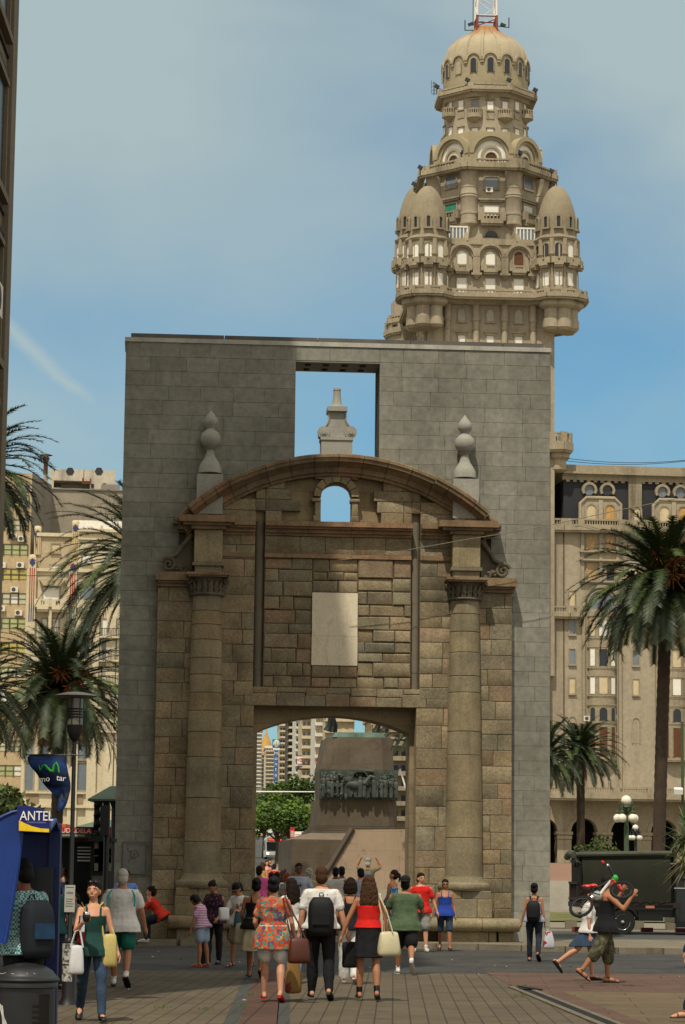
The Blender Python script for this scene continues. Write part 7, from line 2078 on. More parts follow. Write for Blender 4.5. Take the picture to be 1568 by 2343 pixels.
C_PRINT = mat('blue print cloth', None, custom=_blueprint, var=.1, sc=5, rough=.9)
M_SHOE_W, M_SHOE_B, M_SHOE_R = mat('shoe white', '#b6b2aa', var=.15, sc=9), mat('shoe black', '#141314', var=.2, sc=9, rough=.5), mat('shoe red', '#a3222a', var=.15, sc=9)
M_SUNG = mat('sunglass lens', '#0c0c0e', rough=.15, spec=.6, var=0); M_EYEW = mat('eye white', '#b8b0a6', var=0); M_EYED = mat('eye dark', '#1a120d', var=0); M_LIP = mat('lips', '#94483e', var=.05); M_TEETH = mat('teeth', '#d8d0c4', var=0)
def rem(o, vox, it=4, wr=0.0, ns=.13):
 r = o.modifiers.new('remesh', 'REMESH'); r.mode = 'VOXEL'; r.voxel_size = vox; r.use_smooth_shade = True
 s = o.modifiers.new('smooth', 'SMOOTH'); s.factor = .5; s.iterations = it
 if wr > 0:
  nm = 'folds%d' % int(ns * 100); tx = bpy.data.textures.get(nm) or bpy.data.textures.new(nm, 'CLOUDS'); tx.noise_scale = ns; tx.noise_depth = 2
  d = o.modifiers.new('folds', 'DISPLACE'); d.texture = tx; d.strength = wr; d.mid_level = .5; d.texture_coords = 'GLOBAL'
 return o
def limb(mb, pts, rad, n=10):
 mb.tube(pts, rad, n)
 for p, r in zip(pts, rad): mb.ball(p, r * .99, n, 6)
MALE = [(-.07, .09, .085), (-.03, .155, .115), (.05, .165, .12), (.16, .150, .105), (.28, .165, .115), (.38, .185, .12), (.445, .180, .10), (.49, .125, .085), (.52, .066, .066)]
FEM = [(-.07, .09, .09), (-.03, .165, .125), (.05, .165, .125), (.16, .128, .10), (.27, .140, .115), (.36, .155, .125), (.435, .152, .092), (.475, .105, .075), (.505, .055, .058)]
def person(label, at, H=1.72, head=0.0, legs=((0, 0), (0, 0)), arms=((5, 8, 10, 0), (5, 8, 10, 0)), lean=0.0, hd=(0, 0), sex='m', wide=1.0, skin=SK_M, top=(C_WHITE, 'short', 0.0),
  bottom=('trousers', C_BLACK, 1.0), shoes=(M_SHOE_B, 'shoe'), socks=None, hair=(H_DK, 'short'), face=False, glasses=None, near=False, seat=None, group=None, name='person', extra=None, armabs=None, cap=None, hands=True, kneeabd=(0, 0)):
 """at: (x, y, z) of the ground between the feet; head: heading in degrees, 0 walks away from the viewer, 90 to the right, 180 towards the viewer"""
 s = H / 1.75
 t_ = thing(name, label, 'person', at, -R(head), group)
 vox = .0085 if near else .0125
 TORSO = MALE if sex == 'm' else FEM
 sw = (.185 if sex == 'm' else .155) * wide
 hipw = .088 if sex == 'm' else .092
 Z = Vector((0, 0, 1))
 J = {}
 for i, sd in enumerate((-1, 1)):
  tp, kb = R(legs[i][0]), R(legs[i][1]); ab = R(legs[i][2]) if len(legs[i]) > 2 else R(2)
  hip = Vector((sd * hipw * wide ** .5, 0, 0)) * s
  d1 = Vector((sd * sin(ab), sin(tp) * cos(ab), -cos(tp) * cos(ab)))
  knee = hip + d1 * .43 * s
  sp = tp - kb
  d2 = Vector((sd * sin(ab) * .6, sin(sp), -cos(sp))).normalized()
  ank = knee + d2 * .42 * s
  fp = R(legs[i][3]) if len(legs[i]) > 3 else min(0, sp * .9)       # foot pitch: toes down when the shank leans forward of the heel
  fd = Vector((sd * .12, cos(fp), sin(fp))).normalized()
  up = Vector((0, -sin(fp), cos(fp)))
  heel = ank - fd * .055 * s - up * .072 * s; toe = ank + fd * .185 * s - up * .082 * s
  J[i] = dict(hip=hip, knee=knee, ank=ank, fd=fd, up=up, heel=heel, toe=toe)
 zmin = min(min(J[i]['heel'].z, J[i]['toe'].z) for i in (0, 1)) - .012 * s
 off = Vector((0, 0, -zmin if seat is None else seat))
 fx = (J[0]['ank'] + J[1]['ank']) / 2
 off.y = 0 if seat is not None else -fx.y * .5
 for i in (0, 1):
  for k in ('hip', 'knee', 'ank', 'heel', 'toe'): J[i][k] = J[i][k] + off
 pel = off.copy()
 ln = R(lean)
 def up_(p):     # upper-body point, leaned about the pelvis
  x, y, z = p[0] * s, p[1] * s, p[2] * s
  return Vector((x, y * cos(ln) + z * sin(ln), z * cos(ln) - y * sin(ln))) + pel
 for i, sd in enumerate((-1, 1)):
  p_, ab, eb, inw = [R(v) for v in arms[i][:4]]
  S = up_((sd * sw, 0, .435 if sex == 'm' else .425))
  d1 = Vector((sd * sin(ab), sin(p_) * cos(ab), -cos(p_) * cos(ab)))
  E = S + d1 * .29 * s
  a2 = ab - inw
  d2 = Vector((sd * sin(a2), sin(p_ + eb) * cos(a2), -cos(p_ + eb) * cos(a2)))
  Wp = E + d2 * .245 * s
  J[i].update(S=S, E=E, W=Wp, d2=d2, d1=d1)
 tq = (1 if sex == 'm' else .86) * (.6 + .4 * wide)
 nb_ = up_((0, .0, .50)); hc = up_((0, .015, .715))
 hp_, hy = R(hd[0]), R(hd[1])
 neck0 = up_((0, -.002, .475))
 HM = Matrix.Translation(neck0) @ Matrix.Rotation(hy, 4, 'Z') @ Matrix.Rotation(-hp_ - ln * .35, 4, 'X') @ Matrix.Scale(s * 1.01, 4)
 hs = 1.0
 hp = lambda x, y, z: HM @ Vector((x, y, z))
 b = MB()
 def torso(mb, infl=0.0, z0=-9, z1=9, flare=0.0, ysc=1.0, wsc=1.0):
  rings = []
  for z, w, d in TORSO:
   if z < z0 - 1e-6 or z > z1 + 1e-6: continue
   w = w * (wide if z < .46 else 1) + infl; d = d * (.55 + .45 * wide) * ysc + infl
   n = 18
   yo = .012 if .2 < z < .42 else (-.012 if z < .1 else 0)
   rings.append([up_((w * wsc * cos(2 * PI * k / n), d * sin(2 * PI * k / n) + yo, z)) for k in range(n)])
  mb.loft(rings); return rings
 torso(b)
 limb(b, [up_((0, -.005, .47)), up_((0, .0, .555)), hp(0, .01, .08)], [.070 * s * tq, .060 * s * tq, .056 * s * tq])
 HR = HM.to_3x3() @ Matrix.Identity(3)
 rot = (Matrix.Rotation(hy, 3, 'Z') @ Matrix.Rotation(-hp_ - ln * .35, 3, 'X'))
 ball = lambda mb, c, r, n=12, k=8, mt=None: mb.ball(hp(*c), tuple(q * s * 1.01 for q in r), n, k, rot=rot)
 ball(b, (0, .0, .200), (.079, .097, .102), 16, 12); ball(b, (0, .030, .135), (.058, .066, .062), 14, 10); ball(b, (0, .062, .098), (.030, .028, .024))
 ball(b, (0, .100, .165), (.013, .020, .024), 8, 6); ball(b, (0, .094, .185), (.010, .014, .03), 8, 6); ball(b, (0, .082, .118), (.026, .018, .016), 8, 6)
 for sd in (-1, 1):
  ball(b, (sd * .077, -.005, .165), (.012, .024, .034), 8, 6); ball(b, (sd * .034, .066, .155), (.026, .024, .026), 8, 6); ball(b, (sd * .034, .078, .205), (.028, .014, .010), 8, 6)
 for i, sd in enumerate((-1, 1)):
  q = J[i]
  limb(b, [q['S'] + (up_((0, 0, .40)) - up_((0, 0, .40))) , q['S'] * .55 + q['E'] * .45, q['E']], [.052 * s * tq, .046 * s * tq, .038 * s * tq])
  limb(b, [q['E'], q['E'] * .65 + q['W'] * .35, q['W']], [.038 * s * tq, .038 * s * tq, .026 * s * tq])
  limb(b, [q['hip'] - Vector((0, 0, .02)) * s, q['hip'] * .5 + q['knee'] * .5, q['knee']], [.090 * s * (.5 + .5 * wide), .076 * s * (.6 + .4 * wide), .053 * s])
  cal = q['knee'] * .68 + q['ank'] * .32; bk = -q['fd'] * .012 * s
  limb(b, [q['knee'], cal + bk, q['ank']], [.052 * s, .056 * s * (.7 + .3 * wide), .034 * s])
  f0, f1 = q['heel'] + q['up'] * .034 * s, q['toe'] + q['up'] * .020 * s
  limb(b, [q['ank'], f0], [.034 * s, .032 * s]); limb(b, [f0, f0 * .45 + f1 * .55 + q['up'] * .012 * s, f1], [.033 * s, .038 * s, .022 * s])
 fin = MB()
 for i, sd in enumerate((-1, 1)):
  q = J[i]; d = q['d2'].normalized()
  fw = Vector((0, 1, 0)) - d * d.y
  if fw.length < .2: fw = Vector((0, 0, 1)) - d * d.z
  fw.normalize(); inn = d.cross(fw).normalized()
  if inn.x * sd > 0: inn = -inn
  Wp = q['W']; c = Wp + d * .045 * s
  limb(b, [Wp, c + fw * .012 * s, c + d * .035 * s + fw * .008 * s], [.025 * s * tq, .030 * s * tq, .026 * s * tq]); limb(b, [Wp, c - fw * .014 * s, c + d * .035 * s - fw * .014 * s], [.025 * s * tq, .028 * s * tq, .024 * s * tq])
  curl = R(arms[i][4]) if len(arms[i]) > 4 else R(22)
  for k, (o_, ln_) in enumerate(((.030, .068), (.011, .076), (-.009, .071), (-.028, .056))):
   a0 = c + d * .040 * s + fw * o_ * s; p = [a0]; cc = curl * .5
   for seg in (.42, .32, .26):
    dd = d * cos(cc) + inn * sin(cc); p.append(p[-1] + dd * ln_ * seg * s); cc += curl
   fin.tube([a0 - d * .03 * s] + p, [.0095 * s, .0095 * s, .0088 * s, .008 * s, .0058 * s], 6)
  a0 = Wp + d * .03 * s + fw * .026 * s
  fin.tube([a0 - d * .01 * s, a0 + (fw * .8 + d * .5).normalized() * .03 * s, a0 + (fw * .7 + d * .9 + inn * .4).normalized() * .058 * s, a0 + (fw * .45 + d * 1.1 + inn * .7).normalized() * .075 * s], [.012 * s, .0115 * s, .0095 * s, .0065 * s], 6)
  q['hand'] = c + d * .05 * s; q['inn'] = inn
 for k, v in enumerate(fin.v): pass
 base = len(b.v); b.v += fin.v; b.f += [tuple(x + base for x in f) for f in fin.f]; b.t += fin.t; b.m += fin.m
 rem(b.build('body', skin, t_, 180), vox, 2)
 C = lambda: MB()
 if top:
  tm, slv, ext = top[:3]
  z0 = -.03 - ext
  c = C(); inf = .016
  n = 18
  rings = []
  for z, w, d in TORSO:
   if z < -.02: continue
   if slv == 'tube' and z > .37: continue
   if slv == 'strap' and z > .42: continue
   if z > .51: continue
   rings.append((z, w * (wide if z < .46 else 1) + inf * (1 if z > .12 or sex == 'f' else 1.2), d * (.55 + .45 * wide) + inf))
  w0, d0 = rings[0][1] + .030, rings[0][2] + .030
  rings = [(z0, w0 * 1.02, d0 * 1.02), ((z0 + .05) / 2, w0 * 1.01, d0 * 1.01)] + rings if ext > -.02 else [r_ for r_ in rings if r_[0] > .04]
  rings = [(z, w + max(0, .22 - z) * .12, d + max(0, .22 - z) * .12) for z, w, d in rings]
  if sex == 'm' and slv != 'strap': rings = [(z, max(w, .165 * wide + inf) if z < .3 else w, max(d, .118 * (.55 + .45 * wide) + inf) if z < .3 else d) for z, w, d in rings]
  c.loft([[up_((w * cos(2 * PI * k / n), d * sin(2 * PI * k / n), z)) for k in range(n)] for z, w, d in rings])
  if slv == 'strap':
   for sd in (-1, 1):
    c.tube([up_((sd * .075, .105 * (.55 + .45 * wide), .36)), up_((sd * .085, .065, .445)), up_((sd * .085, .0, .485)), up_((sd * .08, -.075, .44)), up_((sd * .07, -.115 * (.55 + .45 * wide), .36))], .021 * s, 6)
  for i in (0, 1):
   q = J[i]
   if slv in ('short', 'long'):
    f = .62 if slv == 'short' else 1.0
    e = q['S'] + (q['E'] - q['S']) * f
    limb(c, [q['S'] * .92 + up_((0, 0, .40)) * .08, q['S'] * .5 + e * .5, e], [.060 * s * tq, .060 * s * tq, (.064 if slv == 'short' else .050) * s * tq])
    if slv == 'long': limb(c, [q['E'], q['W']], [.05 * s * tq, .036 * s * tq])
    c.ball(up_(((-1, 1)[i] * sw * .72, 0, .445)), (.085 * s, .075 * s, .05 * s), 10, 8)
  rem(c.build('shirt' if slv in ('short', 'long') else 'top', tm, t_, 180), vox * 1.15, 3, .026 if slv in ('short', 'long') else .010)
  if len(top) > 3 and top[3]:
   c = C()
   for i, sd in enumerate((-1, 1)): c.tube([up_((sd * .125 * wide, -.07, .475)), up_((sd * .165 * wide, -.105, .40)), up_((sd * .172 * wide, -.135, .32)), up_((sd * .165 * wide, -.14, .24))], .014 * s, 6)
   c.build('shoulder_stripe', top[3], t_)
 if bottom:
  kind, bm, ln_ = bottom[:3]
  c = C(); n = 18
  hip_r = [(z, w * wide + .012, d * (.55 + .45 * wide) + .012) for z, w, d in TORSO if -.05 < z < .1]
  nl = lambda p: Vector(p) * s + pel
  rg = [[nl((w * cos(2 * PI * k / n), d * sin(2 * PI * k / n) - .01, z)) for k in range(n)] for z, w, d in [(-.09, .12 * wide, .10)] + hip_r + [(.11, hip_r[-1][1] * .97, hip_r[-1][2] * .97)]]
  if kind in ('trousers', 'shorts'):
   c.loft(rg)
   for i in (0, 1):
    q = J[i]; k = .5 + .5 * wide
    fl = bottom[3] if len(bottom) > 3 else 0
    pts = [q['hip'] - Vector((0, 0, .01)), q['hip'] * .5 + q['knee'] * .5, q['knee']]; rad_ = [.105 * s * k, .092 * s * k + fl * .3, .070 * s * k + fl]
    if ln_ < .5:
     e = q['hip'] + (q['knee'] - q['hip']) * (ln_ / .5); pts = [pts[0], pts[0] * .5 + e * .5, e]; rad_ = [.106 * s * k, .100 * s * k + fl * .5, .094 * s * k + fl]
    limb(c, pts, rad_)
    if ln_ >= .5:
     e = q['knee'] + (q['ank'] - q['knee']) * min(1, (ln_ - .5) / .5)
     if ln_ > .52: limb(c, [q['knee'], q['knee'] * .5 + e * .5 - q['fd'] * .008, e], [.068 * s * k + fl, .066 * s * k + fl, (.054 * s if fl < .02 else .06 * s + fl)])
   rem(c.build('trousers' if kind == 'trousers' else 'shorts', bm, t_, 180), vox * 1.15, 3, .022)
  else:
   zk = -ln_
   fl = bottom[3] if len(bottom) > 3 else .03
   mid = (J[0]['knee'] + J[1]['knee']) / 2 - pel
   yo = mid.y / s * min(1, ln_ / .43)
   sp_ = abs(J[0]['knee'].y - J[1]['knee'].y) / s * .5 * min(1, ln_ / .43)
   rr = rg[1:]
   low = []
   for f in (1.0, .66, .33):
    w = .17 * wide + fl * f; d = .13 + fl * f + sp_ * f * .8
    low.append([nl(((w + .012 * sin(7 * 2 * PI * k / n)) * cos(2 * PI * k / n), (d + .012 * sin(7 * 2 * PI * k / n)) * sin(2 * PI * k / n) - .01 + yo * f, zk * f)) for k in range(n)])
   c.loft(low + rr)
   rem(c.build('skirt', bm, t_, 180), vox * 1.15, 2, .016)
 if socks:
  c = C()
  for i in (0, 1): q = J[i]; limb(c, [q['ank'] + (q['knee'] - q['ank']) * socks[1], q['ank'], q['heel'] + q['up'] * .04 * s], [.044 * s, .040 * s, .038 * s])
  rem(c.build('socks', socks[0], t_, 180), vox * 1.2, 2)
 if shoes:
  sm_, st = shoes[:2]
  for i in (0, 1):
   q = J[i]; fd, up = q['fd'], q['up']; sdv = fd.cross(up).normalized()
   c = C()
   def sec(p, w, h): return [p + sdv * w * cos(a) * s + up * (h * .5 + h * .5 * sin(a)) * s for a in [2 * PI * k / 10 for k in range(10)]]
   Lf = (q['toe'] - q['heel']).length
   g = lambda f: q['heel'] + fd * (-.012 + f * (Lf + .035)) - up * .004
   if st == 'shoe':
    c.loft([sec(g(0), .022, .05), sec(g(.06), .036, .075), sec(g(.28), .038, .085), sec(g(.55), .044, .062), sec(g(.82), .045, .048), sec(g(.96), .034, .036), sec(g(1), .018, .022)])
    c.loft([[p - up * .010 * s for p in sec(g(f), w, .020)] for f, w in ((-.01, .026), (.08, .040), (.4, .040), (.75, .049), (.97, .036), (1.01, .02))])
   elif st == 'boot':
    c.loft([sec(g(0), .022, .05), sec(g(.06), .036, .075), sec(g(.28), .038, .085), sec(g(.55), .044, .055), sec(g(.82), .042, .03), sec(g(.9), .03, .02)])
    limb(c, [q['ank'] - up * .02, q['ank'] + (q['knee'] - q['ank']) * .18], [.042 * s, .046 * s])
   else:
    c.loft([[p - up * .006 * s for p in sec(g(f), w, .018)] for f, w in ((-.02, .026), (.08, .038), (.4, .038), (.75, .048), (.97, .036), (1.01, .02))])
    for f, zz_ in ((.68, .046), (.30, .075)):
     c.tube([g(f) + sdv * .044 * s + up * .008, g(f) + sdv * .03 * s + up * zz_ * s, g(f) + up * (zz_ + .008) * s, g(f) - sdv * .03 * s + up * zz_ * s, g(f) - sdv * .044 * s + up * .008], .008 * s, 5)
    c.tube([q['ank'] + sdv * .036 * s * cos(a) + fd * .036 * s * sin(a) for a in [2 * PI * k / 10 for k in range(11)]], .007 * s, 5)
   c.build('shoe' if st != 'sandal' else 'sandal', sm_, t_)
 if hair:
  hm_, st = hair[:2]
  c = C()
  ball(c, (0, -.012, .226), (.086, .102, .090), 18, 12); ball(c, (0, -.045, .16), (.084, .074, .085), 14, 10); (st not in ('tail', 'bun')) and ball(c, (0, .048, .268), (.062, .045, .034), 12, 8)
  if st in ('long', 'verylong'):
   zl = -.06 if st == 'long' else -.20
   for k in range(9):
    a = R(-70 + 17.5 * k); x = .078 * sin(a); y = -.055 - .04 * cos(a)
    c.tube([hp(x * .9, y, .20), hp(x * 1.25, y - .012, .08), hp(x * 1.4, y - .02 + .01 * (k % 2), zl * .4), hp(x * 1.1, y - .01, zl + .03 * (k % 3))], [.034 * s, .036 * s, .032 * s, .010 * s], 7)
   for sd in (-1, 1): c.tube([hp(sd * .05, .03, .275), hp(sd * .082, .01, .20), hp(sd * .086, -.015, .10), hp(sd * .085, -.02, zl * .3)], [.022 * s, .022 * s, .024 * s, .012 * s], 6)
  elif st == 'tail':
   c.tube([hp(0, -.10, .24), hp(0, -.15, .22), hp(.01, -.165, .12), hp(0, -.15, .02)], [.03 * s, .034 * s, .034 * s, .012 * s], 8); ball(c, (0, -.02, .25), (.083, .095, .078))
  elif st == 'bun':
   ball(c, (0, -.115, .245), (.042, .038, .040))
  elif st == 'curly':
   for k in range(46):
    a, e = random.uniform(0, 6.28), random.uniform(-.5, 1.5)
    if sin(a) * cos(e) > .45 and e < .7: continue
    ball(c, (.092 * cos(a) * cos(e), -.02 + .105 * sin(a) * cos(e), .215 + .10 * sin(e)), (.026, .026, .026), 6, 5)
  elif st == 'bob':
   for k in range(9):
    a = R(-95 + 23.5 * k); x = .082 * sin(a); y = -.03 - .06 * cos(a)
    c.tube([hp(x * .9, y, .23), hp(x * 1.1, y, .12), hp(x * 1.1, y, .04)], [.034 * s, .034 * s, .014 * s], 7)
  rem(c.build('hair', hm_, t_, 180), vox * .95, 1, .007 if st in ('short', 'tail', 'bun') else .020, .035)
 if cap:
  c = C(); ball(c, (0, -.01, .262), (.090, .106, .080), 18, 10); c.loft([[hp(.075 * cos(a) * w, y + 0 * w, z) for a in [2 * PI * k / 10 for k in range(10)] for _ in (0,)] if False else [hp(w * cos(a), y + .004 * sin(a), z + .010 * sin(a)) for a in [2 * PI * k / 10 for k in range(10)]] for y, w, z in ((cap[1] * .08, .075, .245), (cap[1] * .14, .066, .235), (cap[1] * .165, .035, .232))])
  c.build('cap', cap[0], t_)
 if face:
  for sd in (-1, 1):
   if not glasses:
    c = C(); ball(c, (sd * .033, .088, .190), (.0135, .006, .0065), 8, 5); c.build('eye', M_EYEW, t_); c = C(); ball(c, (sd * .033, .0925, .190), (.0065, .004, .0062), 8, 5); c.build('pupil', M_EYED, t_)
   c = C(); c.tube([hp(sd * .016, .096, .212), hp(sd * .034, .095, .217), hp(sd * .053, .080, .211)], [.0035 * s, .0045 * s, .003 * s], 5); c.build('eyebrow', hair[0] if hair else M_EYED, t_)
  c = C(); c.tube([hp(-.026, .083, .122), hp(-.012, .098, .118), hp(0, .101, .117), hp(.012, .098, .118), hp(.026, .083, .122)], [.002 * s, .0055 * s, .0065 * s, .0055 * s, .002 * s], 6); c.build('mouth', M_LIP, t_)
  if face == 'smile':
   c = C(); c.tube([hp(-.020, .092, .122), hp(0, .106, .1175), hp(.020, .092, .122)], [.002 * s, .0045 * s, .002 * s], 6); c.build('teeth', M_TEETH, t_)
 if glasses:
  c = C()
  yy, zz_ = (.094, .190) if glasses == 'on' else (.075, .285)
  for sd in (-1, 1): ball(c, (sd * .034, yy, zz_), (.029, .010, .020), 10, 6); c.tube([hp(sd * .06, yy - .008, zz_ + .005), hp(sd * .078, yy - .06, zz_ + .004)], .004 * s, 5)
  c.tube([hp(-.012, yy + .006, zz_ + .006), hp(.012, yy + .006, zz_ + .006)], .004 * s, 5)
  c.build('sunglasses', M_SUNG, t_)
 inv = Matrix.Translation(Vector(at)) @ Matrix.Rotation(-R(head), 4, 'Z')
 return dict(o=t_, J=J, W=lambda p: inv @ Vector(p), up=up_, s=s, hp=hp, inv=inv, at=Vector(at), head=head, pel=pel)
def G(x, y, z=None):
 """ground point under a foot seen at x, y; z: ground height there"""
 if z is None: return gpt(x, y, 0.0)
 return gpt(x, y, z)
def at_depth(x, D, z=None):
 p = P(x, 2010, D); return (p.x, D, zg(D) if z is None else z)
def backpack(pr, label, m_, w=.30, h=.46, d=.18, low=.02, straps=True, m2=None):
 t_ = thing('backpack', label, 'backpack', pr['at'], -R(pr['head']))
 u = pr['up']
 c = MB()
 y0 = -.125
 ringz = [(.40 + low, .6, .55), (.44 + low - .02, .8, .75), (.36 + low, 1, 1), (.2 + low, 1.05, 1.12), (.42 + low - h + .05, 1.02, 1.1), (.42 + low - h, .8, .7)]
 rr = []
 for z, fw_, fd_ in sorted(ringz):
  rr.append([u((w / 2 * fw_ * (abs(cos(a)) ** .6) * (1 if cos(a) > 0 else -1), y0 - d / 2 + d / 2 * fd_ * (abs(sin(a)) ** .6) * (1 if sin(a) > 0 else -1), z)) for a in [2 * PI * k / 16 for k in range(16)]])
 c.loft(rr); o = c.build('bag', m_, t_, 50)
 sb = o.modifiers.new('sub', 'SUBSURF'); sb.levels = sb.render_levels = 1
 c = MB(); c.tube([u((-.03, y0 - .02, .43 + low)), u((-.02, y0 - .03, .47 + low)), u((.02, y0 - .03, .47 + low)), u((.03, y0 - .02, .43 + low))], .008, 5); c.build('handle', m_, t_); c = MB()
 c.box(0, 0, 0, 0, 0, 0) if False else None
 c.loft([[u((x * .36 * w / .30, y0 - d * 1.04 - .02 * k, z)) for x, z in ((-.28, .06 + low), (.28, .06 + low), (.28, .20 + low), (-.28, .20 + low))] for k in (0, 1)])
 c.build('pocket', m2 or m_, t_)
 if straps:
  c = MB()
  for sd in (-1, 1): c.tube([u((sd * .07, -.115, .41)), u((sd * .085, -.04, .495)), u((sd * .10, .05, .46)), u((sd * .125, .115, .34)), u((sd * .15, .09, .20)), u((sd * .14, -.10, .08))], .020, 6, flat=.4)
  c.build('strap', m2 or m_, t_)
 return t_
def bag(label, p, w, h, d, m_, name='handbag', cat='bag', rot=0.0, strap=None, open_=False, taper=.8, sag=.0, extra=None):
 """a soft bag hanging from its top point p (world); strap: world points of its handle"""
 t_ = thing(name, label, cat, p, rot)
 c = MB(); rr = []
 for f, fw_, fd_ in ((0, taper, .35), (.12, taper * 1.04, .6), (.45, .95, .95), (.8, 1.03, 1.1), (.95, .98, .95), (1, .85, .6)):
  rr.append([(w / 2 * fw_ * (abs(cos(a)) ** .7) * (1 if cos(a) > 0 else -1) + .012 * sin(9 * a + f * 5), d / 2 * fd_ * (abs(sin(a)) ** .7) * (1 if sin(a) > 0 else -1), -h * f + sag * cos(a) ** 2 * (1 - f)) for a in [2 * PI * k / 20 for k in range(20)]])
 c.loft(rr[::-1]); o = c.build('bag_body', m_, t_, 60); sb = o.modifiers.new('sub', 'SUBSURF'); sb.levels = sb.render_levels = 1
 if strap:
  c = MB(); M_ = Matrix.Rotation(-rot, 4, 'Z')
  for st in strap:
   pts = [M_ @ (Vector(q) - Vector(p)) for q in st]; c.tube(pts, .011, 6)
  c.build('strap', extra or m_, t_)
 return t_
PI2 = PI
WALK = lambda a, b, k1=6, k2=28: ((a, k1), (-b, k2))
g = gpt(208, 2337)
w1 = person('laughing woman in dark green top and jeans walking towards us with a gourd', (g.x, g.y, 0), 1.63, 172, ((20, 6), (-17, 22)), ((4, 16, 12, 0, 25), (28, 12, 92, 32, 45)), 1, (-2, -18), 'f', 1.0, SK_L,
   (C_DGREEN, 'strap', .10), ('trousers', C_JEAN, 1.0), (M_SHOE_B, 'shoe'), None, (H_DK, 'tail'), 'smile', 'head', True)
J = w1['J']
hL = w1['W'](J[0]['hand'])       # hand on her left, hanging; hand 0 holds the gourd
hR = w1['W'](J[1]['hand'])
t_ = thing('drinking_gourd', 'dark gourd cup with a silver rim and metal straw held by the laughing woman', 'cup', hR + Vector((0.0, -.035, .02)))
mb = MB(); mb.lathe([(.02, -.06), (.038, -.045), (.046, -.01), (.042, .025), (.034, .04)], 0, 0, 16); mb.build('gourd', mat('gourd brown', '#2a1c14', rough=.4), t_)
mb = MB(); mb.lathe([(.043, .022), (.040, .045), (.036, .05), (.034, .04)], 0, 0, 16); mb.build('rim', m_chrome, t_); mb = MB(); mb.tube([(0, 0, 0), (-.03, .01, .10), (-.06, .0, .16)], .005, 6); mb.build('metal_straw', mat('brass straw', '#b8924a', metal=.8, rough=.3), t_)
e0 = w1['W'](J[1]['E'])
t_ = thing('thermos_flask', 'steel and red thermos flask tucked under the laughing woman\'s arm', 'flask', e0 + Vector((.06, .02, -.03)))
mb = MB(); mb.lathe([(.045, -.11), (.048, .02)], 0, 0, 16); mb.build('red_sleeve', mat('flask red', '#6b1216', rough=.4), t_); mb = MB(); mb.lathe([(.048, .02), (.048, .10), (.036, .13), (.03, .15), (.03, .20), (.02, .205)], 0, 0, 16); mb.build('steel_body', m_chrome, t_)
m_plast = mat('white plastic bag', '#c4c4c2', var=.1, sc=9, rough=.4)
pb = e0 + (hR - e0) * .32 + Vector((-.02, -.02, -.03))
bag('white carrier bag hanging from the laughing woman\'s forearm', pb + Vector((0, 0, -.17)), .17, .33, .09, m_plast, 'carrier_bag', 'bag', .1, [[pb + Vector((-.07, 0, -.20)), pb + Vector((-.02, 0, -.02)), pb + Vector((.03, .01, -.0)), pb + Vector((.07, 0, -.20))]], taper=.75)
m_ybag = mat('pale yellow leather', '#b0a060', var=.15, sc=5, rough=.45); m_cbag = mat('cream leather', '#b9b08e', var=.12, sc=5, rough=.45)
sh = w1['W'](J[0]['S'] + Vector((.0, 0, .05)))
bp_ = w1['W'](J[0]['E']) + Vector((-.02, -.08, -.0))
bag('pale yellow shoulder bag on the laughing woman\'s left side', bp_, .18, .38, .12, m_ybag, 'shoulder_bag', 'bag', .15, [[bp_ + Vector((-.07, 0, -.05)), sh + Vector((-.07, -.06, .0)), sh + Vector((-.04, 0, .035)), sh + Vector((-.03, .06, 0)), bp_ + Vector((.06, .02, -.05))]])
g = gpt(275, 2259)
w2 = person('grey-haired man in white sports shirt and green shorts walking away at left', (g.x, g.y, 0), 1.78, 2, ((14, 6), (-12, 26)), ((-6, 14, 14, 4), (6, 14, 16, 4)), 0, (0, 0), 'm', 1.18, SK_M, (C_WHITE, 'short', .10, mat('teal stripe', '#2c9a94')), ('shorts', C_SGREEN, .36, .012), (M_SHOE_B, 'shoe'), (C_WHITE, .13), (H_GR, 'short'), near=True)
w3 = person('man in teal checked shirt standing at the blue phone booth with his back to us', at_depth(62, 24.9, 0), 1.80, -38, ((2, 2), (-4, 4)), ((30, 10, 75, 20), (8, 10, 20, 10)), 4, (6, 10), 'm', 1.12, SK_D, (C_CHECK, 'long', .06), ('trousers', C_BLACK, 1.0), (M_SHOE_B, 'shoe'), None, (H_BLK, 'short'), near=True)
backpack(w3, 'large dark blue and black backpack on the man at the phone booth', mat('pack navy', '#15191f', var=.2, sc=6), .30, .54, .22, -.02, True, mat('pack blue', '#16344e', var=.3, sc=9))
person('man in blue shirt with moustache facing us in front of the engraved tablet', at_depth(289, 61.5, .0), 1.80, 178, ((0, 0), (0, 0)), ((5, 14, 18, 6), (5, 14, 18, 6)), 0, (4, 25), 'm', 1.1, SK_D, (C_SHIRTB, 'short', .08), ('trousers', C_JEAND, 1.0), hair=(H_BLK, 'short'), face=True)
ps = P(372, 2120, 63.0)
person('young man in red tee shirt sitting hunched on the stone ledge of the left pier', (ps.x, 62.95, .147), 1.74, -84, ((74, 82, 6, 0), (66, 70, 8, 0)), ((46, 4, 42, 14), (42, 4, 48, 14)), 38, (-14, 10), 'm', 1.0, SK_L, (C_ORANGE, 'short', .04), ('trousers', C_JEAND, 1.0), (M_SHOE_W, 'shoe'), None, (H_DK, 'curly'), True, seat=.56)
g = gpt(464, 2214)
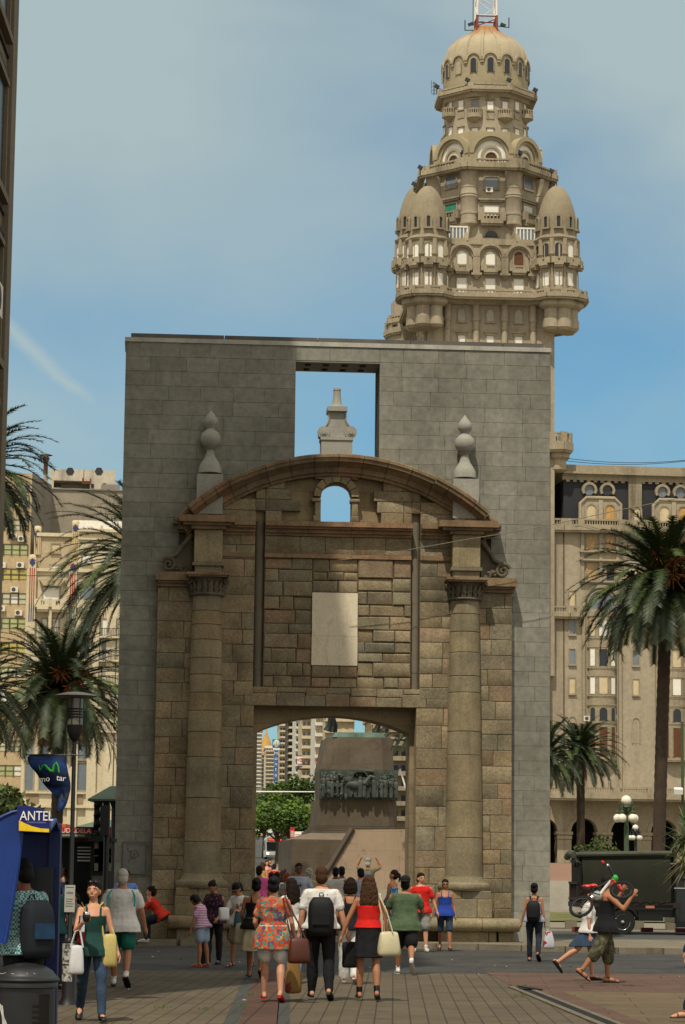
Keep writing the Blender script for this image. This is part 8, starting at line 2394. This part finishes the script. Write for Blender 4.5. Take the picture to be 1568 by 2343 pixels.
w6 = person('girl in pink striped tee and pale blue shorts looking down, carrying a dark bag', (g.x, g.y, 0), 1.38, -62, ((2, 2), (-3, 4)), ((6, 8, 10, 4), (-2, 12, 8, 4)), 12, (42, 0), 'f', 1.05, SK_M, (C_STRIPE, 'short', .03), ('shorts', C_PALEB, .34, .01), (mat('pink flip flop', '#b85a4c'), 'sandal'), None, (H_BLK, 'bob'))
q = w6['W'](w6['J'][1]['hand'])
bag('dark teal tote bag in the hand of the girl in the striped tee', q + Vector((.03, 0, -.06)), .20, .52, .08, mat('dark teal bag', '#16262b', var=.15), 'tote_bag', 'bag', .5, [[q + Vector((-.02, 0, -.10)), q + Vector((0, 0, 0)), q + Vector((.07, 0, -.10))]])
g = gpt(552, 2214)
w7 = person('woman in white tee and khaki shorts searching a white plastic bag', (g.x, g.y, 0), 1.60, 205, ((4, 4, 14), (-2, 4, 12)), ((20, 14, 78, 35), (22, 12, 80, 42)), 12, (34, -10), 'f', 1.15, SK_M, (C_WHITE, 'short', .04), ('shorts', C_KHAKI, .43, .02), (M_SHOE_B, 'sandal'), None, (H_BLK, 'tail'), True, 'on')
q = (w7['W'](w7['J'][0]['hand']) + w7['W'](w7['J'][1]['hand'])) / 2
bag('crumpled white plastic bag in the hands of the woman in khaki shorts', q + Vector((-.14, -.08, .05)), .20, .24, .14, m_plast, 'plastic_bag', 'bag', .4, None, taper=1.0)
bag('teal leather handbag on the forearm of the woman in khaki shorts', w7['W'](w7['J'][0]['E']) + Vector((-.10, -.16, .04)), .34, .28, .10, mat('teal leather', '#1c4447', var=.15, rough=.5), 'handbag', 'bag', .3)
g = P(492, 2010, 50)
person('woman in dark floral blouse standing behind the woman in khaki shorts', (g.x, 50, 0), 1.62, 200, ((0, 0), (0, 0)), ((10, 10, 40, 20), (10, 10, 40, 20)), 4, (30, 0), 'f', 1.1, SK_M, (C_DFLORAL, 'short', .08), ('trousers', C_BLACK, 1.0), hair=(H_DK, 'bun'))
g = gpt(584, 2240)
w9 = person('woman in black halter top and cream skirt walking away, hair pinned up', (g.x, g.y, 0), 1.66, 4, ((16, 8), (-12, 24)), ((10, 14, 40, 14), (4, 10, 20, 6)), 0, (0, 0), 'f', 1.18, SK_M, (C_BLACK, 'strap', .06), ('skirt', C_CREAM, .46, .07), (M_SHOE_B, 'sandal'), None, (H_BLK, 'bun'))
q = w9['W'](w9['J'][0]['hand'])
bag('large cream cloth bag carried by the woman in the cream skirt', q + Vector((.0, 0, .08)), .30, .36, .16, mat('cream cloth bag', '#a8a08a', var=.15, sc=6), 'shoulder_bag', 'bag', .2)
g = gpt(623, 2294)
w10 = person('woman in loose orange floral blouse and white shorts walking away', (g.x, g.y, 0), 1.66, 3, ((11, 4), (-7, 12)), ((4, 14, 50, 22), (0, 14, 30, 6)), 0, (0, 0), 'f', 1.22, SK_L, (C_FLORAL, 'short', .20), ('shorts', C_WHITE, .36, .012), (M_SHOE_R, 'shoe'), None, (H_BLK, 'bun'), near=True)
sh = w10['W'](w10['J'][1]['S'] + Vector((-.03, 0, .06)))
bq = sh + Vector((.20, -.16, -.52)); m_brown_l = mat('brown leather', '#4a2416', var=.2, sc=5, rough=.5)
bag('brown leather shoulder bag behind the woman in the floral blouse', bq, .30, .34, .16, m_brown_l, 'shoulder_bag', 'bag', .2, [[bq + Vector((-.10, 0, -.03)), bq + Vector((-.16, -.01, .22)), sh + Vector((-.02, -.08, -.02)), sh + Vector((0, 0, .03)), sh + Vector((.03, -.08, -.05)), bq + Vector((-.02, 0, .2)), bq + Vector((.09, 0, -.03))]])
g = gpt(664, 2250)
w11 = person('woman with very long dark hair, white tee and pale jeans walking away', (g.x, g.y, 0), 1.64, -8, ((10, 4), (-9, 14)), ((4, 8, 20, 6), (60, 10, 85, 25)), 0, (0, 30), 'f', .95, SK_M, (C_WHITE, 'short', .06), ('trousers', C_JEANL, 1.0), (M_SHOE_B, 'shoe'), None, (H_DK, 'verylong'))
g = gpt(733, 2289)
w12 = person('brown-haired man in white shirt and black trousers, back to us', (g.x, g.y, 0), 1.80, 0, ((9, 4), (-8, 14)), ((-2, 10, 12, 2), (-4, 14, 10, -2)), 0, (0, 0), 'm', 1.1, SK_L, (C_WHITE, 'short', .0), ('trousers', C_BLACK, 1.0, .008), (M_SHOE_B, 'shoe'), None, (H_BR, 'short'), near=True)
backpack(w12, 'plump black backpack on the man in the white shirt', mat('pack black', '#0d0d0e', var=.15, sc=6, rough=.7), .34, .52, .22, -.03)
q = w12['W'](w12['J'][0]['hand'])
bag('tan paper shopping bag with a red print in the hand of the backpack man', q + Vector((-.06, 0, -.16)), .24, .56, .10, mat('tan shopping bag', None, custom=lambda t, v: t.mix(t.rng(t.noise(t.mapping(v, (4, 4, 2)), 1.6, 2), 0, 1, .56, .6), L('#8a6a38'), L('#7d2a20')), var=.1, sc=5, rough=.6), 'shopping_bag', 'bag', .5, [[q + Vector((-.12, 0, -.20)), q + Vector((-.03, 0, -.0)), q + Vector((-.0, 0, -.2))]], taper=.7)
q = w12['W'](w12['J'][1]['hand'])
bag('black flat shoulder bag with a white tag beside the backpack man\'s right hand', q + Vector((.02, .06, -.02)), .22, .36, .08, mat('pack black', '#0d0d0e'), 'shoulder_bag', 'bag', .2, None, taper=1.0)
g = gpt(800, 2252)
w13 = person('woman in black top and white flared trousers, behind the woman in red top', (g.x, g.y, 0), 1.66, 8, ((12, 4), (-10, 14)), ((6, 12, 30, 10), (4, 10, 20, 4)), 0, (0, 0), 'f', 1.05, SK_M, (C_BLACK, 'strap', .05), ('trousers', C_WHITE, 1.0, .022), (M_SHOE_W, 'shoe'), None, (H_DK, 'bob'))
g = gpt(842, 2291)
w14 = person('curly long-haired woman in red top and black denim miniskirt walking away', (g.x, g.y, 0), 1.69, -2, ((7, 4), (-7, 10)), ((-2, 26, 6, 6), (2, 14, 14, 2)), 0, (0, 0), 'f', 1.05, SK_M, (C_RED, 'tube', -.03), ('skirt', C_BLACK, .36, .03), (M_SHOE_B, 'boot'), None, (H_BR, 'verylong'), near=True)
sh = w14['W'](w14['J'][1]['S'] + Vector((-.02, 0, .06))); bq = sh + Vector((.14, -.10, -.46))
bag('big cream leather shoulder bag of the woman in the red top', bq, .32, .34, .18, m_cbag, 'shoulder_bag', 'bag', .35, [[bq + Vector((-.09, -.03, -.02)), bq + Vector((-.10, -.03, .22)), sh + Vector((-.02, -.06, .0)), sh + Vector((0, 0, .035)), sh + Vector((.03, .06, -.06)), bq + Vector((-.06, .06, -.02))], [bq + Vector((.05, -.05, -.02)), bq + Vector((-.03, -.05, .25)), sh + Vector((.01, -.07, .0)), sh + Vector((.02, 0, .035))]])
g = gpt(926, 2230)
person('stocky man in army green tee, black shorts and black cap walking away', (g.x, g.y, 0), 1.72, 2, ((13, 4), (-16, 34)), ((20, 16, 62, 22), (22, 16, 64, 22)), 2, (0, 0), 'm', 1.25, SK_M, (C_GREEN, 'short', .14), ('shorts', C_BLACK, .44, .02), (M_SHOE_W, 'shoe'), (C_WHITE, .14), (H_BLK, 'short'), cap=(C_BLACK, -1))
g = gpt(962, 2178)
person('man in red tee and grey shorts walking towards us hand in hand with a woman', (g.x, g.y, 0), 1.80, 178, ((12, 6), (-10, 22)), ((-6, 20, 14, 2), (2, 10, 30, 10)), 0, (0, 25), 'm', 1.0, SK_L, (C_RED, 'short', .06), ('shorts', C_GREY, .46, .025), (M_SHOE_W, 'shoe'), (C_WHITE, .08), (H_DK, 'short'), True)
g = gpt(1018, 2176)
person('woman in blue tank top, denim knee shorts and sunglasses walking towards us', (g.x, g.y, 0), 1.66, 182, ((10, 4), (-9, 22)), ((-2, 10, 14, 2), (2, 18, 8, 2)), 0, (0, 0), 'f', 1.05, SK_M, (C_BLUE, 'strap', .08), ('shorts', C_JEAN, .5, .006), (M_SHOE_B, 'shoe'), None, (H_BLK, 'short'), True, 'on')
person('young woman in blue strapless dress at the right jamb of the arch', at_depth(902, 63.5, .15), 1.70, -55, ((0, 0), (-6, 10)), ((8, 6, 30, 10), (8, 6, 30, 10)), 0, (-6, 20), 'f', .92, SK_M, (C_PRINT, 'tube', .06), ('skirt', C_PRINT, .42, .05), hair=(H_DK, 'tail'), face=True)
g = gpt(1222, 2200)
w22 = person('woman in grey vest and dark leggings walking away in front of the granite wall', (g.x, g.y, 0), 1.62, 10, ((8, 4), (-13, 26)), ((-6, 14, 8, 0), (-4, 8, 10, 0)), 0, (0, 0), 'f', 1.0, SK_M, (C_LGREY, 'strap', .04), ('trousers', C_JEAND, .97), (M_SHOE_B, 'shoe'), None, (H_BLK, 'bun'))
backpack(w22, 'black backpack with a red bottle on the woman by the granite wall', mat('pack black', '#0d0d0e'), .30, .48, .2, -.02)
q = w22['W'](w22['J'][1]['hand'])
bag('white plastic bag with a red mark held by the woman in grey vest', q + Vector((.07, 0, -.06)), .24, .36, .12, mat('printed plastic bag', None, custom=lambda t, v: t.mix(t.rng(t.noise(t.mapping(v, (3, 3, 3)), 2.2, 1), 0, 1, .60, .62), L('#b3b3b6'), L('#8c2a2e')), var=.1, rough=.5), 'carrier_bag', 'bag', .3, [[q + Vector((-.0, 0, -.12)), q, q + Vector((.12, 0, -.12))]], taper=.55)
g = gpt(1335, 2247)
person('girl in short denim skirt walking behind the man with the bicycle', (g.x + .02, g.y + .5, 0), 1.56, 84, ((10, 8), (-34, 24)), ((4, 8, 12, 4), (-6, 8, 10, 4)), 0, (0, 0), 'f', .95, SK_L, (C_WHITE, 'short', .02), ('skirt', C_JEAN, .30, .10), (M_SHOE_B, 'shoe'), None, (H_DK, 'tail'))
g = gpt(1374, 2250)
w23 = person('man in black vest and baggy olive shorts carrying a small bicycle on his shoulder', (g.x, g.y, 0), 1.76, 84, ((8, 10), (-20, 20)), ((64, 40, 88, 55), (46, 22, 100, 20)), 4, (0, 0), 'm', 1.05, SK_M, (C_BLACK, 'strap', .10), ('shorts', C_CAMO, .66, .04), (M_SHOE_B, 'sandal'), None, (H_BLK, 'short'), near=True)
bo = P(1387, 2058, 41.4)
bk = thing('bicycle', 'small red, white and black bicycle carried on the man\'s shoulder', 'bicycle', bo, 0)
def bq_(x, y, w=0.0):
 p = P((1992 + x / 2.613) / 1.6531, (3100 + y / 2.613) / 1.6531, 41.4 + w); return p - bo
mb = MB()
def ring_(mb, c, rx, ry, tilt, r, n=28, yo=0.0):
 pts = []
 for k in range(n + 1):
  a = 2 * PI * k / n; x, z = rx * cos(a), ry * sin(a)
  pts.append((c[0] + x * cos(tilt) - z * sin(tilt), c[1] + yo + (z * .55), c[2] + x * sin(tilt) + z * cos(tilt)))
 mb.tube(pts, r, 6, cap=False)
k_ = 41.4 / F / 2.613 / 1.6531
fw_c, rw_c = bq_(940, 695, -.25), bq_(540, 855, -.1)
for nm, c_, rx, ry, tl in (('front_wheel', fw_c, 108, 76, .10), ('rear_wheel', rw_c, 112, 84, .55)):
 mb = MB(); ring_(mb, c_, rx * k_, ry * k_, tl, .022); w_ = mb.build(nm, m_tyre, bk)
 mb = MB(); ring_(mb, c_, rx * k_ * .86, ry * k_ * .86, tl, .008)
 for q in range(14):
  a = 2 * PI * q / 14; x, z = rx * k_ * .86 * cos(a), ry * k_ * .86 * sin(a); mb.tube([tuple(c_), (c_[0] + x * cos(tl) - z * sin(tl), c_[1] + z * .55, c_[2] + x * sin(tl) + z * cos(tl))], .0022, 3)
 mb.ball(c_, .025, 8, 6); mb.build('rim_and_spokes', mat('dull spokes', '#3a3c3e', metal=.5, rough=.4), w_)
m_fr = mat('bicycle red', '#c81a12', rough=.3, coat=.5, var=.03); m_fw = mat('bicycle white', '#d8d4cc', rough=.3, coat=.5, var=.03); m_fb = mat('bicycle black', '#121212', rough=.3, coat=.4, var=.05)
mb = MB(); mb.tube([bq_(850, 585), bq_(790, 650)], .022, 8); mb.tube([bq_(850, 590), bq_(905, 650, -.1), fw_c + Vector((0, -.05, 0))], [.022, .02, .016], 8); mb.tube([bq_(850, 590), bq_(915, 640, .0), fw_c + Vector((0, .06, .02))], [.022, .02, .014], 8); mb.build('red_frame_and_fork', m_fr, bk)
mb = MB(); mb.tube([bq_(830, 600), bq_(730, 730)], .024, 8); mb.build('white_down_tube', m_fw, bk)
mb = MB(); mb.tube([bq_(830, 590), bq_(650, 700)], .014, 8); mb.tube([bq_(640, 655), bq_(655, 720), bq_(725, 740)], .016, 8); mb.tube([bq_(725, 735), bq_(620, 770), rw_c], .012, 6); mb.tube([bq_(650, 705), bq_(590, 780, -.05), rw_c], .012, 6); mb.build('black_rear_frame', m_fb, bk)
mb = MB(); mb.tube([bq_(862, 575), bq_(845, 520), bq_(805, 455)], .014, 8); mb.tube([bq_(745, 410), bq_(770, 440), bq_(805, 462), bq_(830, 500)], .013, 8); mb.build('handlebar', m_fb, bk)
mb = MB(); mb.tube([bq_(740, 405), bq_(760, 425)], .02, 8); mb.build('red_grip', m_fr, bk)
mb = MB(); mb.ball(bq_(875, 578), (.05, .05, .06), 10, 8); mb.ball(bq_(862, 592), (.035, .05, .03), 8, 6); mb.build('green_bracket', mat('green plastic', '#1f9a36', rough=.4), bk)
mb = MB(); mb.ball(bq_(612, 655), (.11, .06, .028), 12, 8); mb.ball(bq_(660, 650), (.07, .07, .032), 12, 8); mb.build('saddle', m_fr, bk)
mb = MB(); mb.M = Matrix.Translation(bq_(695, 745)) @ Matrix.Rotation(PI / 2, 4, 'X'); mb.lathe([(.07, -.01), (.075, 0), (.07, .01), (.03, .012)], 0, 0, 18); mb.M = None; mb.tube([bq_(640, 760), bq_(745, 735)], .01, 6); mb.build('crank', m_chrome, bk)
mb = MB(); mb.ball(bq_(800, 450), .03, 8, 6); mb.build('bell', m_chrome, bk)
w25 = person('person in jeans and beaded sandals of whom only one foot shows, lower right', (gpt(1606, 2337).x, gpt(1606, 2337).y, 0), 1.65, -95, ((16, 4), (-10, 20)), ((5, 8, 10, 0), (5, 8, 10, 0)), 0, (0, 0), 'f', 1.0, SK_L, (C_NAVY, 'short', .06), ('trousers', C_JEAND, .94), (mat('beaded sandal', '#3a2c22', var=.4, sc=30), 'sandal'), None, (H_DK, 'long'), near=True)
fa_r = lambda x, D, **k: None
person('man in lilac tee marked A plus and sunglasses facing us under the arch', at_depth(684, 60.8, .15), 1.84, 180, ((2, 2), (-2, 4)), ((4, 12, 12, 4), (4, 12, 12, 4)), 0, (0, 10), 'm', 1.15, SK_D, (C_LGREY, 'short', .10), ('trousers', C_JEAND, 1.0), hair=(H_BLK, 'short'), face=True, glasses='on')
a_ = at_depth(684, 60.8, .15)
aplus = [o for o in bpy.data.objects if o.get('label', '').startswith('man in lilac')][0]
add_text('A+', .17, m_dark, aplus, (.02, .165, 1.32), (PI / 2, .12, PI), depth=.002)
crowd = [
 ('man in bright pink tee at the left jamb of the arch', 593, 66, 1.78, 5, 'm', C_PINK, 'short', 'trousers', C_JEAND, H_DK, 'short', SK_M),
 ('woman in navy vest walking away, left of the striped backpack', 621, 71, 1.68, 0, 'f', C_NAVY, 'strap', 'trousers', C_JEAND, H_BLK, 'bun', SK_M),
 ('person in white tee with a grey striped backpack walking away under the arch', 634, 70, 1.70, 3, 'm', C_WHITE, 'short', 'trousers', C_JEAND, H_BLK, 'short', SK_M),
 ('woman in white tee and black skirt right of the striped backpack', 647, 76, 1.68, 5, 'f', C_WHITE, 'short', 'skirt', C_BLACK, H_DK, 'long', SK_M),
 ('ginger woman in grey tee walking away left of the lilac tee man', 657, 68, 1.70, -5, 'f', C_GREY, 'short', 'trousers', C_JEAN, H_GI, 'bob', SK_L),
 ('grey-haired woman in pale yellow blouse walking away under the arch', 708, 66, 1.72, 5, 'f', mat('pale yellow blouse', '#a59a6e', var=.15, sc=6), 'short', 'trousers', C_KHAKI, H_GR, 'curly', SK_L),
 ('man in white shirt carrying a cream bag, left of the pair in white', 768, 67, 1.77, 10, 'm', C_WHITE, 'long', 'trousers', C_KHAKI, H_BLK, 'short', SK_D),
 ('taller man in white shirt with a blue shoulder bag, right of the pair in white', 782, 70, 1.86, 0, 'm', C_WHITE, 'short', 'trousers', C_JEAND, H_BLK, 'short', SK_D),
 ('dark-haired man in grey tee standing in front of the photographer', 826, 64, 1.74, -25, 'm', C_LGREY, 'short', 'trousers', C_JEAND, H_BLK, 'short', SK_L),
]
pk = {}
for i, (lab, x, D, Hh, hd_, sx_, tm, sl_, bk_, bm_, hm_, hs_, sk_) in enumerate(crowd):
 f = 1 if i % 2 else -1
 pk[i] = person(lab, at_depth(x, D, .15 if D < 68 else None), Hh, hd_, ((8 * f + 2, 6), (-8 * f, 14)), ((4 * f, 10, 14, 4), (-4 * f, 10, 14, 4)), 0, (0, 0), sx_, 1.08, sk_, (tm, sl_, .06), (bk_, bm_, 1.0 if bk_ == 'trousers' else .4), hair=(hm_, hs_))
backpack(pk[2], 'grey and white striped backpack under the arch', mat('striped pack', None, custom=lambda t, v: t.mix(t.rng(t.math('SINE', t.math('MULTIPLY', t.noise(v, 3, 0), 60)), 0, 1, -.2, .2), L('#3c4036'), L('#8d9078')), var=.1), .30, .46, .2, .0)
q = pk[7]['W'](pk[7]['up']((.17, -.14, .25)))
bag('blue and black shoulder bag on the taller man in white', q, .24, .40, .14, mat('bright blue pack', '#1c3f96', var=.15), 'shoulder_bag', 'bag', .2, [[q + Vector((0, 0, -.03)), q + Vector((-.06, .03, .22)), q + Vector((-.10, .14, .24))]], extra=C_BLACK)
q = pk[6]['W'](pk[6]['up']((-.2, -.08, .34)))
bag('cream cloth bag on the shoulder of the man in white', q, .22, .36, .14, mat('cream cloth bag', '#a8a08a'), 'shoulder_bag', 'bag', .2)
pz = person('photographer in olive clothes with both arms raised before the pink ramp', at_depth(842, 84, .42), 1.86, 8, ((2, 2), (-2, 4)), ((118, 34, 78, 62), (118, 34, 78, 62)), 0, (-8, 0), 'm', 1.1, SK_M, (C_OLIVE, 'short', .08), ('trousers', C_OLIVE, 1.0), hair=(H_GR, 'short'), cap=(C_GREY, 1))
backpack(pz, 'grey backpack of the photographer', mat('pack grey', '#55585c', var=.2, sc=6), .30, .52, .2, .0)
c_ = pz['W'](pz['hp'](0, .20, .21))
t_ = thing('camera', 'small black camera held up by the photographer', 'camera', c_)
mb = MB(); mb.box(-.065, .065, -.03, .03, -.045, .045); mb.build('body', C_BLACK, t_); mb = MB(); mb.M = Matrix.Rotation(-PI / 2, 4, 'X'); mb.lathe([(.035, .03), (.035, .09), (.03, .09)], 0, 0, 12); mb.build('lens', C_BLACK, t_)
far = [('person in yellow top far under the arch in front of the bus', 600, 110, 'f', mat('cloth yellow', '#b08a4a'), H_BR, 5), ('person in salmon vest far under the arch, right of the yellow top', 611, 118, 'f', mat('cloth salmon', '#b0624c'), H_DK, 180), ('person in red cap and top far under the arch beneath the bus lamp', 628, 104, 'm', C_RED, H_DK, 5), ('person in dark top far under the arch, left of the red top', 617, 126, 'm', C_NAVY, H_BLK, 175),
 ('child in pink on the plaza right of the bus', 652, 128, 'f', C_PINK, H_DK, 5)]
for lab, x, D, sx_, tm, hm_, hd_ in far:
 person(lab, at_depth(x, D), 1.68 if 'child' not in lab else 1.2, hd_, ((8, 4), (-8, 12)), ((4, 10, 14, 4), (-4, 10, 14, 4)), 0, (0, 0), sx_, 1.05, SK_L, (tm, 'strap' if sx_ == 'f' else 'short', .06), ('trousers', C_JEAND, 1.0), hair=(hm_, 'short' if sx_ == 'm' else 'long'))
left = [('woman in black top and white trousers walking away left of the kiosk', 121, 64, 1.72, 5, 'f', C_BLACK, 'short', 'trousers', C_WHITE, H_DK, 'bun', None),
  ('woman in dark dress walking away just left of the lamp post', 148, 78, 1.66, 0, 'f', C_NAVY, 'strap', 'skirt', C_NAVY, H_BR, 'bun', None),
  ('person in white shirt and white shorts in front of the kiosk shelves, left one', 187, 84, 1.55, 0, 'm', C_WHITE, 'short', 'shorts', C_WHITE, H_BLK, 'short', None),
  ('person in white shirt and white shorts in front of the kiosk shelves, right one', 197, 86, 1.55, 0, 'm', C_WHITE, 'short', 'shorts', C_WHITE, H_DK, 'short', None),
  ('seated-looking woman in grey top half hidden behind the lamp post', 176, 52, 1.30, 215, 'f', C_GREY, 'short', 'trousers', C_BLACK, H_BLK, 'bob', None),
  ('woman with brown hair behind the man at the phone booth', 124, 38, 1.62, 170, 'f', C_TEAL, 'short', 'trousers', C_JEAND, H_BR, 'bun', None)]
for lab, x, D, Hh, hd_, sx_, tm, sl_, bk_, bm_, hm_, hs_, _ in left:
 person(lab, at_depth(x, D), Hh, hd_, ((10, 4), (-10, 16)), ((6, 12, 16, 4), (-6, 12, 16, 4)), 0, (0, 0), sx_, 1.08, SK_M, (tm, sl_, .06), (bk_, bm_, 1.0 if bk_ == 'trousers' else .38), hair=(hm_, hs_), face=hd_ > 100)
